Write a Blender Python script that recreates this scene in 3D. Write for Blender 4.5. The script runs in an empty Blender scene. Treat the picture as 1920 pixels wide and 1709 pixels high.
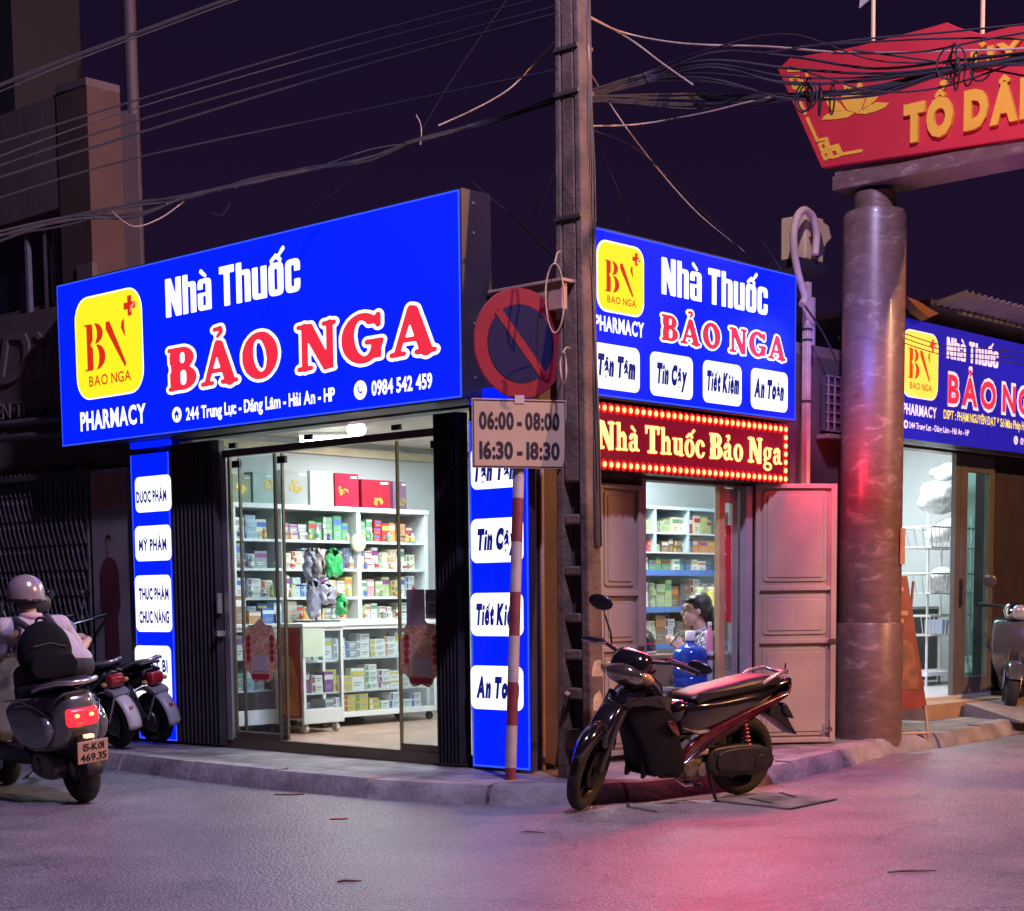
import bpy, bmesh, math, random, unicodedata
import numpy as np
from mathutils import Vector, Matrix
S = bpy.context.scene
COL = S.collection
R_ = math.radians
RND = random.Random(7)

# ------------------------------------------------------------------ camera
# world: shop corner at the origin, X runs along the right (alley) front, Y along the left (road) front
CAM = np.array([-7.85776, -7.09855, 1.2])
CR = np.array([0.67722703, -0.73570556, -0.01004378])
CU = np.array([0.08417219, 0.0639062, 0.99439984])
CF = np.array([0.73094363, 0.67427986, -0.10520496])
FPX, CYP = 3149.512, 1457.8988
cd = bpy.data.cameras.new('camera')
cam = bpy.data.objects.new('camera', cd); COL.objects.link(cam)
cam.matrix_world = Matrix(((CR[0], CU[0], -CF[0], CAM[0]), (CR[1], CU[1], -CF[1], CAM[1]), (CR[2], CU[2], -CF[2], CAM[2]), (0, 0, 0, 1)))
cd.sensor_fit = 'HORIZONTAL'; cd.sensor_width = 36
cd.lens = 36 * FPX / 1920; cd.shift_x = 0; cd.shift_y = (CYP - 854.5) / 1920
cd.clip_start = 0.1; cd.clip_end = 2000
S.camera = cam

# ------------------------------------------------------------------ world, lamps, exposure
S.view_settings.view_transform = 'Standard'; S.view_settings.look = 'None'
S.view_settings.exposure = 0.0; S.view_settings.gamma = 1.0
S.render.engine = 'CYCLES'
S.cycles.use_denoising = True
S.cycles.max_bounces = 7; S.cycles.transparent_max_bounces = 16
S.cycles.sample_clamp_indirect = 4.0; S.cycles.caustics_reflective = False; S.cycles.caustics_refractive = False
w = bpy.data.worlds.new('World'); S.world = w; w.use_nodes = True
nt = w.node_tree; nt.nodes.clear()
out = nt.nodes.new('ShaderNodeOutputWorld')
sky = nt.nodes.new('ShaderNodeTexSky'); sky.sky_type = 'NISHITA'; sky.sun_disc = False
sky.sun_elevation = R_(-6); sky.sun_rotation = R_(200)
bs = nt.nodes.new('ShaderNodeBackground'); bs.inputs[1].default_value = 0.05
nt.links.new(sky.outputs[0], bs.inputs[0])
# violet night glow of the town under the dark sky: stronger near the horizon
tc = nt.nodes.new('ShaderNodeTexCoord'); sx = nt.nodes.new('ShaderNodeSeparateXYZ')
nt.links.new(tc.outputs['Generated'], sx.inputs[0])
cr = nt.nodes.new('ShaderNodeValToRGB')
cr.color_ramp.elements[0].position = 0.0; cr.color_ramp.elements[0].color = (0.016, 0.0075, 0.026, 1)
cr.color_ramp.elements[1].position = 0.45; cr.color_ramp.elements[1].color = (0.0058, 0.0029, 0.0150, 1)
nt.links.new(sx.outputs[2], cr.inputs[0])
bg = nt.nodes.new('ShaderNodeBackground'); bg.inputs[1].default_value = 1.0
nt.links.new(cr.outputs[0], bg.inputs[0])
ad = nt.nodes.new('ShaderNodeAddShader')
nt.links.new(bs.outputs[0], ad.inputs[0]); nt.links.new(bg.outputs[0], ad.inputs[1]); nt.links.new(ad.outputs[0], out.inputs[0])

def lamp(name, kind, loc, energy, color, size=0.3, target=None, angle=None, blend=0.5):
    d = bpy.data.lights.new(name, kind); d.energy = energy; d.color = color
    if kind == 'AREA': d.size = size
    elif kind in ('POINT', 'SPOT'): d.shadow_soft_size = size
    if angle: d.spot_size = R_(angle); d.spot_blend = blend
    o = bpy.data.objects.new(name, d); COL.objects.link(o); o.location = loc
    if target is not None:
        o.rotation_euler = (Vector(target) - Vector(loc)).to_track_quat('-Z', 'Y').to_euler()
    return o
# street lamps of the two roads (their heads stand outside the frame)
lamp('street_lamp_light_alley', 'SPOT', (4.6, -9.2, 6.6), 4700, (1.0, 0.47, 0.19), 0.12, (1.6, 0.0, 0.6), 120)
lamp('street_lamp_light_road', 'SPOT', (-2.3, -4.2, 8.6), 3500, (0.64, 0.53, 1.0), 0.2, (-2.2, -1.5, 0), 150)
# red LED signs of shops across the alley
#lamp('neon_light_alley', 'AREA', (3.4, -7.6, 3.1), 200, (1.0, 0.09, 0.22), 1.6, (-0.6, -3.0, 0.0))

# ------------------------------------------------------------------ pixel <-> place helpers (photo pixels, 1920 wide)
def ray(px, py): return CF + CR * (px - 960) / FPX - CU * (py - CYP) / FPX
def onpl(px, py, ax, v):
    d = ray(px, py); return CAM + d * ((v - CAM[ax]) / d[ax])
def PX(px, py, v): return onpl(px, py, 0, v)
def PY(px, py, v): return onpl(px, py, 1, v)
def PZ(px, py, v): return onpl(px, py, 2, v)
def PD(px, py, d): return CAM + ray(px, py) * d
def depth(q): return float((np.array(q) - CAM) @ CF)

# ------------------------------------------------------------------ materials
MATS = {}
def mat(name, col, rough=0.55, metal=0.0, var=0.12, scale=6.0, bump=0.0, bscale=60.0, emit=None, es=0.0, coat=0.0, sample=False, spec=0.5):
    if name in MATS: return MATS[name]
    m = bpy.data.materials.new(name); m.use_nodes = True
    n = m.node_tree; b = n.nodes['Principled BSDF']
    b.inputs['Roughness'].default_value = rough; b.inputs['Metallic'].default_value = metal
    b.inputs['Coat Weight'].default_value = coat; b.inputs['Coat Roughness'].default_value = 0.06
    b.inputs['Specular IOR Level'].default_value = spec
    c4 = tuple(col) + (1,)
    if var > 0:
        t = n.nodes.new('ShaderNodeTexCoord'); z = n.nodes.new('ShaderNodeTexNoise')
        z.inputs['Scale'].default_value = scale; z.inputs['Detail'].default_value = 6
        n.links.new(t.outputs['Object'], z.inputs['Vector'])
        r = n.nodes.new('ShaderNodeValToRGB')
        r.color_ramp.elements[0].position = 0.3; r.color_ramp.elements[1].position = 0.7
        r.color_ramp.elements[0].color = tuple(max(0, c * (1 - var)) for c in col) + (1,)
        r.color_ramp.elements[1].color = tuple(min(1, c * (1 + var)) for c in col) + (1,)
        n.links.new(z.outputs['Fac'], r.inputs[0]); n.links.new(r.outputs[0], b.inputs['Base Color'])
        rm = n.nodes.new('ShaderNodeMapRange'); rm.inputs[3].default_value = max(0.02, rough - 0.08); rm.inputs[4].default_value = min(1, rough + 0.1)
        n.links.new(z.outputs['Fac'], rm.inputs[0]); n.links.new(rm.outputs[0], b.inputs['Roughness'])
    else: b.inputs['Base Color'].default_value = c4
    if bump > 0:
        t2 = n.nodes.new('ShaderNodeTexCoord'); z2 = n.nodes.new('ShaderNodeTexNoise'); z2.inputs['Scale'].default_value = bscale; z2.inputs['Detail'].default_value = 4
        n.links.new(t2.outputs['Object'], z2.inputs['Vector'])
        bp = n.nodes.new('ShaderNodeBump'); bp.inputs['Strength'].default_value = bump; bp.inputs['Distance'].default_value = 0.02
        n.links.new(z2.outputs['Fac'], bp.inputs['Height']); n.links.new(bp.outputs[0], b.inputs['Normal'])
    if emit is not None:
        b.inputs['Emission Color'].default_value = tuple(emit) + (1,); b.inputs['Emission Strength'].default_value = es
        m.cycles.emission_sampling = 'AUTO' if sample else 'NONE'
    MATS[name] = m; return m
def glass_mat(name, tint=(0.93, 0.97, 0.98), rough=0.02, dust=0.05):
    if name in MATS: return MATS[name]
    m = bpy.data.materials.new(name); m.use_nodes = True; n = m.node_tree; n.nodes.clear()
    o = n.nodes.new('ShaderNodeOutputMaterial'); t = n.nodes.new('ShaderNodeBsdfTransparent'); t.inputs[0].default_value = tint + (1,)
    g = n.nodes.new('ShaderNodeBsdfGlossy'); g.inputs['Roughness'].default_value = rough
    lw = n.nodes.new('ShaderNodeLayerWeight'); f = n.nodes.new('ShaderNodeMath'); f.operation = 'POWER'; f.inputs[1].default_value = 3.5; n.links.new(lw.outputs['Facing'], f.inputs[0])
    f2 = n.nodes.new('ShaderNodeMapRange'); f2.inputs[3].default_value = 0.035; f2.inputs[4].default_value = 0.6; n.links.new(f.outputs[0], f2.inputs[0])
    mx = n.nodes.new('ShaderNodeMixShader'); n.links.new(f2.outputs[0], mx.inputs[0]); n.links.new(t.outputs[0], mx.inputs[1]); n.links.new(g.outputs[0], mx.inputs[2])
    d = n.nodes.new('ShaderNodeBsdfDiffuse'); d.inputs[0].default_value = (0.6, 0.63, 0.62, 1)
    z = n.nodes.new('ShaderNodeTexNoise'); z.inputs['Scale'].default_value = 3; z.inputs['Detail'].default_value = 8
    mr = n.nodes.new('ShaderNodeMapRange'); mr.inputs[1].default_value = 0.35; mr.inputs[2].default_value = 0.8; mr.inputs[4].default_value = dust * 2
    tc_ = n.nodes.new('ShaderNodeTexCoord'); n.links.new(tc_.outputs['Object'], z.inputs['Vector']); n.links.new(z.outputs['Fac'], mr.inputs[0])
    m2 = n.nodes.new('ShaderNodeMixShader'); n.links.new(mr.outputs[0], m2.inputs[0]); n.links.new(mx.outputs[0], m2.inputs[1]); n.links.new(d.outputs[0], m2.inputs[2])
    n.links.new(m2.outputs[0], o.inputs[0]); MATS[name] = m; return m

# ------------------------------------------------------------------ mesh builder
def tagit(o, label=None, cat=None, group=None, kind=None):
    if label: o['label'] = label
    if cat: o['category'] = cat
    if group: o['group'] = group
    if kind: o['kind'] = kind
    return o
def thing(name, label, cat, loc=(0, 0, 0), rz=0.0, group=None, rot=None):
    o = bpy.data.objects.new(name, None); COL.objects.link(o); o.empty_display_size = 0.1
    o.location = tuple(float(c) for c in loc); o.rotation_euler = rot if rot else (0, 0, rz)
    return tagit(o, label, cat, group)
def copy_tree(o, parent=None):
    c = o.copy(); COL.objects.link(c)
    if parent: c.parent = parent
    for ch in [x for x in bpy.data.objects if x.parent == o]: copy_tree(ch, c)
    return c
class MB:
    def __init__(s): s.v = []; s.f = []; s.M = None
    def add(s, vs, fs):
        k = len(s.v)
        for p in vs:
            p = Vector(p)
            s.v.append(tuple(s.M @ p) if s.M is not None else tuple(p))
        s.f += [tuple(i + k for i in f) for f in fs]; return s
    def bx(s, x0, y0, z0, x1, y1, z1):
        x0, x1 = min(x0, x1), max(x0, x1); y0, y1 = min(y0, y1), max(y0, y1); z0, z1 = min(z0, z1), max(z0, z1)
        return s.add([(x0, y0, z0), (x1, y0, z0), (x1, y1, z0), (x0, y1, z0), (x0, y0, z1), (x1, y0, z1), (x1, y1, z1), (x0, y1, z1)],
                     [(0, 3, 2, 1), (4, 5, 6, 7), (0, 1, 5, 4), (1, 2, 6, 5), (2, 3, 7, 6), (3, 0, 4, 7)])
    def obx(s, c, sz, rot=(0, 0, 0)):
        m = Matrix.Translation(Vector(c)) @ __import__('mathutils').Euler(rot).to_matrix().to_4x4()
        hx, hy, hz = sz[0] / 2, sz[1] / 2, sz[2] / 2
        vs = [m @ Vector(p) for p in [(-hx, -hy, -hz), (hx, -hy, -hz), (hx, hy, -hz), (-hx, hy, -hz), (-hx, -hy, hz), (hx, -hy, hz), (hx, hy, hz), (-hx, hy, hz)]]
        return s.add(vs, [(0, 3, 2, 1), (4, 5, 6, 7), (0, 1, 5, 4), (1, 2, 6, 5), (2, 3, 7, 6), (3, 0, 4, 7)])
    def tube(s, pts, r, n=8, cap=True):
        P = [Vector(p) for p in pts]; N = len(P)
        rs = list(r) if hasattr(r, '__len__') else [r] * N
        up = Vector((0, 0, 1)); vs = []; fs = []; prev = None
        for i in range(N):
            t = (P[min(i + 1, N - 1)] - P[max(i - 1, 0)]).normalized()
            if prev is None:
                a = up if abs(t.dot(up)) < 0.95 else Vector((1, 0, 0)); u = t.cross(a).normalized()
            else: u = (prev - t * prev.dot(t)).normalized()
            prev = u; q = t.cross(u)
            for k in range(n):
                an = 2 * math.pi * k / n; vs.append(P[i] + (u * math.cos(an) + q * math.sin(an)) * rs[i])
        for i in range(N - 1):
            for k in range(n):
                a, b = i * n + k, i * n + (k + 1) % n; fs.append((a, b, b + n, a + n))
        if cap: fs += [tuple(range(n))[::-1], tuple(range((N - 1) * n, N * n))]
        return s.add(vs, fs)
    def cyl(s, p0, p1, r0, r1=None, n=16): return s.tube([p0, p1], [r0, r0 if r1 is None else r1], n)
    def lathe(s, prof, c=(0, 0, 0), ax='z', n=24, mat3=None):
        vs = []; fs = []
        for (r, h) in prof:
            for k in range(n):
                a = 2 * math.pi * k / n; x, y = r * math.cos(a), r * math.sin(a)
                p = (x, y, h) if ax == 'z' else ((x, h, y) if ax == 'y' else (h, x, y))
                p = Vector(p)
                if mat3 is not None: p = mat3 @ p
                vs.append(p + Vector(c))
        m = len(prof)
        for i in range(m - 1):
            for k in range(n):
                a, b = i * n + k, i * n + (k + 1) % n; fs.append((a, b, b + n, a + n))
        if prof[0][0] > 1e-6: fs.append(tuple(range(n))[::-1])
        if prof[-1][0] > 1e-6: fs.append(tuple(range((m - 1) * n, m * n)))
        return s.add(vs, fs)
    def ell(s, c, r, n=16, m=10, mat3=None):
        r = r if hasattr(r, '__len__') else (r, r, r); vs = []; fs = []
        for i in range(m + 1):
            t = math.pi * i / m
            for k in range(n):
                a = 2 * math.pi * k / n
                p = Vector((r[0] * math.sin(t) * math.cos(a), r[1] * math.sin(t) * math.sin(a), r[2] * math.cos(t)))
                if mat3 is not None: p = mat3 @ p
                vs.append(p + Vector(c))
        for i in range(m):
            for k in range(n):
                a, b = i * n + k, i * n + (k + 1) % n; fs.append((a, a + n, b + n, b))
        return s.add(vs, fs)
    def torus(s, c, R, r, ax='y', n=36, m=10, a0=0.0, a1=2 * math.pi, sq=1.0, mat3=None):
        vs = []; fs = []; full = abs(a1 - a0 - 2 * math.pi) < 1e-6; nn = n if full else n + 1
        for i in range(nn):
            a = a0 + (a1 - a0) * i / n
            for k in range(m):
                b = 2 * math.pi * k / m; rr = R + r * math.cos(b); h = r * sq * math.sin(b)
                x, y = rr * math.cos(a), rr * math.sin(a)
                p = Vector((x, h, y) if ax == 'y' else ((x, y, h) if ax == 'z' else (h, x, y)))
                if mat3 is not None: p = mat3 @ p
                vs.append(p + Vector(c))
        for i in range(n):
            i2 = (i + 1) % nn
            for k in range(m):
                k2 = (k + 1) % m; fs.append((i * m + k, i2 * m + k, i2 * m + k2, i * m + k2))
        return s.add(vs, fs)
    def prism(s, pts, d0, d1, ax='y'):
        """polygon in the plane normal to ax, between d0 and d1"""
        n = len(pts)
        def p3(a, b, d): return (a, d, b) if ax == 'y' else ((d, a, b) if ax == 'x' else (a, b, d))
        vs = [p3(a, b, d0) for a, b in pts] + [p3(a, b, d1) for a, b in pts]
        return s.add(vs, [tuple(range(n)), tuple(range(n, 2 * n))[::-1]] + [(i, i + n, (i + 1) % n + n, (i + 1) % n) for i in range(n)])
    def pillow(s, outl, w, y0=0.0, r=None, k=4, wf=None, smooth=3):
        """rounded slab: outline (x,z) swollen to half width w around y0"""
        P = [np.array(p, float) for p in outl]; n = len(P)
        if smooth:
            Q = []
            for i in range(n):
                a, b, c, d = P[i - 1], P[i], P[(i + 1) % n], P[(i + 2) % n]
                for j in range(smooth):
                    t = j / smooth
                    Q.append(0.5 * ((2 * b) + (-a + c) * t + (2 * a - 5 * b + 4 * c - d) * t * t + (-a + 3 * b - 3 * c + d) * t ** 3))
            P = Q; n = len(P)
        ar = sum(P[i][0] * P[(i + 1) % n][1] - P[(i + 1) % n][0] * P[i][1] for i in range(n))
        if ar < 0: P = P[::-1]
        N = []
        for i in range(n):
            e1 = P[i] - P[i - 1]; e2 = P[(i + 1) % n] - P[i]
            e1 = e1 / (np.linalg.norm(e1) + 1e-9); e2 = e2 / (np.linalg.norm(e2) + 1e-9)
            nn = np.array([-e1[1] - e2[1], e1[0] + e2[0]]); nn = nn / (np.linalg.norm(nn) + 1e-9); N.append(nn)
        r = r if r is not None else w * 0.6; rings = []
        for j in range(k + 1):
            a = math.pi / 2 * (1 - j / k); rings.append((r * (1 - math.cos(a)), -(w - r) - r * math.sin(a)))
        rings = rings + [(i_, -y) for i_, y in rings[::-1]]
        vs = []; fs = []
        for ins, y in rings:
            for i in range(n):
                q = P[i] + N[i] * ins; sc = wf(q[0], q[1]) if wf else 1.0
                vs.append((q[0], y0 + y * sc, q[1]))
        m = len(rings)
        for j in range(m - 1):
            for i in range(n):
                a, b = j * n + i, j * n + (i + 1) % n; fs.append((a, b, b + n, a + n))
        fs += [tuple(range(n))[::-1], tuple(range((m - 1) * n, m * n))]
        return s.add(vs, fs)
    def mesh(s, name):
        m = bpy.data.meshes.new(name); m.from_pydata(s.v, [], s.f); m.update()
        b = bmesh.new(); b.from_mesh(m); bmesh.ops.recalc_face_normals(b, faces=b.faces); b.to_mesh(m); b.free(); return m
    def build(s, name, m, parent=None, smooth=None, bevel=0.0, label=None, cat=None, group=None, kind=None, loc=None, rz=0.0):
        me = s.mesh(name); me.materials.append(m)
        if smooth:
            me.polygons.foreach_set('use_smooth', [True] * len(me.polygons)); me.set_sharp_from_angle(angle=R_(smooth))
        o = bpy.data.objects.new(name, me); COL.objects.link(o)
        if parent: o.parent = parent
        if loc is not None: o.location = tuple(float(c) for c in loc); o.rotation_euler = (0, 0, rz)
        if bevel > 0:
            b = o.modifiers.new('bevel', 'BEVEL'); b.width = bevel; b.segments = 2; b.limit_method = 'ANGLE'
        return tagit(o, label, cat, group, kind)
def from_data(name, vs, fs, m, parent=None, smooth=None): 
    b = MB(); b.v = [tuple(v) for v in vs]; b.f = fs; return b.build(name, m, parent, smooth)
def evaluated(o):
    bpy.context.view_layer.update()
    dg = bpy.context.evaluated_depsgraph_get(); return bpy.data.meshes.new_from_object(o.evaluated_get(dg))
def blob(mb, name, m, voxel=0.008, parent=None, smooth_it=4):
    """fuse overlapping shapes into ONE continuous skin"""
    me = mb.mesh(name + '_raw'); o = bpy.data.objects.new('tmp', me); COL.objects.link(o)
    a = o.modifiers.new('r', 'REMESH'); a.mode = 'VOXEL'; a.voxel_size = voxel
    b = o.modifiers.new('s', 'SMOOTH'); b.iterations = smooth_it; b.factor = 0.5
    me2 = evaluated(o); bpy.data.objects.remove(o); bpy.data.meshes.remove(me)
    me2.name = name; me2.materials.clear(); me2.materials.append(m)
    me2.polygons.foreach_set('use_smooth', [True] * len(me2.polygons))
    q = bpy.data.objects.new(name, me2); COL.objects.link(q)
    if parent: q.parent = parent
    return q
def cap(mb, p0, p1, r0, r1=None):
    r1 = r0 if r1 is None else r1
    mb.ell(p0, r0, 12, 8); mb.ell(p1, r1, 12, 8); mb.tube([p0, p1], [r0, r1], 12)
# ------------------------------------------------------------------ lettering
def fill2d(polys):
    c = bpy.data.curves.new('fill', 'CURVE'); c.dimensions = '2D'; c.fill_mode = 'FRONT'
    for P in polys:
        sp = c.splines.new('POLY'); sp.points.add(len(P) - 1)
        for i, p in enumerate(P): sp.points[i].co = (p[0], p[1], 0, 1)
        sp.use_cyclic_u = True
    o = bpy.data.objects.new('fill', c); COL.objects.link(o); me = evaluated(o)
    r = ([(v.co.x, v.co.y) for v in me.vertices], [tuple(p.vertices) for p in me.polygons])
    bpy.data.objects.remove(o); bpy.data.curves.remove(c); bpy.data.meshes.remove(me); return r
def contours(F, lv):
    H, W = F.shape; B = F > lv; segs = {}
    cells = B[:-1, :-1].astype(int) + 2 * B[:-1, 1:] + 4 * B[1:, 1:] + 8 * B[1:, :-1]
    T = {1: [(3, 0)], 2: [(0, 1)], 3: [(3, 1)], 4: [(1, 2)], 5: [(3, 2), (1, 0)], 6: [(0, 2)], 7: [(3, 2)], 8: [(2, 3)], 9: [(2, 0)], 10: [(0, 3), (2, 1)], 11: [(2, 1)], 12: [(1, 3)], 13: [(1, 0)], 14: [(0, 3)]}
    def pt(y, x, e):
        if e == 0: a, b, k = (x, y), (x + 1, y), ('h', y, x)
        elif e == 2: a, b, k = (x, y + 1), (x + 1, y + 1), ('h', y + 1, x)
        elif e == 3: a, b, k = (x, y), (x, y + 1), ('v', y, x)
        else: a, b, k = (x + 1, y), (x + 1, y + 1), ('v', y, x + 1)
        fa, fb = F[a[1], a[0]], F[b[1], b[0]]; t = (lv - fa) / (fb - fa + 1e-12)
        return k, (a[0] + (b[0] - a[0]) * t, a[1] + (b[1] - a[1]) * t)
    pos = {}; nxt = {}
    for y, x in zip(*np.nonzero((cells > 0) & (cells < 15))):
        for e0, e1 in T[cells[y, x]]:
            k0, p0 = pt(y, x, e0); k1, p1 = pt(y, x, e1); pos[k0] = p0; pos[k1] = p1; nxt[k0] = k1
    out = []
    while nxt:
        k, _ = next(iter(nxt.items())); loop = []
        while k in nxt: loop.append(pos[k]); k = nxt.pop(k)
        if len(loop) > 5: out.append(loop)
    return out
RES = 90; PADM = 0.35
def glyph_mask(ops, width, lo=-0.35, hi=1.65):
    W = int((width + 2 * PADM) * RES); H = int((hi - lo) * RES)
    X, Y = np.meshgrid((np.arange(W) + .5) / RES - PADM, (np.arange(H) + .5) / RES + lo); M = np.zeros((H, W), bool)
    def pin(P):
        r = np.zeros_like(M); n = len(P)
        for i in range(n):
            x0, y0 = P[i]; x1, y1 = P[(i + 1) % n]
            if y0 == y1: continue
            c = ((Y >= min(y0, y1)) & (Y < max(y0, y1))); r ^= c & (X < x0 + (Y - y0) * (x1 - x0) / (y1 - y0))
        return r
    for op in ops:
        k = op[0]; neg = k[0] == '-'; k = k.lstrip('-'); a = op[1:]
        if k == 'b': r = (X >= a[0]) & (X <= a[2]) & (Y >= a[1]) & (Y <= a[3])
        elif k == 'e':
            t = a[4] if len(a) > 4 else 0; dx, dy = X - a[0], Y - a[1]; u = dx * math.cos(t) + dy * math.sin(t); v = -dx * math.sin(t) + dy * math.cos(t)
            r = (u / a[2]) ** 2 + (v / a[3]) ** 2 <= 1
        elif k == 'r':
            x0, y0, x1, y1, q = a; dx = np.maximum(np.abs(X - (x0 + x1) / 2) - (x1 - x0) / 2 + q, 0); dy = np.maximum(np.abs(Y - (y0 + y1) / 2) - (y1 - y0) / 2 + q, 0); r = dx ** 2 + dy ** 2 <= q * q
        elif k == 'c':
            x0, y0, x1, y1, r0, r1 = a; t = np.clip(((X - x0) * (x1 - x0) + (Y - y0) * (y1 - y0)) / ((x1 - x0) ** 2 + (y1 - y0) ** 2 + 1e-9), 0, 1)
            r = np.hypot(X - x0 - t * (x1 - x0), Y - y0 - t * (y1 - y0)) <= r0 + (r1 - r0) * t
        elif k == 'p': r = pin(a[0])
        M = (M & ~r) if neg else (M | r)
    return M, lo
def dilate(M, r):
    n = int(round(r * RES)); o = M.copy(); H, W = M.shape
    for dy in range(-n, n + 1):
        for dx in range(-n, n + 1):
            if dx * dx + dy * dy <= n * n + 0.5:
                o[max(0, dy):H + min(0, dy), max(0, dx):W + min(0, dx)] |= M[max(0, -dy):H + min(0, -dy), max(0, -dx):W + min(0, -dx)]
    return o
def blur(F, n=2):
    for _ in range(n):
        F = (F + np.roll(F, 1, 0) + np.roll(F, -1, 0)) / 3; F = (F + np.roll(F, 1, 1) + np.roll(F, -1, 1)) / 3
    return F
def glyph(ops, width, grow=0.0, soft=2, lo=-0.35):
    M, lo = glyph_mask(ops, width, lo)
    if grow > 0: M = dilate(M, grow)
    F = blur(M.astype(float), soft)
    return fill2d([[(x / RES + .5 / RES - PADM, y / RES + .5 / RES + lo) for x, y in c] for c in contours(F, 0.5)])

# marks as glyph ops around (cx, top of letter y, thickness t, size)
def marks(mk, cx, y, t, wl):
    o = []
    d = 0.15 * wl
    for m in mk:
        if m == '\u0302': o += [('c', cx - d, y + .06, cx, y + .17, t, t), ('c', cx, y + .17, cx + d, y + .06, t, t)]
        elif m == '\u0306': o += [('c', cx - d, y + .17, cx - d * .5, y + .08, t, t), ('c', cx - d * .5, y + .08, cx + d * .5, y + .08, t, t), ('c', cx + d * .5, y + .08, cx + d, y + .17, t, t)]
        elif m == '\u0303': o += [('c', cx - d, y + .09, cx - d * .4, y + .15, t, t), ('c', cx - d * .4, y + .15, cx + d * .4, y + .09, t, t), ('c', cx + d * .4, y + .09, cx + d, y + .15, t, t)]
        elif m == '\u0323': o += [('c', cx, -.15, cx + .001, -.15, t * 1.35, t * 1.35)]
        elif m == '\u031b': o += [('c', cx + .24 * wl, y - .1, cx + .34 * wl, y + .02, t, t)]
    up = .17 if ('\u0302' in mk or '\u0306' in mk) else 0
    sx = d * .9 if up else 0
    for m in mk:
        if m == '\u0300': o += [('c', cx - d * .8 + sx, y + .2 + up * .6, cx + d * .3 + sx, y + .07 + up * .6, t * 1.1, t * .8)]
        elif m == '\u0301': o += [('c', cx + d * .8 + sx, y + .2 + up * .7, cx - d * .1 + sx, y + .07 + up * .7, t * 1.1, t * .8)]
        elif m == '\u0309': o += [('c', cx - d * .5 + sx, y + .24 + up, cx + d * .35 + sx, y + .26 + up, t, t), ('c', cx + d * .35 + sx, y + .26 + up, cx + d * .4 + sx, y + .17 + up, t, t), ('c', cx + d * .4 + sx, y + .17 + up, cx - d * .1 + sx, y + .08 + up, t, t * .8)]
    return o
# heavy condensed face
FAT = {'N': (.60, [('b', 0, 0, .21, 1), ('b', .39, 0, .60, 1), ('p', [(0, 1), (.22, 1), (.60, 0), (.38, 0)])]),
 'h': (.50, [('r', 0, 0, .50, .80, .09), ('-b', .20, -.1, .30, .68), ('-b', .2, -.1, .30, .1), ('b', 0, 0, .20, 1), ('b', .30, 0, .50, .5)]),
 'a': (.50, [('r', 0, 0, .50, .80, .10), ('-b', -.01, .45, .30, .54), ('-b', .19, .45, .30, .68), ('-b', .19, .12, .30, .36), ('b', .30, 0, .50, .5)]),
 'T': (.54, [('b', 0, .82, .54, 1), ('b', .165, 0, .375, 1)]),
 'u': (.50, [('r', 0, 0, .50, .9, .10), ('-b', -.1, .79, .8, 1.1), ('-b', .20, .13, .30, 1), ('b', .3, 0, .5, .5)]),
 'o': (.50, [('r', 0, 0, .50, .80, .13), ('-r', .20, .14, .30, .66, .03)]),
 'c': (.49, [('r', 0, 0, .49, .80, .13), ('-r', .20, .14, .30, .66, .03), ('-b', .25, .32, .6, .50)])}
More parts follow.
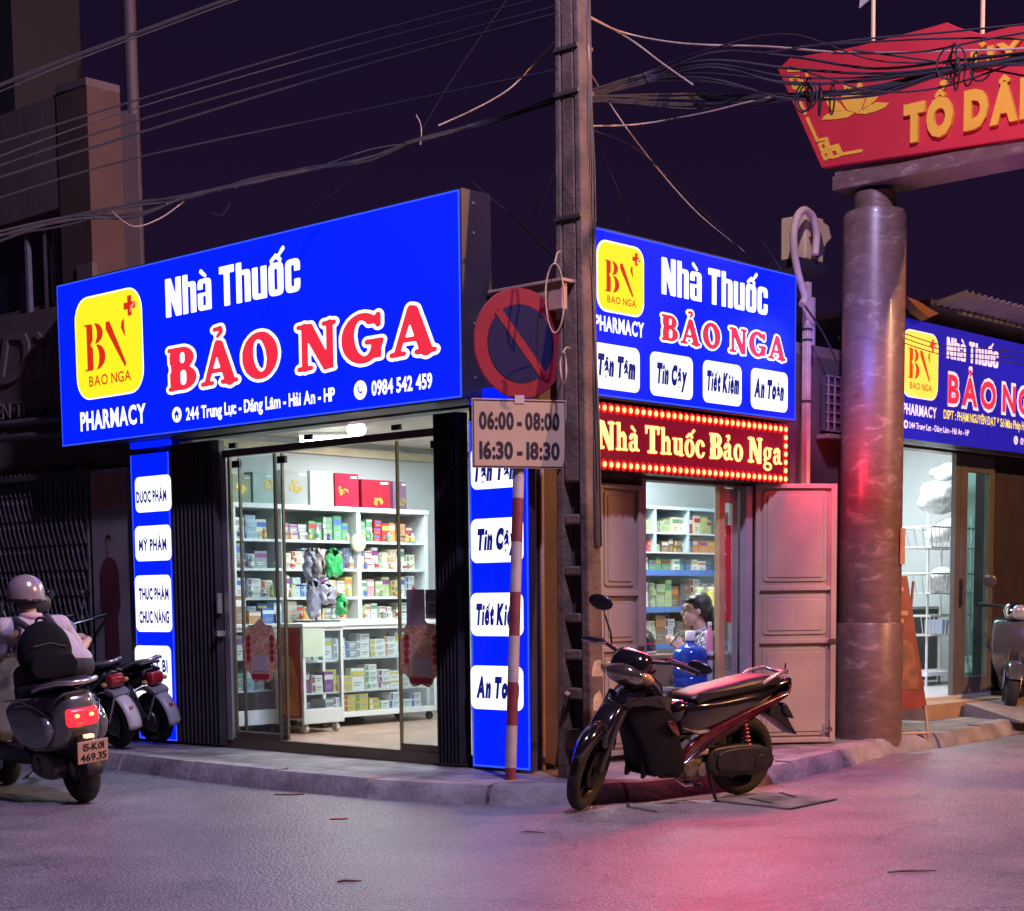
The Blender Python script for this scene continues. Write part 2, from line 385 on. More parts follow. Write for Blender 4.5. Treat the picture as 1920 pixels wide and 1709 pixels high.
# soft fat serif face
def sf(x0, x1, y=.055, r=.055): return ('c', x0 + r, y, x1 - r, y, r, r)
SER = {'B': (.78, [('b', .10, .02, .36, .98), sf(0, .5), sf(0, .5, .945), ('e', .38, .735, .34, .265), ('e', .40, .28, .38, .28), ('-b', -.2, -.2, .06, 1.2), ('c', .06, .055, .3, .055, .055, .055), ('c', .06, .945, .3, .945, .055, .055), ('-r', .35, .62, .47, .87, .055), ('-r', .35, .12, .50, .46, .07)]),
 'A': (.98, [('c', .46, .93, .16, .06, .075, .065), ('c', .50, .87, .76, .08, .125, .13), ('b', .28, .27, .66, .37), sf(0, .36), sf(.52, .98)]),
 'O': (.88, [('e', .44, .5, .44, .52), ('-e', .44, .5, .155, .36, .14)]),
 'N': (.92, [('c', .19, .06, .19, .94, .075, .075), sf(0, .38), sf(0, .36, .945), ('p', [(.06, 1), (.36, 1), (.86, 0), (.62, -.03)]), ('c', .76, .06, .76, .94, .075, .075), sf(.58, .92, .945)]),
 'G': (.92, [('e', .46, .5, .46, .52), ('-e', .47, .5, .18, .37, .12), ('-b', .52, .44, 1.1, .76), ('c', .80, .74, .80, .93, .06, .06), ('b', .66, .06, .86, .40), sf(.5, .92, .41)]),
 'T': (.76, [('b', .26, 0, .50, 1), ('b', 0, .90, .76, 1), ('c', .05, .74, .05, .95, .045, .05), ('c', .71, .74, .71, .95, .045, .05), sf(.12, .64, .045, .045)]),
 'h': (.62, [('b', .07, .0, .23, 1), sf(0, .30, .045, .04), ('c', .04, .96, .15, .96, .04, .04), ('c', .22, .52, .36, .60, .05, .08), ('c', .38, .60, .46, .50, .085, .085), ('b', .38, .02, .54, .52), sf(.32, .62, .045, .04)]),
 'u': (.62, [('b', .08, .16, .24, .66), ('c', .03, .62, .16, .62, .04, .04), ('c', .17, .14, .28, .09, .09, .07), ('c', .28, .09, .40, .16, .06, .05), ('b', .38, 0, .54, .66), ('c', .33, .62, .46, .62, .04, .04), ('c', .5, .045, .6, .045, .04, .04)]),
 'o': (.56, [('e', .28, .33, .28, .345), ('-e', .28, .33, .105, .27)]),
 'c': (.50, [('e', .28, .33, .28, .345), ('-e', .31, .33, .13, .26), ('-b', .34, .22, .8, .44), ('c', .42, .50, .42, .52, .075, .075)]),
 'a': (.56, [('c', .10, .50, .14, .54, .075, .07), ('c', .14, .60, .30, .62, .05, .06), ('c', .36, .54, .36, .12, .085, .08), ('e', .19, .19, .19, .19), ('-e', .22, .20, .075, .12), ('c', .38, .1, .52, .06, .06, .04)]),
 'g': (.58, [('e', .26, .42, .24, .25), ('-e', .26, .42, .09, .18), ('c', .44, .6, .53, .61, .05, .04), ('c', .10, .16, .14, .08, .06, .05), ('e', .28, -.10, .27, .17), ('-e', .28, -.10, .16, .085)])}
GC = {}
def cached(face, base, mk, grow, soft):
    k = (id(face), base, mk, grow, soft)
    if k not in GC:
        wd, ops = face[base]; ops = list(ops)
        if mk:
            low = base.islower(); top = (.80 if face is FAT else .68) if low else 1.0
            ops += marks(mk, wd / 2, top, .055 if face is FAT else .05, 1.0 if low else 1.3)
        GC[k] = glyph(ops, wd, grow, soft)
    return GC[k]
BF = {}
def bf_char(ch, off):
    k = (ch, off)
    if k not in BF:
        c = bpy.data.curves.new('t', 'FONT'); c.body = ch; c.offset = off; c.resolution_u = 3
        o = bpy.data.objects.new('t', c); COL.objects.link(o); me = evaluated(o)
        vs = [(v.co.x / .682, v.co.y / .682) for v in me.vertices]; fs = [tuple(p.vertices) for p in me.polygons]
        bpy.data.objects.remove(o); bpy.data.curves.remove(c); bpy.data.meshes.remove(me); BF[k] = (vs, fs)
    return BF[k]
MK = {}
def layout(body, face=None, off=0.0, track=0.08, grow=0.0, soft=2, space=.44):
    """returns verts/faces in cap-height units"""
    V = []; Fc = []; x = 0.0; lo = 1e9; hi = -1e9
    for ch in body:
        if ch == ' ': x += space; continue
        d = {'Đ': 'D', 'đ': 'd'}.get(ch); nf = unicodedata.normalize('NFD', ch); base = d or nf[0]; mk = nf[1:]
        if face is not None:
            vs, fs = cached(face, base, mk, grow, soft); x0, wd = 0.0, face[base][0]
        else:
            vs, fs = bf_char(base, off); vs = list(vs); fs = list(fs); xs = [v[0] for v in vs]; x0, wd = min(xs), max(xs) - min(xs)
            if mk or d:
                kk = (base, mk, off, round(wd, 3))
                if kk not in MK:
                    ytop = max(v[1] for v in vs); ops = marks(mk, x0 + wd / 2, max(ytop - max(0, off) * .3, .62), .045 + max(off, 0) * .35, 1.15)
                    if d: ops += [('b', x0 - .08, .47, x0 + .3, .56)]
                    MK[kk] = glyph(ops, wd + x0, 0, 1)
                mv, mf = MK[kk]; k = len(vs); vs += mv; fs += [tuple(i + k for i in f) for f in mf]
        k = len(V); V += [(x + v[0] - x0, v[1]) for v in vs]; Fc += [tuple(i + k for i in f) for f in fs]
        lo = min(lo, x); x += wd; hi = max(hi, x); x += track
    return V, Fc, lo, hi
def put_text(parent, body, x0, x1, zb, zc, y, m, face=None, off=0.0, track=0.08, shear=0.0, grow=0.0, soft=2, space=.44, name='lettering', thick=0.0):
    V, Fc, lo, hi = layout(body, face, off, track, grow, soft, space); s = zc - zb; sx = (x1 - x0) / (hi - lo + max(0, shear))
    vs = [(x0 + (v[0] - lo + v[1] * shear) * sx, y, zb + v[1] * s) for v in V]
    if thick > 0:
        k = len(vs); n = list(Fc); cnt = {}
        for f in Fc:
            for i in range(len(f)):
                e = (f[i], f[(i + 1) % len(f)]); cnt[e] = cnt.get(e, 0) + 1
        vs += [(a, b + thick, c) for a, b, c in vs]
        for (a, b) in cnt:
            if (b, a) not in cnt: n.append((a, b, b + k, a + k))
        Fc = n
    me = bpy.data.meshes.new(name); me.from_pydata(vs, [], Fc); me.update(); me.materials.append(m)
    o = bpy.data.objects.new(name, me); COL.objects.link(o); o.parent = parent; return o
def rrect(x0, z0, x1, z1, q, n=6):
    P = []
    for cx, cz, a in ((x1 - q, z0 + q, -90), (x1 - q, z1 - q, 0), (x0 + q, z1 - q, 90), (x0 + q, z0 + q, 180)):
        for i in range(n + 1):
            t = R_(a + 90 * i / n); P.append((cx + q * math.cos(t), cz + q * math.sin(t)))
    return P
def plate(parent, name, P, y, m, thick=0.003):
    return MB().prism(P, y, y + thick).build(name, m, parent)
def ops_part(parent, name, ops, width, x0, z0, sx, sz, y, m, soft=1):
    vs, fs = glyph(ops, width, 0, soft)
    return from_data(name, [(x0 + v[0] * sx, y, z0 + v[1] * sz) for v in vs], fs, m, parent)
# ------------------------------------------------------------------ setting: road, pavement, kerb
def asphalt():
    m = bpy.data.materials.new('asphalt'); m.use_nodes = True; n = m.node_tree; b = n.nodes['Principled BSDF']
    t = n.nodes.new('ShaderNodeTexCoord')
    def noise(sc, det=6, rough=.6):
        z = n.nodes.new('ShaderNodeTexNoise'); z.inputs['Scale'].default_value = sc; z.inputs['Detail'].default_value = det; z.inputs['Roughness'].default_value = rough
        n.links.new(t.outputs['Object'], z.inputs['Vector']); return z
    big, mid, fine = noise(.35), noise(2.2), noise(70, 3)
    vor = n.nodes.new('ShaderNodeTexVoronoi'); vor.inputs['Scale'].default_value = 72; n.links.new(t.outputs['Object'], vor.inputs['Vector'])
    def mixc(f, a, c, fac=None):
        x = n.nodes.new('ShaderNodeMix'); x.data_type = 'RGBA'; x.blend_type = f
        if fac is not None: x.inputs[0].default_value = fac
        if isinstance(a, tuple): x.inputs[6].default_value = a
        else: n.links.new(a, x.inputs[6])
        if isinstance(c, tuple): x.inputs[7].default_value = c
        else: n.links.new(c, x.inputs[7])
        return x
    r = n.nodes.new('ShaderNodeValToRGB'); r.color_ramp.elements[0].position = .35; r.color_ramp.elements[1].position = .68
    r.color_ramp.elements[0].color = (.22, .205, .215, 1); r.color_ramp.elements[1].color = (.31, .285, .30, 1); n.links.new(big.outputs['Fac'], r.inputs[0])
    r2 = n.nodes.new('ShaderNodeValToRGB'); r2.color_ramp.elements[0].position = .3; r2.color_ramp.elements[1].position = .72
    r2.color_ramp.elements[0].color = (.62, .62, .63, 1); r2.color_ramp.elements[1].color = (1.2, 1.19, 1.18, 1); n.links.new(mid.outputs['Fac'], r2.inputs[0])
    r3 = n.nodes.new('ShaderNodeValToRGB'); r3.color_ramp.elements[0].position = .0; r3.color_ramp.elements[1].position = .6
    r3.color_ramp.elements[0].color = (1.45, 1.43, 1.41, 1); r3.color_ramp.elements[1].color = (.46, .46, .48, 1); n.links.new(vor.outputs['Distance'], r3.inputs[0])
    a = mixc('MULTIPLY', r.outputs[0], r2.outputs[0], .8); c = mixc('MULTIPLY', a.outputs[2], r3.outputs[0], .75)
    # hairline cracks that wander through parts of the road
    wz = noise(1.3, 5); vm = n.nodes.new('ShaderNodeVectorMath'); vm.operation = 'SCALE'; vm.inputs[3].default_value = .9; n.links.new(wz.outputs['Color'], vm.inputs[0]); va = n.nodes.new('ShaderNodeVectorMath'); n.links.new(t.outputs['Object'], va.inputs[0]); n.links.new(vm.outputs[0], va.inputs[1])
    vc = n.nodes.new('ShaderNodeTexVoronoi'); vc.feature = 'DISTANCE_TO_EDGE'; vc.inputs['Scale'].default_value = .55; n.links.new(va.outputs[0], vc.inputs['Vector'])
    rc = n.nodes.new('ShaderNodeMapRange'); rc.inputs[1].default_value = .0; rc.inputs[2].default_value = .010; rc.inputs[3].default_value = .68; rc.inputs[4].default_value = 1.0; n.links.new(vc.outputs['Distance'], rc.inputs[0])
    st_ = noise(.9, 3); rs = n.nodes.new('ShaderNodeMapRange'); rs.inputs[1].default_value = .60; rs.inputs[2].default_value = .72; rs.inputs[3].default_value = 1.0; rs.inputs[4].default_value = .86; n.links.new(st_.outputs['Fac'], rs.inputs[0])
    mm = n.nodes.new('ShaderNodeMath'); mm.operation = 'MULTIPLY'; n.links.new(rc.outputs[0], mm.inputs[0]); n.links.new(rs.outputs[0], mm.inputs[1])
    c = mixc('MULTIPLY', c.outputs[2], mm.outputs[0], 1.0)
    n.links.new(c.outputs[2], b.inputs['Base Color'])
    mr = n.nodes.new('ShaderNodeMapRange'); mr.inputs[3].default_value = .30; mr.inputs[4].default_value = .50; n.links.new(mid.outputs['Fac'], mr.inputs[0]); n.links.new(mr.outputs[0], b.inputs['Roughness'])
    bp = n.nodes.new('ShaderNodeBump'); bp.inputs['Strength'].default_value = .55; bp.inputs['Distance'].default_value = .006; bp.invert = True; n.links.new(vor.outputs['Distance'], bp.inputs['Height'])
    bp2 = n.nodes.new('ShaderNodeBump'); bp2.inputs['Strength'].default_value = .3; bp2.inputs['Distance'].default_value = .02; n.links.new(fine.outputs['Fac'], bp2.inputs['Height']); n.links.new(bp.outputs[0], bp2.inputs['Normal'])
    n.links.new(bp2.outputs[0], b.inputs['Normal']); return m
ASPH = asphalt()
MB().add([(-150, -150, 0), (150, -150, 0), (150, 150, 0), (-150, 150, 0)], [(0, 1, 2, 3)]).build('road', ASPH, kind='structure')
def paving():
    m = bpy.data.materials.new('paving'); m.use_nodes = True; n = m.node_tree; b = n.nodes['Principled BSDF']
    t = n.nodes.new('ShaderNodeTexCoord'); br = n.nodes.new('ShaderNodeTexBrick')
    br.inputs['Scale'].default_value = 1; br.inputs['Brick Width'].default_value = .3; br.inputs['Row Height'].default_value = .3; br.inputs['Mortar Size'].default_value = .007
    br.offset = 0; br.inputs['Color1'].default_value = (.30, .27, .25, 1); br.inputs['Color2'].default_value = (.22, .20, .19, 1); br.inputs['Mortar'].default_value = (.09, .085, .08, 1)
    n.links.new(t.outputs['Object'], br.inputs['Vector'])
    z = n.nodes.new('ShaderNodeTexNoise'); z.inputs['Scale'].default_value = 4; z.inputs['Detail'].default_value = 9; n.links.new(t.outputs['Object'], z.inputs['Vector'])
    r = n.nodes.new('ShaderNodeValToRGB'); r.color_ramp.elements[0].position = .36; r.color_ramp.elements[0].color = (.4, .38, .37, 1); r.color_ramp.elements[1].position = .66; r.color_ramp.elements[1].color = (1.1, 1.1, 1.1, 1)
    n.links.new(z.outputs['Fac'], r.inputs[0]); x = n.nodes.new('ShaderNodeMix'); x.data_type = 'RGBA'; x.blend_type = 'MULTIPLY'; x.inputs[0].default_value = .9
    n.links.new(br.outputs['Color'], x.inputs[6]); n.links.new(r.outputs[0], x.inputs[7]); n.links.new(x.outputs[2], b.inputs['Base Color']); b.inputs['Roughness'].default_value = .7
    bp = n.nodes.new('ShaderNodeBump'); bp.inputs['Strength'].default_value = .5; bp.inputs['Distance'].default_value = .01; n.links.new(z.outputs['Fac'], bp.inputs['Height']); n.links.new(bp.outputs[0], b.inputs['Normal']); return m
PAVE = paving()
KERBM = mat('kerb_concrete', (.27, .24, .225), .8, var=.45, scale=3.5, bump=.7, bscale=18)
edge = [(-.80, 14), (-.84, 5), (-.88, 3.46), (-.98, 2.27), (-1.01, 1.37), (-.96, .5), (-.86, -.05), (-.70, -.48), (-.42, -.80), (.0, -.98), (.7, -1.06), (1.53, -1.02), (2.3, -.88), (2.9, -.70), (3.4, -.62), (4.3, -.62), (5.2, -.56), (6.04, -.45), (14, -.3)]
def dense(P, step=.12):
    o = []
    for a, b in zip(P[:-1], P[1:]):
        L = math.hypot(b[0] - a[0], b[1] - a[1]); k = max(1, int(min(L, 6) / step))
        for i in range(k): o.append((a[0] + (b[0] - a[0]) * i / k, a[1] + (b[1] - a[1]) * i / k))
    return o + [P[-1]]
edge = dense(edge)
def inw(i, d):
    a = edge[max(0, i - 1)]; b = edge[min(len(edge) - 1, i + 1)]; tx, ty = b[0] - a[0], b[1] - a[1]; L = math.hypot(tx, ty)
    return (edge[i][0] - ty / L * d, edge[i][1] + tx / L * d)
PZT = .115
kb = MB(); seg = 0.0; start = 0; rk = random.Random(3)
for i in range(1, len(edge)):
    seg += math.hypot(edge[i][0] - edge[i - 1][0], edge[i][1] - edge[i - 1][1])
    if seg > .82 or i == len(edge) - 1:
        dz = rk.uniform(-.008, .006); do = rk.uniform(-.012, .012); vs = []; fs = []; idx = list(range(start, i + 1))
        for j in idx:
            f = (.012 if j == start else (-.012 if j == i else 0)); wob = rk.uniform(-.006, .006)
            for d, z in ((do + wob, -.02), (.035 + do + wob, .075 + dz + wob), (.07 + do, PZT + dz), (.19, PZT + dz), (.19, -.02)):
                q = inw(j, d); t = inw(j, d)
                a = edge[max(0, j - 1)]; b2 = edge[min(len(edge) - 1, j + 1)]; L = math.hypot(b2[0] - a[0], b2[1] - a[1]); vs.append((q[0] + (b2[0] - a[0]) / L * f, q[1] + (b2[1] - a[1]) / L * f, z))
        m5 = len(idx)
        for j in range(m5 - 1):
            for k in range(5): a, b2 = j * 5 + k, j * 5 + (k + 1) % 5; fs.append((a, b2, b2 + 5, a + 5))
        fs += [(0, 1, 2, 3, 4), tuple((m5 - 1) * 5 + k for k in (4, 3, 2, 1, 0))]
        kb.add(vs, fs); seg = 0; start = i
kb.build('kerb', KERBM, kind='structure', smooth=40)
pv = [inw(i, .185) for i in range(len(edge))] + [(14, 12), (14, 14)]
MB().prism([(x, y) for x, y in pv], -.02, PZT - .006, 'z').build('pavement', PAVE, kind='structure')
# patch of rough concrete between the bike and the road, drain cover with cracks
CONC = mat('rough_concrete', (.15, .13, .115), .85, var=.5, scale=5, bump=.6, bscale=30)
def blobpoly(cx, cy, rx, ry, n=26, seed=1, rot=0):
    r = random.Random(seed); P = []
    for i in range(n):
        a = 2 * math.pi * i / n; k = 1 + r.uniform(-.14, .14); x, y = rx * k * math.cos(a), ry * k * math.sin(a)
        P.append((cx + x * math.cos(rot) - y * math.sin(rot), cy + x * math.sin(rot) + y * math.cos(rot)))
    return P
DARK = mat('dark_crack', (.02, .018, .018), .9)
mh = MB(); c0 = PZ(1440, 1505, .004)
for (a, b_) in (((1340, 1503), (1480, 1519)), ((1480, 1519), (1570, 1500)), ((1405, 1499), (1450, 1508)), ((1462, 1488), (1492, 1497)), ((1180, 1480), (1178, 1514)), ((1178, 1514), (1235, 1524))):
    p, q_ = PZ(*a, .0), PZ(*b_, .0); t = (q_ - p); t = t / np.linalg.norm(t); nn = np.array([-t[1], t[0], 0]) * .012
    mh.add([p + nn + [0, 0, .0075], p - nn + [0, 0, .0075], q_ - nn + [0, 0, .0075], q_ + nn + [0, 0, .0075]], [(0, 1, 2, 3)])
dcv = thing('drain_cover', 'cracked concrete drain cover in the road behind the motorbike', 'drain cover', (0, 0, 0))
MB().prism([tuple(PZ(a, b_, 0)[:2]) for a, b_ in ((1340, 1502), (1480, 1518), (1568, 1500), (1450, 1487))], -.01, .004, 'z').build('slab', CONC, dcv); mh.build('seams', DARK, dcv)
def debris(name, px, py, L, wd, rot, m, label, cat):
    q = PZ(px, py, 0); b = MB(); r = random.Random(px)
    if 'twig' in name: b.tube([(-L / 2, 0, .005), (-L * .2, r.uniform(-.01, .01), .007), (L * .15, r.uniform(-.01, .01), .006), (L / 2, r.uniform(-.012, .012), .005)], [wd * .3, wd * .4, wd * .35, wd * .2], 6)
    else: b.prism(blobpoly(0, 0, L / 2, wd / 2, 14, px), .0, .006, 'z')
    b.build(name, m, label=label, cat=cat, loc=(q[0], q[1], 0.001), rz=rot)
LEAFM = mat('dry_leaf', (.10, .05, .03), .8, var=.4, scale=30)
debris('fallen_leaf', 543, 1491, .17, .05, -.75, LEAFM, 'dark flattened leaf lying on the road below the kerb', 'leaf')
debris('fallen_leaf', 635, 1537, .10, .03, -.7, mat('red_scrap', (.35, .10, .06), .7), 'small reddish scrap lying on the road beyond the dark leaf', 'litter')
debris('twig', 1710, 1637, .22, .012, -.7, LEAFM, 'thin dark twig lying on the pink lit road at lower right', 'twig')
debris('twig', 1000, 1563, .13, .010, -1.1, LEAFM, 'short bent twig lying on the road below the sign pole', 'twig')
debris('twig', 655, 1655, .10, .014, -.6, LEAFM, 'tiny twig lying on the near left part of the road', 'twig')

# ------------------------------------------------------------------ the corner pharmacy
BLK = mat('black_cladding', (.028, .024, .03), .35, var=.2, scale=3)
BRN = mat('dark_brown_paint', (.10, .058, .055), .55, var=.25, scale=3)
WHT = mat('white_wall', (.56, .60, .61), .6, var=.05, scale=2.0, bump=.05, bscale=3)
CEI = mat('cream_ceiling', (.72, .68, .58), .7, var=.04)
FLR = mat('wood_floor', (.34, .22, .17), .35, var=.25, scale=5)
ALU = mat('aluminium', (.62, .61, .58), .35, .8, var=.06)
DALU = mat('bronze_aluminium', (.19, .15, .11), .35, .7, var=.1)
BRS = mat('brass_edge', (.55, .44, .22), .35, .7, var=.1)
GLS = glass_mat('door_glass', dust=.035)
SALM = mat('salmon_paint', (.37, .295, .225), .45, var=.16, scale=2.5, bump=.12, bscale=12)
SHUT = mat('black_shutter', (.035, .03, .038), .45, .3, var=.2, scale=8)
shop = thing('pharmacy_shop', 'one storey corner pharmacy with lit glass front and open side door', 'shop', (0, 0, 0))
w_ = MB()
w_.bx(.05, .04, .1, .17, .54, 2.43); w_.bx(.05, 3.63, .1, .17, 4.3, 2.43); w_.bx(.05, .04, 2.43, .17, 4.3, 3.02)
w_.build('wall', BLK, shop)
w_ = MB(); w_.bx(.17, .04, .1, .70, .16, 3.02); w_.bx(.70, .04, 2.0, 2.44, .16, 3.02); w_.bx(2.44, .04, .1, 4.65, .16, 3.02); w_.bx(.70, .05, .1, 1.18, .14, 2.0)
w_.build('wall', BRN, shop)
w_ = MB(); w_.bx(.172, 4.25, .1, 4.65, 4.35, 2.9); w_.bx(3.25, 1.78, .1, 4.55, 1.86, 2.9); w_.bx(4.55, .16, .1, 4.65, 4.25, 2.9)
w_.bx(.172, .162, .1, .70, .19, 2.6); w_.bx(2.44, .162, .1, 4.55, .19, 2.6); w_.bx(.172, .2, .1, .2, .54, 2.6); w_.bx(.172, 3.63, .1, .2, 4.25, 2.6); w_.bx(.2, .162, 2.0, 2.44, .19, 2.6); w_.bx(.172, .54, 2.43, .2, 3.63, 2.6)
w_.build('inner_wall', WHT, shop)
MB().bx(.172, .19, 2.6, 4.55, 4.25, 2.66).build('ceiling', CEI, shop)
MB().bx(.172, 4.19, 2.48, 4.55, 4.248, 2.55).build('cornice', mat('cream_trim', (.66, .58, .40), .6), shop)
MB().bx(.05, .16, .09, 4.55, 4.25, .17).build('floor', FLR, shop)
MB().bx(.05, .04, 3.02, 4.65, 4.35, 3.1).build('roof', mat('roof_edge', (.16, .10, .09), .7), shop)
MB().bx(.0, .54, .1, .05, 3.63, .19).build('door_sill', DALU, shop, bevel=.004)
# transom and upper glass strip of the road front
MB().bx(.0, .77, 2.27, .05, 3.05, 2.32).build('transom', DALU, shop)
MB().bx(.02, .775, 2.32, .028, 3.05, 2.43).build('transom_glass', GLS, shop)
for y in (1.2, 2.1, 2.95): MB().bx(.012, y - .05, 2.335, .034, y + .03, 2.37).build('patch_fitting', BLK, shop)
for y in (.83, 2.40, 2.92): MB().bx(.012, y - .06, 2.19, .034, y + .03, 2.24).build('patch_fitting', BLK, shop)
def glass_leaf(y0, y1, x, name='glass_door', edge_m=BRS, handle=None, z0=.19):
    g = MB().bx(x, y0 + .012, z0 + .01, x + .009, y1 - .012, 2.26).build(name, GLS, shop)
    e = MB(); e.bx(x - .006, y0 - .002, z0, x + .016, y0 + .012, 2.265); e.bx(x - .006, y1 - .012, z0, x + .016, y1 + .002, 2.265); e.build('frame', edge_m, g)
    MB().bx(x - .008, y0 + .012, z0, x + .018, y1 - .012, z0 + .045).build('bottom_rail', DALU, g)
    return g
glass_leaf(2.47, 2.995, .024, edge_m=DALU)
glass_leaf(2.43, 2.93, .060, edge_m=DALU)
glass_leaf(.775, 1.20, .024)
MB().bx(-.01, 2.995, .17, .05, 3.06, 2.27).build('door_post', ALU, shop, bevel=.004)
sh = MB()
def ribs(y0, y1, n):
    P = []
    for i in range(n + 1):
        y = y0 + (y1 - y0) * i / n; P.append((-.055 if i % 2 else -.005, y))
    P2 = [(x, y) for x, y in P] + [(.045, y1), (.045, y0)]
    return P2
MB().prism(ribs(.552, .765, 13), .13, 2.40, 'z').build('folded_shutter', SHUT, shop, label='black folded shutter right of the glass door')
MB().prism(ribs(3.075, 3.60, 21), .13, 2.40, 'z').build('folded_shutter', SHUT, shop, label='black folded shutter left of the glass door')
lk = MB(); lk.bx(-.07, 3.055, 1.12, -.03, 3.075, 1.27); lk.bx(-.09, 3.04, .95, -.02, 3.07, .99); lk.build('shutter_lock', ALU, shop)
# alley front: steel leaves, opening and sliding aluminium door
MB().bx(1.16, -.0, .12, 1.20, .17, 2.0).build('door_jamb', SALM, shop)
MB().bx(2.045, .0, .17, 2.11, .035, 1.995).build('door_jamb', mat('ochre_jamb', (.55, .33, .16), .5), shop)
sl = MB(); sl.bx(2.12, .06, .17, 2.20, .1, 1.98); sl.bx(2.29, .06, .17, 2.36, .1, 1.98); sl.bx(2.20, .06, .17, 2.29, .1, .30); sl.bx(2.20, .06, .62, 2.29, .1, .66); sl.bx(2.20, .06, 1.88, 2.29, .1, 1.98)
sl = sl.build('sliding_door', ALU, shop, bevel=.004)
MB().bx(2.20, .075, .30, 2.29, .08, 1.88).build('pane', GLS, sl)
MB().bx(2.225, .068, 1.02, 2.285, .072, 1.72).build('red_poster', mat('red_poster', (.55, .02, .04), .5), sl)
MB().bx(2.37, -.01, .12, 2.44, .05, 2.0).build('door_jamb', mat('grey_jamb', (.34, .32, .36), .5), shop)
def steel_leaf(p0, p1, z0, z1, name, label):
    p0 = np.array(p0); p1 = np.array(p1); L = float(np.linalg.norm(p1 - p0)); a = math.atan2(p1[1] - p0[1], p1[0] - p0[0])
    base = MB(); base.bx(0, .012, 0, L, .03, z1 - z0)
    H = z1 - z0; f = [0, H * .395, H * .60, H]
    d = base.build(name, SALM, shop, label=label); d.location = (p0[0], p0[1], z0); d.rotation_euler = (0, 0, a)
    fr = MB(); t = .032
    fr.bx(0, -.012, 0, t, .012, H); fr.bx(L - t * 1.3, -.018, 0, L, .012, H)
    for i, z in enumerate(f):
        zz = min(max(z, t * .5), H - t * .5); fr.bx(t, -.012, zz - t * .5, L - t * 1.3, .0115, zz + t * .5)
    fr.build('frame', SALM, d, bevel=.003)
    pn = MB()
    for a_, b_ in zip(f[:-1], f[1:]):
        x0, x1, zz0, zz1 = t + .03, L - t * 1.3 - .03, a_ + .05, b_ - .05
        pn.prism(rrect(x0, zz0, x1, zz1, .025), .002, .0118); pn.prism(rrect(x0 + .03, zz0 + .03, x1 - .03, zz1 - .03, .02), -.004, .0018)
    pn.build('panel', SALM, d, bevel=.004)
    lk = MB(); lk.obx((L - .03, -.024, H * .395), (.06, .012, .03)); lk.obx((L - .05, -.024, .10), (.05, .012, .018)); lk.cyl((L - .05, -.03, .06), (L - .05, -.03, .16), .006); lk.build('bolt', DALU, d)
    return d
hp = PZ(1564, 1393, PZT)
steel_leaf((2.455, -.025), (float(hp[0]), float(hp[1])), .125, 2.02, 'steel_door', 'salmon steel door leaf swung open beside the marble column')
steel_leaf((.715, .012), (1.158, .012), .15, 1.955, 'steel_door', 'salmon steel door leaf standing behind the utility pole')
# ceiling lamps inside
LAMPM = mat('lamp_white', (1, 1, 1), .5, var=0, emit=(1, .98, .93), es=14)
def bulb(loc, name='ceiling_lamp', label='', L=None):
    t = thing(name, label, 'lamp', loc)
    MB().lathe([(.055, 0), (.06, .03), (.04, .06), (.012, .065), (.012, .16)], (0, 0, .03)).build('lamp_base', mat('white_plastic', (.8, .8, .78), .4), t, smooth=40)
    MB().ell((0, 0, 0), (.07, .07, .055)).build('bulb', LAMPM, t, smooth=60)
q = PD(668, 803, depth((.55, 2.0, 2))); bulb((q[0], q[1], min(q[2], 2.44)), label='round glowing bulb under the ceiling seen through the top of the glass front')
q2 = PD(672, 828, depth((1.6, 3.2, 2))); t = thing('tube_lamp', 'glowing tube lamp under the pharmacy ceiling below the round bulb', 'lamp', (q2[0], q2[1], 2.52))
MB().tube([(-.35, .32, 0), (0, 0, 0)], .028, 12).build('tube', LAMPM, t, smooth=60); MB().obx((-.17, .16, .045), (.5, .05, .03), (0, 0, -.74)).build('fitting', mat('white_plastic', (.8, .8, .78), .4), t)
lamp('pharmacy_ceiling_light', 'AREA', (1.35, 2.1, 2.57), 84, (.90, .98, .97), .9)
lamp('pharmacy_ceiling_light', 'AREA', (2.7, .9, 2.57), 56, (.88, .98, 1.0), .7)
lamp('pharmacy_ceiling_light', 'AREA', (2.3, 3.3, 2.57), 40, (.88, .98, 1.0), .6)
# ------------------------------------------------------------------ lit signs
BLUE = mat('lit_blue', (.01, .01, .012), .3, var=0, emit=(.0, .009, 1.0), es=1.6, sample=True, spec=.05)
BLUE_EDGE = mat('lit_blue_edge', (.01, .01, .012), .3, var=0, emit=(.03, .08, 1.0), es=1.35, spec=.05)
WHITE = mat('lit_white', (.01, .01, .012), .4, var=0, emit=(1, .99, 1.0), es=1.45, sample=True, spec=.05)
YEL = mat('lit_yellow', (.01, .01, .012), .4, var=0, emit=(1, .93, .02), es=1.0, spec=.05)
REDL = mat('lit_red', (.01, .01, .012), .4, var=0, emit=(.92, .028, .062), es=1.0, spec=.05)
REDO = mat('lit_red_orange', (.01, .01, .012), .4, var=0, emit=(.72, .026, .010), es=1.0, spec=.05)
NAVY = mat('lit_navy', (.01, .01, .012), .4, var=0, emit=(.004, .010, .22), es=1.0, spec=.05)
BOXM = mat('sign_box_black', (.03, .024, .035), .4, var=.15)
class SignF:
    """sign lying in the plane x = v (road front) or y = v (alley front); local x = reading direction, z up"""
    def __init__(s, ax, v, px0, py0):
        s.ax, s.v = ax, v; s.o = onpl(px0, py0, ax, v)
    def l(s, px, py):
        q = onpl(px, py, s.ax, s.v); return ((s.o[1] - q[1]) if s.ax == 0 else (q[0] - s.o[0])), q[2] - s.o[2]
    def rz(s): return -math.pi / 2 if s.ax == 0 else 0.0
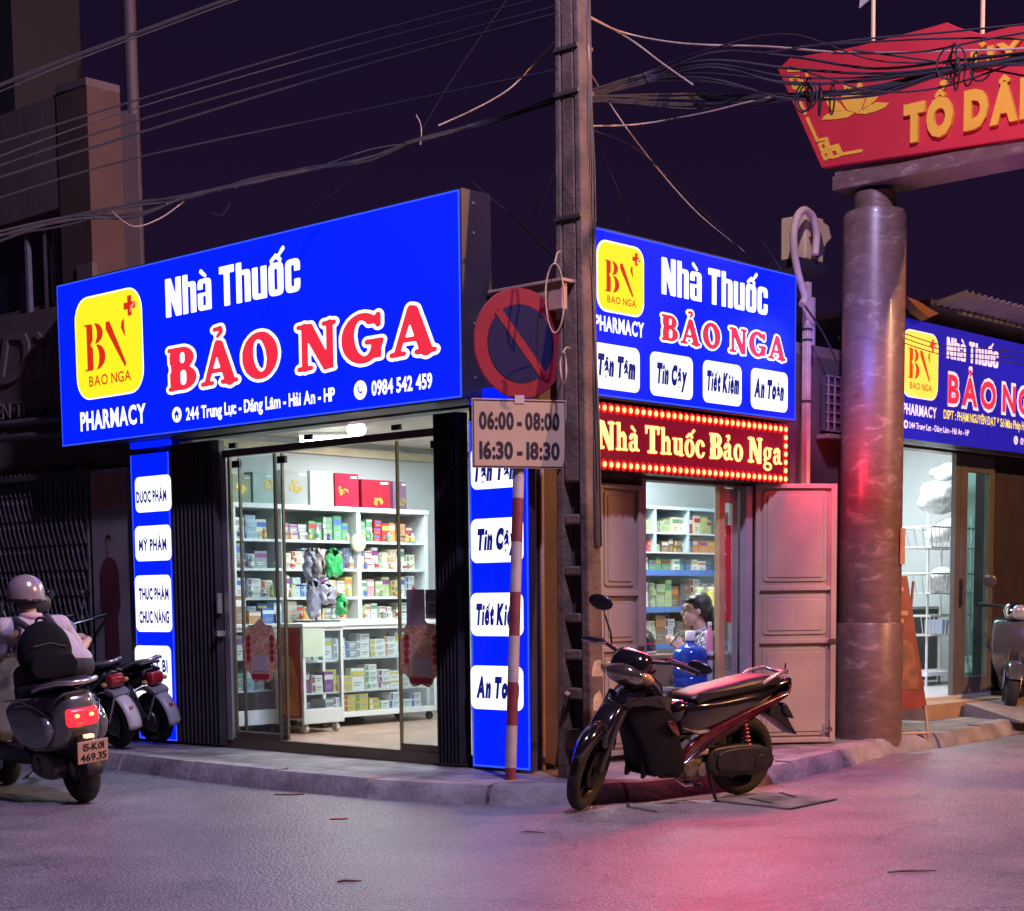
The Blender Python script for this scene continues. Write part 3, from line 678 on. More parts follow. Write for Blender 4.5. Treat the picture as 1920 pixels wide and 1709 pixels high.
def logo_ops():
    B = [('e', .24, .78, .22, .225), ('-e', .10, .78, .21, .30), ('-b', -.3, -.3, 1, .545), ('e', .27, .27, .24, .275), ('-e', .13, .27, .22, .36), ('-b', -.3, -.2, .21, 1.2),
         ('p', [(.0, 1.0), (.19, 1.0), (.19, .63), (.13, .55), (.19, .47), (.19, .0), (.0, .0), (.035, .04), (.035, .96)]), ('c', -.02, .99, .12, .99, .014, .014), ('c', -.02, .012, .12, .012, .014, .014)]
    N = [('p', [(.54, .99), (.64, .98), (1.03, .03), (1.0, -.06), (.54, .82)]), ('p', [(1.01, 1.0), (.94, .92), (.92, .80), (1.03, .56), (1.0, .84)])]
    return B + N
def logo(parent, x0, z0, x1, z1, y, pal=None, em=True):
    """rounded yellow badge with the BN monogram"""
    W, H = x1 - x0, z1 - z0; ym, wm, rm = pal or (YEL, WHITE, REDO)
    plate(parent, 'badge_border', rrect(x0 - .012, z0 - .012, x1 + .012, z1 + .012, W * .2), y + .003, wm, .003)
    b = plate(parent, 'badge', rrect(x0, z0, x1, z1, W * .185), y, ym, .0028)
    ops_part(parent, 'monogram', logo_ops(), 1.1, x0 + W * .15, z0 + H * .275, W * .60, H * .46, y - .002, rm)
    cx, cz, r = x0 + W * .84, z0 + H * .84, W * .085
    m = MB(); m.prism([(cx - r * .34, cz - r), (cx + r * .34, cz - r), (cx + r * .34, cz - r * .34), (cx + r, cz - r * .34), (cx + r, cz + r * .34), (cx + r * .34, cz + r * .34), (cx + r * .34, cz + r), (cx - r * .34, cz + r), (cx - r * .34, cz + r * .34), (cx - r, cz + r * .34), (cx - r, cz - r * .34), (cx - r * .34, cz - r * .34)], y - .002, y - .0005)
    m.build('cross', rm, parent)
    MB().prism([(cx + r * .05, cz - r * .7), (cx + r * .9, cz + r * .1), (cx + r * .95, cz + r * .35), (cx + r * .2, cz - r * .1)], y - .0035, y - .0022).build('leaf_mark', mat('lit_pink', (.9, .4, .35), .4, var=0, emit=(.95, .28, .2), es=1.0), parent)
    put_text(parent, 'BAO NGA', x0 + W * .19, x0 + W * .83, z0 + H * .115, z0 + H * .215, y - .002, rm, off=.012, track=.12)
def house_icon(parent, cx, cz, r, y, bm, fm):
    plate(parent, 'icon_disc', [(cx + r * math.cos(2 * math.pi * i / 28), cz + r * math.sin(2 * math.pi * i / 28)) for i in range(28)], y, bm, .002)
    MB().prism([(cx - r * .62, cz), (cx, cz + r * .58), (cx + r * .62, cz), (cx + r * .4, cz), (cx + r * .4, cz - r * .5), (cx + r * .12, cz - r * .5), (cx + r * .12, cz - r * .1), (cx - r * .12, cz - r * .1), (cx - r * .12, cz - r * .5), (cx - r * .4, cz - r * .5), (cx - r * .4, cz)], y - .0015, y - .0003).build('house_icon', fm, parent)
def phone_icon(parent, cx, cz, r, y, bm, fm):
    plate(parent, 'icon_disc', [(cx + r * math.cos(2 * math.pi * i / 28), cz + r * math.sin(2 * math.pi * i / 28)) for i in range(28)], y, bm, .002)
    ops_part(parent, 'phone_icon', [('c', .25, .78, .22, .5, .11, .07), ('c', .22, .5, .5, .22, .07, .07), ('c', .5, .22, .78, .25, .07, .11)], 1, cx - r * .55, cz - r * .5, r * 1.05, r * 1.05, y - .0015, fm)
def sign_box(name, label, F, pa, pb, depth_=.2, face=BLUE, border=.02):
    """box with lit face; pa = pixel of its top left, pb = of its bottom right"""
    (x0, z1), (x1, z0) = F.l(*pa), F.l(*pb)
    t = thing(name, label, 'sign', F.o, F.rz())
    MB().bx(x0 - .012, .002, z0 - .012, x1 + .012, depth_, z1 + .012).build('casing', BOXM, t, bevel=.004)
    MB().bx(x0 + border * .5, -.004, z0 + border * .5, x1 - border * .5, .0015, z1 - border * .5).build('face', face, t)
    e = MB()
    for a in ((x0, z0, x0 + border * .5, z1), (x1 - border * .5, z0, x1, z1), (x0 + border * .5, z0, x1 - border * .5, z0 + border * .5), (x0 + border * .5, z1 - border * .5, x1 - border * .5, z1)):
        e.bx(a[0], -.005, a[1], a[2], .0015, a[3])
    e.build('edge_trim', BLUE_EDGE, t)
    return t, x0, x1, z0, z1
def ln(F, t, body, pxa, pxb, pc, pb_, y, m, at=None, **k):
    """text between pixel columns pxa..pxb; cap top / baseline pixels pc, pb_ measured at column at"""
    at = at or (pxa + pxb) / 2
    x0, x1 = F.l(pxa, (pc + pb_) / 2)[0], F.l(pxb, (pc + pb_) / 2)[0]; zc, zb = F.l(at, pc)[1], F.l(at, pb_)[1]
    return put_text(t, body, x0, x1, zb, zc, y, m, **k)
# --- long sign over the road front
F = SignF(0, -.23, 107, 537)
t, x0, x1, z0, z1 = sign_box('pharmacy_sign', 'long bright blue lit sign over the glass front with phone number', F, (107, 537), (866, 745), .27)
a, b = F.l(143, 655), F.l(269, 640); c, d = F.l(205, 548), F.l(210, 744)
logo(t, a[0] + .012, d[1] + .012, b[0] - .012, c[1] - .012, -.008)
ln(F, t, 'PHARMACY', 152, 275, 767, 800, -.007, WHITE, at=213, off=.035, track=.05)
ln(F, t, 'Nhà Thuốc', 312, 565, 522, 594, -.007, WHITE, at=325, face=FAT, track=.07, space=.24)
ln(F, t, 'BẢO NGA', 316, 822, 650, 732, -.007, WHITE, at=345, face=SER, track=.10, space=.34, grow=.07, soft=3, name='letter_outline')
ln(F, t, 'BẢO NGA', 316, 822, 650, 732, -.0095, REDL, at=345, face=SER, track=.10, space=.34, soft=3)
q = F.l(333, 778); house_icon(t, q[0], q[1], .056, -.008, WHITE, BLUE)
ln(F, t, '244 Trung Lực - Đằng Lâm - Hải An - HP', 350, 630, 763, 785, -.007, WHITE, at=372, off=.03, track=.04, space=.42)
q = F.l(677, 732); phone_icon(t, q[0], q[1], .062, -.008, WHITE, BLUE)
ln(F, t, '0984 542 459', 698, 812, 715, 741, -.007, WHITE, at=706, off=.03, track=.04, space=.42)
bl = MB()
for zz in (.12, .45, 1.0, 1.18): bl.bx(x1 + .0125, .10, z0 + zz, x1 + .018, .115, z0 + zz + .015)
bl.build('rivet', ALU, t)
# --- sign over the alley door
F = SignF(1, -.2, 1108, 425)
t, x0, x1, z0, z1 = sign_box('pharmacy_sign', 'blue lit sign over the side door with four white slogan boxes', F, (1108, 425), (1490, 789), .2)
a, b = F.l(1118, 520), F.l(1206, 530); c, d = F.l(1160, 457), F.l(1160, 589)
logo(t, a[0] + .01, d[1] + .01, b[0] - .01, c[1] - .01, -.008)
ln(F, t, 'PHARMACY', 1114, 1206, 599, 625, -.007, WHITE, at=1158, off=.035, track=.05)
ln(F, t, 'Nhà Thuốc', 1239, 1438, 484.5, 553, -.007, WHITE, at=1248, face=FAT, track=.07, space=.24)
ln(F, t, 'BẢO NGA', 1238, 1472, 591, 640, -.007, WHITE, at=1251, face=SER, track=.10, space=.34, grow=.075, soft=3, name='letter_outline')
ln(F, t, 'BẢO NGA', 1238, 1472, 591, 640, -.0095, REDL, at=1251, face=SER, track=.10, space=.34, soft=3)
for pa, pb_, tx, ta, tb in ((1112, 1198, 'Tận Tâm', 1117, 1191), (1218, 1297.5, 'Tin Cậy', 1228, 1287), (1317, 1389, 'Tiết Kiệm', 1322, 1385), (1407, 1475.5, 'An Toàn', 1412, 1469)):
    xa, xb = F.l(pa, 720)[0], F.l(pb_, 720)[0]; zt, zb = F.l(1258, 665)[1], F.l(1258, 746)[1]
    plate(t, 'slogan_box', rrect(xa, zb, xb, zt, .05), -.007, WHITE)
    put_text(t, tx, F.l(ta, 720)[0], F.l(tb, 720)[0], F.l(1234, 716)[1], F.l(1234, 684)[1], -.0095, NAVY, off=.085, track=.06, shear=.22)
# --- red LED sign below it
LEDP = mat('led_panel', (.01, .01, .012), .35, var=.2, emit=(.50, .004, .020), es=.46, sample=True, spec=.05)
LEDY = mat('led_yellow', (.01, .01, .012), .4, var=0, emit=(1.0, .76, .24), es=1.7, spec=.05)
LEDR = mat('led_red_glow', (.01, .01, .012), .4, var=0, emit=(1.0, .008, .010), es=.95, sample=True, spec=.05)
F = SignF(1, -.16, 1112, 752)
(x0, z1), (x1, z0) = F.l(1112, 752), F.l(1476, 908)
t = thing('led_sign', 'dark red LED sign with glowing dotted border under the blue side sign', 'sign', F.o, 0)
MB().bx(x0, .002, z0, x1, .15, z1).build('casing', BOXM, t, bevel=.004)
MB().bx(x0 + .012, -.004, z0 + .012, x1 - .012, .0015, z1 - .012).build('face', LEDP, t)
ln(F, t, 'Nhà Thuốc Bảo Nga', 1117, 1464, 789, 842, -.006, LEDR, at=1127, face=SER, track=.07, space=.26, grow=.05, soft=2, name='letter_glow')
ln(F, t, 'Nhà Thuốc Bảo Nga', 1117, 1464, 789, 842, -.012, LEDY, at=1127, face=SER, track=.07, space=.26, soft=1, thick=.005)
dt = MB(); gl = MB()
def dot(x, z):
    dt.ell((x, -.010, z), (.0185, .008, .0185), 8, 6); gl.prism([(x + .036 * math.cos(i * math.pi / 5), z + .036 * math.sin(i * math.pi / 5)) for i in range(10)], -.006, -.0045)
nx = int((x1 - x0) / .066)
for i in range(nx):
    x = x0 + .035 + (x1 - x0 - .07) * i / (nx - 1); dot(x, z1 - .035); dot(x, z0 + .035)
for i in range(1, 6): dot(x1 - .035, z0 + .035 + (z1 - z0 - .07) * i / 6)
dt.build('led_dots', LEDY, t, smooth=60); gl.build('dot_glow', LEDR, t)
# added lamps that stand in for the signs' glow on road, door leaf and column
lamp('led_sign_light', 'AREA', (1.65, -.24, 2.22), 120, (1.0, .035, .08), 2.1, (1.75, -3, 1.75)).data.shape = 'RECTANGLE'
bpy.data.objects['led_sign_light'].data.size_y = .3
lamp('led_sign_column_fill', 'POINT', (2.74, -.50, 2.25), 16, (1.0, .03, .08), .12)  # added in mid-air before the sign end, red wash for the column
lamp('blue_sign_column_fill', 'POINT', (2.76, -.55, 3.05), 34, (.10, .16, 1.0), .25)  # added lamp with no fitting there, blue wash for the column
# --- pylons on the road front
F = SignF(0, -.055, 880, 790)
F2 = SignF(0, -.055, 880, 760)
(xa, zt) = F.l(880, 790); (xb, zb) = F.l(995, 1445)
t = thing('pylon_sign', 'tall blue lit strip of slogan boxes behind the striped sign pole', 'sign', F.o, F.rz())
MB().bx(xa - .01, .002, zb - .01, xb + .01, .055, zt + .01).build('casing', BOXM, t)
MB().bx(xa, -.004, zb, xb, .0015, zt).build('face', BLUE, t)
e = MB(); e.bx(xa, -.0055, zb, xa + .012, -.0042, zt); e.bx(xb - .012, -.0055, zb, xb, -.0042, zt); e.bx(xa + .012, -.0055, zb, xb - .012, -.0042, zb + .012); e.build('edge_trim', BLUE_EDGE, t)
MB().bx(xa, -.004, zt + .1, xb, .03, zt + .19).build('top_strip', BLUE, t)
for (y0_, y1_, tx, ta, tb, c_, b_) in ((836, 916, 'Tận Tâm', 888, 975, 868, 900), (972, 1055, 'Tin Cậy', 895, 972, 996, 1029), (1112, 1193, 'Tiết Kiệm', 893, 977, 1136, 1169), (1249, 1331, 'An Toàn', 895, 977, 1272, 1305)):
    zz1, zz0 = F.l(930, y0_)[1], F.l(930, y1_)[1]; xs, xe = F.l(884, y0_)[0], F.l(982, y0_)[0]
    plate(t, 'slogan_box', rrect(xs, zz0, xe, zz1, .05), -.008, WHITE)
    put_text(t, tx, F.l(ta, c_)[0], F.l(tb, c_)[0], F.l(900, b_)[1], F.l(900, c_)[1], -.0105, NAVY, off=.085, track=.06, shear=.22)
F = SignF(0, -.055, 245, 855)
(xa, zt) = F.l(245, 855); (xb, zb) = F.l(333, 1390)
t = thing('pylon_sign', 'tall blue lit strip listing goods behind the parked electric bikes', 'sign', F.o, F.rz())
MB().bx(xa - .01, .002, zb - .01, xb + .01, .055, zt + .01).build('casing', BOXM, t)
MB().bx(xa, -.004, zb, xb, .0015, zt).build('face', BLUE, t)
e = MB(); e.bx(xa, -.0055, zb, xa + .012, -.0042, zt); e.bx(xb - .012, -.0055, zb, xb, -.0042, zt); e.bx(xa + .012, -.0055, zb, xb - .012, -.0042, zb + .012); e.build('edge_trim', BLUE_EDGE, t)
MB().bx(xa, -.004, zt + .05, xb, .03, zt + .12).build('top_strip', BLUE, t)
for (y0_, y1_, lines) in ((893, 960, [('DƯỢC PHẨM', 257, 314, 921, 941)]), (986, 1052, [('MỸ PHẨM', 262, 314, 1012, 1032)]), (1079, 1185, [('THỰC PHẨM', 262, 318, 1104, 1124), ('CHỨC NĂNG', 263, 319, 1147, 1168)]), (1211, 1319, [('THIẾT BỊ', 266, 316, 1238, 1259), ('Y TẾ', 278, 305, 1284, 1304)])):
    zz1, zz0 = F.l(286, y0_)[1], F.l(286, y1_)[1]; xs, xe = F.l(254, y0_)[0], F.l(321, y0_)[0]
    plate(t, 'goods_box', rrect(xs, zz0, xe, zz1, .05), -.008, WHITE)
    for tx, ta, tb, c_, b_ in lines:
        put_text(t, tx, F.l(ta, c_)[0], F.l(tb, c_)[0], F.l(288, b_)[1], F.l(288, c_)[1], -.0105, NAVY, off=.045, track=.08)
# --- sign of the shop further along the alley
BLU3 = mat('dim_blue', (.012, .012, .38), .35, var=.1, emit=(.012, .010, .36), es=.85, sample=True)
WHT3 = mat('dim_white', (.8, .8, .9), .4, var=0, emit=(.60, .56, .88), es=.8)
YEL3 = mat('dim_yellow', (.8, .75, .2), .4, var=0, emit=(.66, .58, .07), es=.9)
RED3 = mat('dim_red', (.6, .03, .08), .4, var=0, emit=(.50, .022, .06), es=.9)
ROR3 = mat('dim_red_orange', (.5, .05, .02), .4, var=0, emit=(.48, .04, .012), es=.9)
F = SignF(1, .2, 1690, 595)
(x0, z1), (_, z0) = F.l(1675, 591), F.l(1690, 822)
t = thing('pharmacy_sign', 'dimmer blue shop sign behind the marble column with yellow badge', 'sign', F.o, 0)
x1 = x0 + 4.4
MB().bx(x0, .002, z0, x1, .2, z1).build('casing', BOXM, t); MB().bx(x0, -.004, z0, x1, .0015, z1).build('face', BLU3, t)
a, b = F.l(1691, 680), F.l(1758, 690); c, d = F.l(1724, 622), F.l(1724, 748)
logo(t, a[0] + .01, d[1] + .01, b[0] - .01, c[1] - .01, -.008, (YEL3, WHT3, ROR3))
ln(F, t, 'PHARMACY', 1692, 1755, 761, 780, -.007, WHT3, at=1722, off=.035, track=.05)
ln(F, t, 'Nhà Thuốc', 1774, 1871, 633, 673, -.007, WHT3, at=1779, face=FAT, track=.07, space=.24)
ln(F, t, 'BẢO NGA', 1776, 1962, 704, 757, -.007, WHT3, at=1785, off=.085, track=.10, space=.3, name='letter_outline')
ln(F, t, 'BẢO NGA', 1776, 1962, 706, 755, -.0095, RED3, at=1785, off=.035, track=.20, space=.3)
ln(F, t, 'DSPT : PHẠM NGUYỄN ĐẠT * Số Mẫu Phép HKKD 3250', 1768, 1950, 769, 785, -.007, YEL3, at=1770, off=.02, track=.06)
q = F.l(1697, 796); house_icon(t, q[0], q[1], .036, -.008, WHT3, BLU3)
ln(F, t, '244 Trung Lực - Đằng Lâm - Hải An - HP', 1703, 1816, 792, 803, -.007, WHT3, at=1706, off=.02, track=.05, space=.42)
q = F.l(1903.5, 826); phone_icon(t, q[0], q[1], .04, -.008, WHT3, BLU3)
ln(F, t, '0984 542 459', 1912, 1972, 822, 834, -.007, WHT3, at=1914, off=.02, track=.05, space=.42)
# ------------------------------------------------------------------ eave strip between the two signs
e = MB(); q0, q1 = PX(905, 556, .02), PX(1052, 540, .02)
zE = q0[2]; e.bx(.0, -.30, zE - .16, .05, .30, zE); e.bx(-.02, -.32, zE, .2, .30, zE + .02); e.bx(.05, -.22, 2.9, .09, -.16, zE); e.bx(.05, .16, 2.9, .09, .22, zE)
e.build('eave_board', mat('eave_tan', (.42, .26, .18), .6, var=.2), shop, bevel=.004)
# ------------------------------------------------------------------ utility pole (perforated concrete) with cables and conduit
CONP = mat('pole_concrete', (.13, .082, .056), .85, var=.5, scale=5, bump=.45, bscale=28)
pb = PZ(1090, 1458, PZT); up_d = depth(pb); HT = 8.2
up = thing('utility_pole', 'weathered concrete utility pole with ladder like openings at the street corner', 'utility pole', (pb[0], pb[1], PZT))
pt = PD(1073, -40, up_d); lean = ((pt[0] - pb[0]) / (pt[2] - PZT), (pt[1] - pb[1]) / (pt[2] - PZT))
def psec(z):
    k = z / HT; wy = .27 - .135 * min(1, z / 5.6); dx = .135 - .01 * k; return wy, dx, lean[0] * z, lean[1] * z
def pbox(mb, u0, u1, z0, z1, e0=0.0, e1=0.0):
    """piece of the shaft: u in 0..1 across the wide face"""
    vs = []
    for z in (z0, z1):
        wy, dx, ox, oy = psec(z)
        for (x, u) in ((-dx / 2 + e0, u0), (dx / 2 - e1, u0), (dx / 2 - e1, u1), (-dx / 2 + e0, u1)): vs.append((ox + x, oy + (u - .5) * wy, z))
    mb.add(vs, [(0, 3, 2, 1), (4, 5, 6, 7), (0, 1, 5, 4), (1, 2, 6, 5), (2, 3, 7, 6), (3, 0, 4, 7)])
m_ = MB(); pbox(m_, 0, .24, -.1, HT); pbox(m_, .76, 1, -.1, HT)
zs = [PD(1088, y, up_d)[2] - PZT for y in (1452, 1405, 1368, 1312, 1290, 1238, 1218, 1168, 1150, 1080, 1062, 985, 965, 905)]
z_prev = -.1
for i in range(0, len(zs), 2): pbox(m_, .2403, .7597, z_prev, zs[i], .004, .004); z_prev = zs[i + 1]
pbox(m_, .2403, .7597, z_prev, HT, .003, .003)
m_.build('shaft', CONP, up, smooth=30, bevel=.012)
ln_ = MB(); pbox(ln_, .2405, .7595, .2, 2.3, .075, .045); ln_.build('web', mat('pole_shade', (.05, .04, .04), .9), up)  # dark web behind the openings, their shade put into its colour
bd = MB()
for y in (98, 182, 415): 
    z = PD(1075, y, up_d)[2] - PZT; wy, dx, ox, oy = psec(z)
    MB().bx(ox - dx / 2 - .012, oy - wy / 2 - .012, z, ox + dx / 2 + .012, oy + wy / 2 + .012, z + .022).build('clamp_band', mat('band_steel', (.12, .10, .09), .5, .6), up)
st = MB()
for (y0, y1) in ((1235, 1290), (1297, 1350)):
    za, zb = PD(1120, y1, up_d)[2] - PZT, PD(1120, y0, up_d)[2] - PZT; wy, dx, ox, oy = psec((za + zb) / 2)
    P = blobpoly(ox + .01, (za + zb) / 2, .05, (zb - za) / 2, 14, seed=y0); st.prism([(max(ox - .055, min(ox + .055, x)), z) for x, z in P], oy - wy / 2 - .004, oy - wy / 2 - .0008)
st.build('bill_scrap', mat('bill_paper', (.55, .40, .26), .8, var=.3, scale=20), up)
# loose cable runs on the pole
cb = MB(); rp = random.Random(5)
for k in range(5):
    P = []; u = rp.uniform(-.06, .06)
    for i in range(30):
        z = 1.4 + 6.6 * i / 29; wy, dx, ox, oy = psec(z); P.append((ox + u + .012 * math.sin(z * 3 + k), oy - wy / 2 - .012 - .006 * math.sin(z * 5 + k), z))
    cb.tube(P, .007, 6)
cb.build('cable_run', mat('cable_black', (.02, .018, .02), .5), up, smooth=60)
cf = MB()
for px, r in ((1018, .016), (1056, .012)):
    a, b = PY(px, 1445, .02), PY(px - 3, 880, .02); cf.tube([(a[0], a[1], .1), (b[0], b[1], b[2])], r, 8)
tagit(cf.build('wall_conduit', mat('conduit_pink', (.34, .22, .18), .5, var=.2), smooth=60), 'two thin vertical conduits on the dark wall between pylon and pole', 'conduit')
# leaning plank at the foot of the pole
a, b = PZ(1046, 1440, PZT), PD(1064, 1300, up_d - .1)
tagit(MB().tube([(a[0], a[1], PZT + .01), tuple(b)], .02, 4).build('wooden_stick', mat('old_wood', (.20, .15, .12), .8, var=.4, scale=15)), 'grey stick leaning on the foot of the utility pole', 'stick')
# ------------------------------------------------------------------ no parking sign
sp = PZ(957, 1460, PZT); spd = depth(sp)
ns = thing('no_parking_sign', 'no parking disc and time plate on a red and white striped pole', 'road sign', (sp[0], sp[1], PZT - .01))
tp = PD(976, 745, spd); dx, dy = tp[0] - sp[0], tp[1] - sp[1]; HT2 = tp[2] - PZT
RW = mat('pole_white', (.42, .35, .32), .5, var=.15, scale=12); RR = mat('pole_red', (.20, .03, .04), .5, var=.25, scale=12)
ys = [1460, 1437, 1358, 1277, 1190, 1108, 1014, 932, 745, 560]
for i in range(len(ys) - 1):
    z0_, z1_ = [PD(965, y, spd)[2] - PZT for y in (ys[i], ys[i + 1])]
    if i == 0: z0_ = 0.0
    f0, f1 = z0_ / HT2, z1_ / HT2; MB().cyl((dx * f0, dy * f0, z0_), (dx * f1, dy * f1, z1_), .034, n=18).build('pole_band' if i < 8 else 'pole_top', RR if i % 2 == 0 and i < 8 else RW, ns, smooth=40)
vd = np.array([-.735, -.678]); 
def facing(a): return math.atan2(vd[1], vd[0]) + R_(a) + math.pi / 2     # rotation so that local -y looks along the view line turned by a
c = PD(976, 645, spd - .10); rz = facing(31)
dsc = MB().lathe([(.0, -.004), (.322, -.004), (.328, 0), (.322, .004), (0, .004)], ax='y', n=48)
dk = dsc.build('disc', mat('sign_red', (.20, .015, .030), .55, var=.12, scale=4, spec=.15), ns); dk.location = (c[0] - sp[0], c[1] - sp[1], c[2] - PZT + .01); dk.rotation_euler = (R_(2), R_(3), rz)
NB = mat('sign_navy', (.010, .010, .05), .6, var=.15, scale=4, spec=.12)
a_ = 0
MB().lathe([(0, -.0075), (.232, -.0075), (.232, -.0045)], ax='y', n=48).build('blue_field', NB, dk)
sb = MB(); sb.obx((0, -.0095, 0), (.052, .002, .49), (0, R_(-45), 0)); sb.build('slash', MATS['sign_red'], dk)
c = PD(974, 814, spd - .075); rz = facing(17)
pl = MB().bx(-.30, -.004, -.206, .30, .004, .206).build('time_plate', mat('plate_cream', (.42, .31, .20), .45, var=.08, scale=3), ns, bevel=.002)
pl.location = (c[0] - sp[0], c[1] - sp[1], c[2] - PZT + .01); pl.rotation_euler = (0, 0, rz)
INK = mat('plate_ink', (.015, .010, .02), .5)
bdm = MB()
for (x0_, z0_, x1_, z1_) in ((-.293, -.199, .293, -.193), (-.293, .193, .293, .199), (-.293, -.193, -.287, .193), (.287, -.193, .293, .193)): bdm.bx(x0_, -.0065, z0_, x1_, -.0045, z1_)
bdm.build('border', INK, pl)
for tx, z0_ in (('06:00 - 08:00', .028), ('16:30 - 18:30', -.148)): put_text(pl, tx, -.255, .255, z0_, z0_ + .095, -.006, INK, off=.04, track=.05, space=.30)
MB().obx((0, .006, .205), (.06, .03, .05)).build('bracket', RW, pl)
# ------------------------------------------------------------------ village gate: marble column, beam, red board
def marble(name, col1, col2, vein):
    m = bpy.data.materials.new(name); m.use_nodes = True; n = m.node_tree; b = n.nodes['Principled BSDF']
    t = n.nodes.new('ShaderNodeTexCoord'); mp = n.nodes.new('ShaderNodeMapping'); mp.inputs['Rotation'].default_value = (0, .5, .3); mp.inputs['Scale'].default_value = (1.4, 1.4, 3.0)
    n.links.new(t.outputs['Object'], mp.inputs[0])
    z = n.nodes.new('ShaderNodeTexNoise'); z.inputs['Scale'].default_value = 4.2; z.inputs['Detail'].default_value = 12; z.inputs['Roughness'].default_value = .62; z.inputs['Distortion'].default_value = .9; n.links.new(mp.outputs[0], z.inputs['Vector'])
    r = n.nodes.new('ShaderNodeValToRGB'); e_ = r.color_ramp.elements; e_[0].position = .3; e_[0].color = col1 + (1,); e_[1].position = .60; e_[1].color = col2 + (1,)
    x = e_.new(.655); x.color = vein + (1,); x2 = e_.new(.675); x2.color = col2 + (1,)
    n.links.new(z.outputs['Fac'], r.inputs[0]); n.links.new(r.outputs[0], b.inputs['Base Color']); b.inputs['Roughness'].default_value = .38; b.inputs['Coat Weight'].default_value = .12; b.inputs['Coat Roughness'].default_value = .12
    return m
MARB = marble('brown_marble', (.11, .062, .05), (.185, .108, .082), (.32, .22, .17))
gt = thing('village_gate', 'village gate with brown marble column, marble beam and red name board over the alley', 'gate', (3.56, -.33, 0))
cl = MB(); cl.lathe([(.252, -.02), (.252, .985), (.246, .995), (.234, .997), (.234, 4.02), (.222, 4.06), (.15, 4.065)], n=40); cl.build('column', MARB, gt, smooth=40)
nk = MB(); nk.lathe([(.155, 4.06), (.155, 4.2)], n=32); nk.build('column_neck', MARB, gt, smooth=40)
MB().lathe([(.252, -.02), (.252, 4.0)], (0, -5.6, 0), n=32).build('column', MARB, gt, smooth=40)
qa, qb = PX(1563, 335, 3.37), PX(1563, 357, 3.37); yE = qa[1] + .33; bz0, bz1 = qb[2], qa[2] + .2
bm_ = MB(); bm_.bx(-.17, -6.1, bz0 + .10, .20, yE - .0, bz1); bm_.build('beam', MARB, gt)
bm_ = MB(); bm_.bx(-.19, -6.1, bz0, .22, yE + .01, bz0 + .0997); bm_.build('beam_trim', MARB, gt)
XB = 3.34
def bp_(px, py): q = PX(px, py, XB); return (q[1] + .33, q[2])
top = [(1458, 130), (1481, 109), (1573, 94), (1611, 86), (1733, 54), (1755, 48), (1775, 42), (1795, 51), (1840, 64), (1862, 58), (1895, 50), (1920, 44)]
P = [bp_(*p) for p in top]; yr, zr = P[-1]
P += [(yr - .5, zr + .12), (-2.7, zr + .3), (-4.4, zr - .1), (-5.4, P[0][1] + .1), (-5.9, P[0][1])]
bl_ = [bp_(1540, 315), bp_(1920, 258)]; P += [(-5.6, bl_[1][1] - .02), bl_[1], bl_[0]]
REDB = mat('board_red', (.58, .028, .035), .5, var=.08, scale=2)
board = MB().prism(P, -.22, -.16, 'x').build('name_board', REDB, gt, bevel=.006)
GOLD = mat('board_gold', (.85, .47, .04), .42, var=.06, scale=5)
# letters stand proud of the board
def board_text(tx, pa, pb_, at, pc, pbb, thick=.03, y_end=None, **k):
    h = bpy.data.objects.new('letters', None); COL.objects.link(h); h.parent = gt; h.location = (XB - 3.56, 0, 0); h.rotation_euler = (0, 0, -math.pi / 2); h.empty_display_size = .05
    x0_ = -bp_(pa, (pc + pbb) / 2)[0]; x1_ = y_end if y_end else -bp_(pb_, (pc + pbb) / 2)[0]
    zc, zb = bp_(at, pc)[1], bp_(at, pbb)[1]
    o = put_text(gt, tx, x0_, x1_, zb, zc, -.032, GOLD, thick=.03, name='letters', **k); o.location = (XB - 3.56, 0, 0); o.rotation_euler = (0, 0, -math.pi / 2); bpy.data.objects.remove(h)
s0, s1 = -bp_(1698, 230)[0], -bp_(1890, 200)[0]
board_text('TỔ DÂN PHỐ', 1698, 0, 1718, 201, 262, off=.07, track=.10, y_end=s0 + (s1 - s0) * 2.15)
s0 = -bp_(1824, 110)[0]
board_text('ỦY BAN NHÂN DÂN', 1824, 0, 1868, 88, 121, off=.04, track=.10, y_end=s0 + 2.6)
lt = []; 
def petal(pts): 
    P = [bp_(1400 + x / 3.692, y / 3.692) for x, y in pts]; MB_l.prism([(a, b) for a, b in P], -.2265, -.2205, 'x')
MB_l = MB()
petal([(520, 832), (545, 800), (600, 775), (690, 768), (748, 785), (700, 815), (620, 828)]); petal([(530, 660), (580, 672), (640, 710), (690, 770), (660, 768), (600, 772), (565, 735)])
petal([(650, 690), (670, 660), (735, 650), (830, 650), (815, 710), (790, 770), (748, 782), (700, 765)]); petal([(850, 625), (935, 628), (900, 690), (850, 735), (800, 765), (825, 705)])
petal([(752, 786), (820, 748), (900, 710), (990, 715), (960, 745), (900, 772), (820, 793)]); petal([(765, 598), (785, 546), (805, 598), (795, 622), (775, 622)]); petal([(668, 580), (690, 590), (708, 604), (700, 640), (680, 620)])
petal([(655, 640), (720, 600), (760, 625), (800, 640), (830, 645), (735, 647)])
MB_l.build('lotus_emblem', GOLD, gt)
or_ = MB()
def strip(pts, w=.022):
    Q = [bp_(1400 + x / 3.692, y / 3.692) for x, y in pts]
    for (a, b) in zip(Q[:-1], Q[1:]):
        d = np.array(b) - np.array(a); L = np.linalg.norm(d); d = d / L; nn = np.array([-d[1], d[0]]) * w / 2; a2, b2 = np.array(a) - d * w * .3, np.array(b) + d * w * .3
        or_.prism([tuple(a2 + nn), tuple(a2 - nn), tuple(b2 - nn), tuple(b2 + nn)], -.2255 - .0002 * (len(or_.f) % 7), -.2205, 'x')
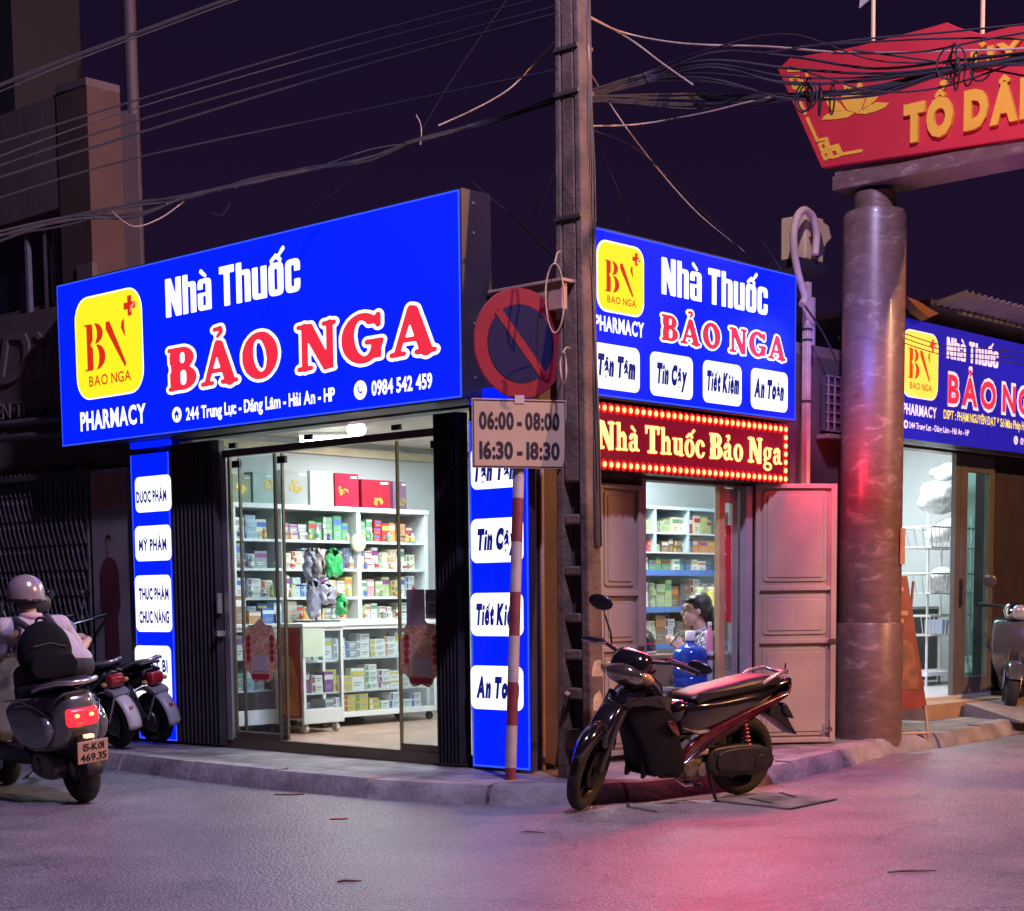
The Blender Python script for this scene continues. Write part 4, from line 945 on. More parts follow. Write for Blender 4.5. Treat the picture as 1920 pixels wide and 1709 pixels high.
strip([(350, 660), (408, 790)]); strip([(420, 820), (490, 975), (555, 962), (572, 1025), (632, 1008), (660, 1070), (795, 1045)]); strip([(505, 1000), (545, 990), (560, 1030), (520, 1042), (505, 1000)])
strip([(525, 1062), (560, 1050), (575, 1090), (545, 1102), (525, 1062)]); strip([(580, 1045), (625, 1032), (642, 1080), (592, 1092), (580, 1045)]); strip([(290, 490), (410, 485), (425, 545)]); strip([(305, 545), (355, 535), (385, 600), (330, 612), (305, 545)]); strip([(380, 560), (405, 620), (350, 630)])
or_.build('corner_ornament', GOLD, gt)
for px, y0_ in ((1637, 80), (1842, 62)):
    q = PX(px, y0_ + 8, 3.5); t = thing('flag_pole', 'thin yellow lit flag pole standing %s of the red name board' % ('at the left peak' if px < 1700 else 'over the middle dip'), 'flag pole', (q[0], q[1], q[2] - .1))
    MB().cyl((0, 0, 0), (-.02, 0, 2.2), .016, .014, 10).build('pole', mat('pole_yellow', (.65, .5, .3), .5), t, smooth=40)
    MB().cyl((0, 0, -.08), (0, 0, .06), .026, n=10).build('socket', mat('band_steel', (.12, .10, .09), .5, .6), t, smooth=40)
    if px < 1700: MB().prism([(0, .5), (.03, .44), (.12, .40), (.10, .62), (.02, .66)], -.004, .004, 'x').build('flag', mat('flag_cloth', (.55, .5, .4), .8, var=.2), t)
q = PD(1674, 1024, depth((3.4, -.52, 1.6))); 
nt_ = MB(); nt_.obx((0, 0, 0), (.10, .012, .27)); tagit(nt_.build('paper_notice', mat('notice_tan', (.55, .36, .20), .7, var=.1), loc=(3.56 + .234 * math.cos(R_(-75)) + .005, -.33 + .234 * math.sin(R_(-75)) - .01, q[2]), rz=R_(15)), 'small tan paper notice pasted on the side of the marble column', 'notice')
# ------------------------------------------------------------------ meter box, conduit and post beside the column
ACW = mat('beige_case', (.52, .36, .16), .55, var=.12, scale=5)
bx0 = PY(1497, 395, -.05); bx1 = PY(1562, 512, -.05)
jb = thing('junction_box', 'beige electric box with thick bent conduit beside the top of the column', 'electric box', (bx0[0], -.05, bx1[2]))
W_, H_ = bx1[0] - bx0[0], bx0[2] - bx1[2]
MB().bx(.10, 0, .05, W_ * .72, .22, H_ * .98).build('case', ACW, jb, bevel=.012)
MB().bx(-.02, -.03, -.02, W_ * .8, .25, .045).build('bracket', mat('bracket_black', (.025, .02, .025), .5, .4), jb)
MB().prism([(W_ * .725, H_ * .95), (W_ * .93, H_ * .9), (W_ * 1.02, H_ * .68), (W_ * .9, H_ * .58), (W_ * .725, H_ * .35)], .02, .10).build('side_flap', ACW, jb, bevel=.006)
P = []; pl_ = [(1526, 478), (1530, 440), (1522, 405), (1505, 392), (1492, 405), (1485, 440), (1487, 480), (1495, 520), (1508, 560), (1500, 575)]
for i in range(len(pl_) - 1):
    for k in range(5):
        f = k / 5; x = pl_[i][0] * (1 - f) + pl_[i + 1][0] * f; y = pl_[i][1] * (1 - f) + pl_[i + 1][1] * f; q = PY(x, y, -.10); P.append((q[0] - bx0[0], -.06, q[2] - bx1[2]))
for _ in range(3): P = [P[0]] + [tuple((np.array(P[i - 1]) + 2 * np.array(P[i]) + np.array(P[i + 1])) / 4) for i in range(1, len(P) - 1)] + [P[-1]]
MB().tube(P, .028, 10).build('conduit', mat('conduit_tan', (.46, .32, .21), .6, var=.2), jb, smooth=60)
MB().prism([(.14, H_ * .55), (.30, H_ * .70), (.36, H_ * .35), (.24, H_ * .18)], -.006, -.001).build('door_label', mat('dark_panel', (.05, .04, .05), .5), jb)
pq = PY(1504, 905, .0); pt_ = PY(1504, 530, .0)
wp = thing('post', 'slender ochre post right of the side sign with cable ties', 'post', (pq[0], -.03, PZT))
MB().bx(-.025, -.025, 0, .025, .025, pt_[2] - PZT).build('shaft', mat('ochre_post', (.50, .33, .22), .6, var=.2, scale=10), wp, bevel=.004)
MB().cyl((.055, -.01, pq[2] + .9), (.055, -.01, pq[2] + 1.25), .026, n=12).build('pipe_sleeve', mat('sleeve_grey', (.25, .17, .14), .5), wp, smooth=40)
tie = MB()
for y in (620, 755, 640): z = PY(1504, y, 0)[2] - PZT; tie.bx(-.032, -.032, z, .032, .032, z + .012)
tie.build('cable_tie', mat('cable_black', (.02, .018, .02), .5), wp)
# grilled vent / window on the dark wall behind
q0, q1 = PY(1536, 706, .02), PY(1566, 812, .02)
gw = thing('wall_grille', 'small rusty metal grille on the dark wall left of the column', 'grille', (q0[0], .02, q1[2]))
W_, H_ = q1[0] - q0[0] + .22, q0[2] - q1[2]; g = MB()
for i in range(6): g.bx(W_ * i / 5 - .006, -.09, 0, W_ * i / 5 + .006, -.078, H_)
for i in range(7): g.bx(-.006, -.0778, H_ * i / 6 - .006, W_ + .006, -.066, H_ * i / 6 + .006)
g.build('bars', mat('rusty_grille', (.24, .16, .14), .7, .3, var=.3, scale=20), gw); MB().bx(0, -.06, 0, W_, -.02, H_).build('backing', mat('dark_panel', (.05, .04, .05), .5), gw); MB().bx(-.03, -.12, -.06, W_ + .03, 0, -.03).build('sill', mat('rusty_grille', (.2, .1, .1), .7), gw)
# reddish gable of a house behind the side sign
rh = thing('house', 'low house with reddish gable wall just behind the side sign', 'house', (3.0, 1.9, 0))
MB().bx(-.2, 0, 3.1, 2.2, 1.6, 3.75).build('wall', mat('pink_render', (.35, .14, .12), .8, var=.2, scale=3), rh)
MB().prism([(-.3, 3.752), (1.0, 4.02), (2.3, 3.752)], -.05, 1.65).build('roof', mat('dark_roof', (.10, .05, .05), .8), rh)
# ------------------------------------------------------------------ neighbour on the left: closed clothes shop with upper floors
TANW = mat('tan_render', (.12, .085, .078), .85, var=.16, scale=2.5, bump=.15, bscale=20)
GRYW = mat('grey_render', (.045, .036, .042), .85, var=.2, scale=2)
ORW = mat('orange_pilaster', (.085, .044, .032), .8, var=.15, scale=4)
nb = thing('tailor_shop', 'closed two storey shophouse with folding gate left of the pharmacy', 'house', (0, 4.32, 0))
Y0 = 4.32
def ny(px, py, x=0.0): q = PX(px, py, x); return q[1] - Y0, q[2]
w_ = MB(); w_.bx(.12, 0, .1, .3, 5.5, 2.29); w_.bx(.06, .0, 2.2905, .4, 5.5, 2.80); w_.build('wall', TANW, nb)
yc, _ = ny(175, 400); yd, _ = ny(115, 400)
w_ = MB(); w_.bx(.12, .33, 2.801, .3, 6, 3.66); w_.bx(.12, yd, 3.66, .3, 6, 3.70)
zt = ny(130, 168)[1]; zl = ny(130, 385)[1]
w_.bx(.0, yd, zl, .3, 6, zt); w_.build('upper_wall', TANW, nb)
MB().bx(-.01, .30, 2.7, .30, yd - .002, zt - .02).build('pilaster', ORW, nb)
MB().bx(-.03, .28, 2.6, .02, .5, 3.9).build('pilaster', TANW, nb)
MB().prism([(.30, zt - .02), (yd, zt), (yd, zt + .06), (.3, zt + .04)], -.015, .3, 'x').build('coping', TANW, nb)
MB().bx(.301, .31, 2.7, .46, .8, zt - .15).build('side_wall', GRYW, nb)
MB().bx(.32, PX(152, 120, 1.0)[1] - Y0, .1, 1.0, 6, 9.5).build('rear_wing', mat('dark_render', (.022, .017, .02), .9, var=.2), nb)
# window recess with bars on the upper floor
z0_, z1_ = ny(60, 580)[1], ny(60, 390)[1]
MB().bx(.20, yd + .05, z0_, .24, 3.2, z1_).build('window', mat('dark_glass', (.02, .018, .03), .15), nb)
fr = MB()
for px in (33, 68, 85, 108): y, _ = ny(px, 480); fr.bx(.08, y - .02, z0_, .12, y + .02, z1_)
fr.bx(.07, yd, z0_ - .05, .12, 3.2, z0_); fr.build('window_bars', mat('frame_grey', (.20, .165, .17), .6, var=.2), nb)
# roller gate track and canopy lines
MB().bx(-.08, .40, 2.235, .05, 5.5, 2.285).build('gate_track', mat('track_steel', (.11, .095, .09), .6, .4, var=.2), nb)
a0, a1 = ny(0, 800), ny(112, 790)
cn = MB(); cn.tube([(-.35, 5.2, a0[1] + .03), (-.05, .52, a0[1] - .02)], .03, 8); cn.tube([(-.30, 5.2, a0[1] - .07), (-.03, .5, a0[1] - .14)], .035, 8); cn.tube([(-.05, .6, 2.55), (-.05, .15, 2.42)], .02, 6); cn.build('awning_pipe', mat('pipe_grey', (.16, .14, .15), .5, .4, var=.2), nb, smooth=60)
# fascia sign with raised script
sgn = thing('shop_sign', 'unlit tan fascia sign with raised script letters over the folding gate', 'sign', (0, 7.2, 2.83), -math.pi / 2)
MB().bx(0, .0, 0, 2.55, .12, .80).build('panel', mat('fascia_tan', (.14, .095, .09), .7, var=.1, scale=3), sgn, bevel=.006)
FG = mat('fascia_letter', (.19, .135, .125), .6, var=.1)
def sl_(px, py): q = PX(px, py, -.02); return 7.2 - q[1], q[2] - 2.83
put_text(sgn, 'Dài', sl_(-6, 700)[0], sl_(106, 680)[0], sl_(50, 712)[1], sl_(50, 618)[1], -.02, FG, off=.006, track=.0, shear=.3, thick=.019)
put_text(sgn, 'Áo', sl_(-90, 700)[0], sl_(-20, 680)[0], sl_(50, 712)[1], sl_(50, 618)[1], -.02, FG, off=.006, track=.0, shear=.3, thick=.019)
put_text(sgn, 'TRUYỀN THỐNG', sl_(-70, 770)[0], sl_(112, 765)[0], sl_(60, 778)[1], sl_(60, 748)[1], -.012, FG, off=-.005, track=.15, thick=.011)
# folding gate
gy0, gy1 = ny(170, 1000)[0], 3.0
fg = thing('folding_gate', 'grey closed folding lattice gate behind the scooter rider', 'gate', (-.02, Y0 + gy0, .12))
GST = mat('gate_steel', (.17, .15, .155), .5, .5, var=.25, scale=12); g = MB(); n = 34; L = gy1 - gy0
for i in range(n + 1):
    y = L * i / n; g.bx(-.016, y - .013, .02, .016, y + .013, 2.12)
g.build('uprights', GST, fg)
x_ = MB()
for i in range(n):
    y = L * i / n; y2 = L * (i + 1) / n
    for z in [0.1 + .21 * k for k in range(10)]:
        for (za, zb, xo) in ((z, z + .19, -.022), (z + .19, z, .022)):
            x_.tube([(xo, y, za), (xo, y2, zb)], .006, 4)
x_.build('lattice', GST, fg)
MB().bx(-.03, -.05, -.01, .03, L, .02).build('rail', GST, fg); MB().bx(.08, 0, 0, .1, L, 2.12).build('backing', mat('dark_panel', (.05, .04, .05), .5), fg)
# tall poster of a woman in a long red tunic
pa, pb_ = ny(174, 885), ny(243, 1240)
po = thing('poster', 'tall poster of a woman in a long red dress beside the folding gate', 'poster', (-.03, Y0 + pa[0], .14), -math.pi / 2)
W_ = pa[0] - ny(246, 1000)[0]; H_ = 2.13
MB().bx(0, 0, 0, W_, .04, H_).build('board', mat('poster_grey', (.30, .265, .26), .6, var=.1, scale=3), po)
PM = mat('poster_maroon', (.15, .028, .04), .6, var=.15); PS = mat('poster_skin', (.34, .22, .19), .6); PH = mat('poster_hair', (.025, .02, .025), .6); PO = mat('poster_peach', (.36, .17, .12), .6, var=.1)
def pp(pts, m, y, nm): MB().prism([(x * W_, z * H_) for x, z in pts], y, y + .0015).build(nm, m, po)
pp([(0.0, .86), (.04, .93), (.2, .985), (.9, .985), (.99, .98), (.99, .86)], PO, -.0025, 'printed_cloud')
cx = .46
pp([(cx + .072 * math.cos(i * .4488), .735 + .022 * math.sin(i * .4488)) for i in range(14)], PH, -.0028, 'printed_hair')
pp([(cx + .06 * math.cos(i * .4488), .715 + .026 * math.sin(i * .4488)) for i in range(14)], PS, -.0045, 'printed_face')
pp([(cx - .03, .665), (cx + .03, .665), (cx + .03, .70), (cx - .03, .70)], PS, -.0032, 'printed_neck')
pp([(.22, .62), (.30, .655), (.42, .672), (.52, .672), (.66, .655), (.72, .62), (.75, .50), (.70, .46), (.66, .50), (.70, .16), (.58, .13), (.30, .13), (.30, .50), (.27, .46), (.21, .49)], PM, -.006, 'printed_dress')
pp([(.33, .05), (.45, .05), (.46, .13), (.34, .13)], PH, -.004, 'printed_trousers'); pp([(.52, .05), (.66, .05), (.66, .13), (.53, .13)], PH, -.004, 'printed_trousers')
# white vertical pipe behind the long sign
q0, q1 = PX(262, 560, .6), PX(240, -40, .6)
tagit(MB().tube([(.6, q0[1], 3.0), (.6, q1[1], q1[2])], .055, 12).build('downpipe', mat('pipe_pale', (.085, .06, .06), .6, var=.15), smooth=60), 'pale vertical pipe rising behind the left end of the long sign', 'pipe')
# ------------------------------------------------------------------ further pharmacy front along the alley
s3 = thing('alley_shop', 'open shop front further along the alley with bright white interior', 'shop', (0, .5, 0))
TH = .27; T3 = 2.5
w_ = MB(); w_.bx(4.76, .05, .1, 5.42, .2, T3 + .1); w_.bx(7.22, .05, .1, 9, .2, 3.6); w_.bx(4.76, .05, T3 + .1, 9, .2, 3.65); w_.build('wall', mat('dark_plum_wall', (.032, .022, .03), .7, var=.15), s3)
w_ = MB(); w_.bx(5.1, 2.6, .2, 9.2, 2.7, 3.1); w_.bx(9.1, .2, .2, 9.2, 2.6, 3.1); w_.bx(5.3, .2, .2, 5.38, 1.3, 3.1); w_.build('inner_wall', WHT, s3)
MB().bx(5.3, .2, 3.1, 9.2, 2.7, 3.16).build('ceiling', mat('ceiling_white', (.75, .76, .76), .7, var=.03), s3)
MB().bx(5.42, -.02, .1, 9.2, 2.6, TH).build('floor', mat('pale_tiles', (.58, .56, .54), .3, var=.06), s3)
MB().bx(5.42, -.30, .1, 7.3, -.022, TH - .03).build('step', mat('ochre_step', (.34, .22, .12), .8, var=.25, scale=5), s3)
MB().bx(5.38, .02, T3, 7.25, .16, T3 + .098).build('lintel', DALU, s3)
MB().bx(5.2, -.28, T3 + .02, 9, -.02, T3 + .05).build('soffit', mat('soffit_steel', (.4, .4, .4), .45, .3), s3)
c_ = MB(); c_.bx(5.42, 2.55, 2.02, 9.1, 2.598, 2.10); c_.build('dado_trim', mat('grey_trim', (.30, .29, .30), .6), s3)
dr = MB().bx(7.6, 2.555, .28, 8.5, 2.595, 1.62).build('inner_door', mat('pale_grey_door', (.50, .53, .57), .5, var=.04), s3)
f_ = MB(); f_.bx(7.52, 2.54, .27, 7.6, 2.598, 1.70); f_.bx(8.5, 2.54, .27, 8.58, 2.598, 1.70); f_.bx(7.6, 2.54, 1.62, 8.5, 2.598, 1.70); f_.build('door_frame', mat('grey_trim', (.30, .29, .30), .6), dr)
xa, xb, xc, xd = [PY(p, 1100, .52)[0] for p in (1795, 1806, 1858, 1880)]
fl = MB()
for x0_, x1_ in ((PY(1786, 1100, .52)[0], xa), (PY(1800, 1100, .5)[0], PY(1812, 1100, .5)[0]), (PY(1852, 1100, .5)[0], xc)): fl.bx(x0_, .0, TH, x1_, .05, T3 - .002)
fl.bx(PY(1812, 1100, .5)[0], .005, TH, PY(1852, 1100, .5)[0], .045, TH + .16); fl.bx(PY(1812, 1100, .5)[0], .005, T3 - .16, PY(1852, 1100, .5)[0], .045, T3 - .003)
fd = fl.build('glass_door', mat('door_bronze_alu', (.20, .185, .17), .4, .5, var=.1), s3, bevel=.004)
MB().bx(PY(1812, 1100, .5)[0], .02, TH + .16, PY(1852, 1100, .5)[0], .028, T3 - .16).build('pane', glass_mat('teal_glass', (.62, .80, .76), dust=.02), fd)
MB().bx(PY(1800, 1100, .5)[0] - .02, -.02, 1.1, PY(1800, 1100, .5)[0] + .02, -.001, 1.35).build('handle', BLK, fd)
rf = MB(); vs = []; fs = []; k = 90; _rx = PY(1812, 575, -.15)
for i in range(k + 1):
    x = _rx[0] + 2.6 * i / k; dz = .016 * math.cos(i * 1.6)
    vs += [(x, -.65, _rx[2] + .12 + dz), (x, .6, _rx[2] - .13 + dz)]
for i in range(k): a = 2 * i; fs.append((a, a + 1, a + 3, a + 2))
rf.add(vs, fs); ro = rf.build('roof', mat('tin_roof', (.30, .27, .30), .5, .4, var=.15), s3); ro.modifiers.new('t', 'SOLIDIFY').thickness = .004
MB().bx(5.3, -.35, 3.655, 9.2, 1.6, 3.70).build('roof_edge', mat('dark_steel', (.07, .06, .065), .5, .3), s3)
MB().tube([(5.75, -.36, 3.64), (9.2, -.36, 3.66)], .018, 6).build('gutter_pipe', ALU, s3)
_tq = [PY(a, b, .05) for a, b in ((1700, 556), (1722, 580), (1742, 595), (1760, 588), (1742, 578), (1724, 566))]
tp_ = thing('torn_tarp', 'torn reddish tarpaulin hanging from the roof edge behind the column', 'tarpaulin', tuple(_tq[2]))
_t = MB(); _t.add([tuple(q - _tq[2]) for q in _tq] + [tuple(q - _tq[2] + np.array([.03, .09, -.02])) for q in _tq], [(0, 1, 5), (1, 2, 4, 5), (2, 3, 4), (6, 11, 7), (7, 11, 10, 8), (8, 10, 9)] + [(k, (k + 1) % 6, (k + 1) % 6 + 6, k + 6) for k in range(6)]); _t.build('tarp_sheet', mat('tarp_red', (.20, .08, .05), .7, var=.2), tp_)
lamp('alley_shop_light', 'AREA', (7.2, 1.75, 3.05), 120, (.90, .99, 1.0), 1.2)
# ramp and kerb stone in front
rp_ = MB(); rp_.add([(6.05, -.02 + .5 - .32, .23), (7.1, .18, .23), (6.9, -.62, .115), (5.7, -.55, .115), (6.05, .18, .10), (7.1, .18, .10), (6.9, -.62, .10), (5.7, -.55, .10)], [(0, 3, 2, 1), (4, 5, 6, 7), (0, 1, 5, 4), (1, 2, 6, 5), (2, 3, 7, 6), (3, 0, 4, 7)])
tagit(rp_.build('entrance_ramp', mat('ramp_grey', (.26, .22, .20), .8, var=.25, scale=6)), 'grey concrete ramp up to the bright shop behind the column', 'ramp')
# red A-frame board
af = PZ(1740, 1376, PZT); v3 = thing('a_frame_sign', 'red A frame advertising board standing behind the marble column', 'sign', (af[0], af[1], PZT), R_(-38))
rd = MB(); rd.add([(-.62, -.02, .20), (-.02, -.02, .20), (-.10, .22, 1.24), (-.54, .22, 1.24), (-.62, .0, .20), (-.02, .0, .20), (-.10, .24, 1.24), (-.54, .24, 1.24)], [(0, 1, 2, 3), (7, 6, 5, 4), (0, 4, 5, 1), (1, 5, 6, 2), (2, 6, 7, 3), (3, 7, 4, 0)])
bdv = rd.build('board', mat('board_print_red', (.20, .012, .012), .35, var=.35, scale=4), v3)
def onb(x, z, e=.004): k = (z - .2) / 1.04; return (x, -.02 + .24 * k - e, z)
pr = MB()
for z, a_, b_ in ((1.12, -.40, -.14), (1.06, -.44, -.24), (.93, -.42, -.12), (.87, -.40, -.16)): pr.add([onb(a_, z), onb(b_, z), onb(b_, z + .035), onb(a_, z + .035)], [(0, 1, 2, 3)])
pr.build('printed_lines', mat('print_peach', (.6, .28, .18), .5), v3)
MB().add([onb(-.55, .35), onb(-.07, .35), onb(-.10, .72), onb(-.3, .78), onb(-.5, .68)], [(0, 1, 2, 3, 4)]).build('printed_picture', mat('print_orange', (.20, .05, .02), .4, var=.6, scale=8), v3)
lg = MB()
for x in (-.60, -.04): lg.tube([(x, -.03, .22), (x, -.09, 0)], .012, 8); lg.tube([(x * .9, .25, 1.2), (x, .48, 0)], .012, 8)
lg.tube([(-.60, -.09, .012), (-.04, -.09, .012)], .012, 8); lg.build('legs', mat('frame_tan', (.45, .30, .18), .5, .3), v3, smooth=60)
# wire basket rack with bags
rk_ = thing('basket_rack', 'white wire rack with tilted baskets inside the bright alley shop', 'rack', (PY(1775, 1200, 1.5)[0], 1.5, TH))
WR = mat('wire_white', (.78, .78, .77), .4); fr = MB()
for x in (-.42, .5):
    for y in (0, .35): fr.tube([(x, y, 0), (x, y, 1.75)], .014, 8)
fr.bx(-.45, -.03, .10, .55, .38, .14); fr.build('frame', WR, rk_, smooth=60)
for zb in (.52, .95, 1.42):
    b = MB()
    for k in range(9):
        y = -.10 + .45 * k / 8
    for (p, q_) in (((-.45, -.02), (-.62, .22)), ((.5, -.02), (.5, .22))): pass
    x0_, x1_ = -.42, .5
    b.tube([(x0_ - .02, -.05, zb), (x1_, -.05, zb), (x1_, .36, zb), (x0_ - .02, .36, zb), (x0_ - .02, -.05, zb)], .009, 6)
    b.tube([(x0_ - .2, -.14, zb + .2), (x1_, -.14, zb + .2), (x1_, .36, zb + .2), (x0_ - .2, .36, zb + .2), (x0_ - .2, -.14, zb + .2)], .011, 6)
    for k in range(14):
        f = k / 13; b.tube([(x0_ + (x1_ - x0_) * f, -.05, zb), (x0_ - .2 + (x1_ - x0_ + .2) * f, -.14, zb + .2)], .005, 5)
    for k in range(6):
        f = k / 5; b.tube([(x0_ - .02, -.05 + .41 * f, zb), (x0_ - .2, -.14 + .5 * f, zb + .2)], .005, 5)
        b.tube([(x0_, -.05 + .41 * f, zb), (x1_, -.05 + .41 * f, zb)], .004, 5)
    b.build('basket', WR, rk_, smooth=60)
BAGM = mat('clear_bag', (.72, .74, .74), .25, var=.15, scale=14, bump=.8, bscale=14)
for (x, y, z, r, lab) in ((.18, .12, 1.12, (.36, .2, .17), 'white plastic bag bundle in the middle basket of the wire rack'), (.2, .12, 1.62, (.30, .2, .14), 'white plastic bag bundle in the top basket of the wire rack'), (.28, .2, 1.98, (.42, .22, .17), 'large white plastic pack piled above the wire rack'), (.3, .2, 2.24, (.26, .2, .10), 'flat white plastic pack topmost above the wire rack')):
    b = MB(); rr = random.Random(int(z * 100))
    for k in range(7): b.ell((rr.uniform(-.5, .5) * r[0], rr.uniform(-.4, .4) * r[1], rr.uniform(-.5, .5) * r[2]), (r[0] * rr.uniform(.4, .65), r[1] * .6, r[2] * rr.uniform(.5, .7)))
    o = blob(b, 'plastic_bag', BAGM, .03, None, 2); o.location = (rk_.location[0] + x, 1.5 + y, TH + z - .02); tagit(o, lab, 'bag')
for i, (dx_, c_) in enumerate(((-.28, 'white'), (-.10, 'white'))):
    t = thing('bottle', ['white lotion bottle on the floor under the wire rack, nearer the door edge', 'white lotion bottle on the floor under the wire rack, farther from the door edge'][1 - i], 'bottle', (rk_.location[0] + .25 + dx_ * .8, 1.30, TH))
    MB().lathe([(.055, 0), (.058, .02), (.058, .18), (.03, .22), (.026, .24)], n=20).build('body', mat('bottle_white', (.75, .76, .74), .35), t, smooth=50); MB().lathe([(.03, .24), (.03, .30)], n=16).build('lid', WR, t, smooth=50)
    MB().lathe([(.0586, .05), (.0586, .13)], n=20).build('bottle_label', mat('label_green', (.25, .35, .2), .5), t)
tagit(MB().bx(-.12, -.1, 0, .2, .1, .14).build('storage_box', mat('pale_blue_box', (.40, .46, .68), .5, var=.1), loc=(rk_.location[0] + .05, 1.62, TH + .535)), 'pale blue box in the lowest basket of the wire rack', 'box')
ct = thing('counter', 'dark low counter at the back of the bright alley shop', 'counter', (rk_.location[0] - .1, 2.1, TH))
MB().bx(-.5, 0, 0, 1.6, .4, .78).build('body', mat('dark_counter', (.10, .09, .09), .5), ct, bevel=.006); MB().bx(-.53, -.03, .7805, 1.63, .42, .81).build('counter_top', mat('grey_top', (.4, .4, .42), .4), ct)
tagit(MB().bx(0, 0, 0, .28, .22, .16).build('storage_box', mat('purple_box', (.42, .08, .36), .5), loc=(rk_.location[0] - .45, 2.12, TH + .811)), 'purple box on the dark counter in the alley shop', 'box')
# ------------------------------------------------------------------ pharmacy interior: shelves, counters, goods
SHW = mat('shelf_white', (.70, .73, .74), .4, var=.05)
SHB = mat('shelf_blue', (.10, .20, .55), .4, var=.08)
CAB_G = glass_mat('cabinet_glass', dust=.01)
PAL = {'white': (.78, .78, .76), 'cream': (.72, .66, .50), 'yellow': (.66, .50, .10), 'green': (.14, .34, .18), 'red': (.48, .05, .05), 'orange': (.60, .26, .10), 'blue': (.08, .16, .48), 'pale blue': (.36, .52, .66), 'pink': (.66, .30, .38), 'purple': (.28, .08, .30), 'maroon': (.24, .025, .05), 'brown': (.28, .17, .10), 'grey': (.35, .35, .37), 'lime': (.40, .50, .24)}
def boxm(c): return mat('carton_' + c.replace(' ', '_'), PAL[c], .45, var=.08, scale=18)
BANDS = ['red', 'blue', 'green', 'orange', 'white', 'purple', 'yellow', 'grey']
ORD = ['first', 'second', 'third', 'fourth', 'fifth', 'sixth', 'seventh', 'eighth', 'ninth', 'tenth', 'eleventh', 'twelfth', 'thirteenth', 'fourteenth', 'fifteenth', 'sixteenth', 'seventeenth', 'eighteenth']
PROTO = {}
def carton(color, w, d, h, band):
    """one printed box: body, printed band and text block"""
    k = (color, round(w, 2), round(d, 2), round(h, 2), band)
    if k not in PROTO:
        b = MB().bx(-w / 2, 0, 0, w / 2, d, h).mesh('medicine_box'); b.materials.append(boxm(color)); b.materials.append(boxm(band)); b.materials.append(boxm('grey' if color != 'grey' else 'white'))
        b2 = bmesh.new(); b2.from_mesh(b)
        def q(x0, z0, x1, z1, mi, e):
            f = b2.faces.new([b2.verts.new(p) for p in ((x0, -e, z0), (x1, -e, z0), (x1, -e, z1), (x0, -e, z1))]); f.material_index = mi
        if band != color:
            if h > w * .7: q(-w / 2 * .96, h * .62, w / 2 * .96, h * .86, 1, .0012); q(-w * .3, h * .3, w * .3, h * .36, 2, .0012); q(-w * .3, h * .18, w * .15, h * .24, 2, .0012)
            else: q(-w * .47, h * .12, -w * .22, h * .88, 1, .0012); q(-w * .1, h * .55, w * .4, h * .72, 2, .0012); q(-w * .1, h * .3, w * .25, h * .42, 2, .0012)
        b2.to_mesh(b); b2.free(); PROTO[k] = b
    return PROTO[k]
NB_ = [0]
def add_box(x, y, z, w, d, h, color, band, label, group, rz=0):
    o = bpy.data.objects.new('medicine_box', carton(color, w, d, h, band)); COL.objects.link(o); o.location = (x, y, z); o.rotation_euler = (0, 0, rz); NB_[0] += 1
    return tagit(o, label, 'box', group)
def fill_row(x0, x1, y, z, hmax, rnd, colors, where, group, wr=(.055, .10), stack=.6, dmax=.16, gap=.008, same=.35):
    """boxes along one shelf; every stack is described by its colour, its shelf and its place along it"""
    x = x0; i = 0; pc = None
    while True:
        w = round(rnd.uniform(*wr), 2)
        if x + w > x1 or i >= len(ORD): break
        c = pc if (pc and rnd.random() < same) else rnd.choice(colors); pc = c; band = rnd.choice([b for b in BANDS if b != c])
        if rnd.random() < stack:
            h = round(rnd.uniform(.045, .072), 3); n = max(1, min(4, int(hmax * rnd.uniform(.75, 1.0) / h)))
            for k in range(n):
                if (k + 1) * h > hmax: break
                pos = ['lowest in', 'second up in', 'third up in', 'topmost in'][k if k < n - 1 else 3] if n > 1 else 'in'
                add_box(x + w / 2 + rnd.uniform(-.004, .004), y + rnd.uniform(0, .02), z + k * (h + .0006), w, round(rnd.uniform(.1, dmax), 2), h, c, band, f'{c} medicine box {pos} {ORD[i]} stack, {where}', group, rnd.uniform(-.05, .05))
        else:
            h = round(rnd.uniform(.68, .97) * hmax, 2)
            add_box(x + w / 2, y + rnd.uniform(0, .03), z, w, round(rnd.uniform(.05, dmax), 2), h, c, band, f'{c} upright medicine box, {ORD[i]} item, {where}', group, rnd.uniform(-.06, .06))
        x += w + gap + rnd.uniform(0, .012); i += 1
rg = random.Random(11)
# tall wall shelf (front edge at y = 3.85)
YF = 3.85
def sx_(px): return PY(px, 1060, YF)[0]
def sz_(py): return PY(680, py, YF)[2]
zsh = [sz_(961), sz_(1015), sz_(1067), sz_(1119), sz_(1160)]; XL, XM0, XM1, XR = sx_(440), sx_(533), sx_(674), sx_(800)
ts = thing('wall_shelf', 'tall white wall shelf full of medicine behind the glass counter', 'shelf', ((XL + XR) / 2, YF, .17))
ox = (XL + XR) / 2
fr = MB()
for x in (XL, XM0, XM1, XR): fr.bx(x - ox - .022, 0, 0, x - ox + .022, .36, zsh[0] - .17)
fr.bx(XL - ox - .03, -.01, zsh[0] - .1698, XR - ox + .03, .37, zsh[0] - .13); fr.build('frame', SHW, ts, bevel=.003)
MB().bx(XL - ox, .375, 0, XR - ox, .39, zsh[0] - .14).build('back_panel', mat('shelf_back', (.42, .45, .45), .5, var=.08), ts)
for z in zsh[1:]:
    for a_, b_ in ((XL, XM0), (XM0, XM1), (XM1, XR)): MB().bx(a_ - ox + .0225, .004, z - .17 - .022, b_ - ox - .0225, .37, z - .17).build('shelf_board', SHW, ts)
SHN = ['top', 'second', 'third', 'lowest']
WARM = ['white', 'green', 'maroon', 'white', 'grey', 'orange', 'yellow', 'cream']
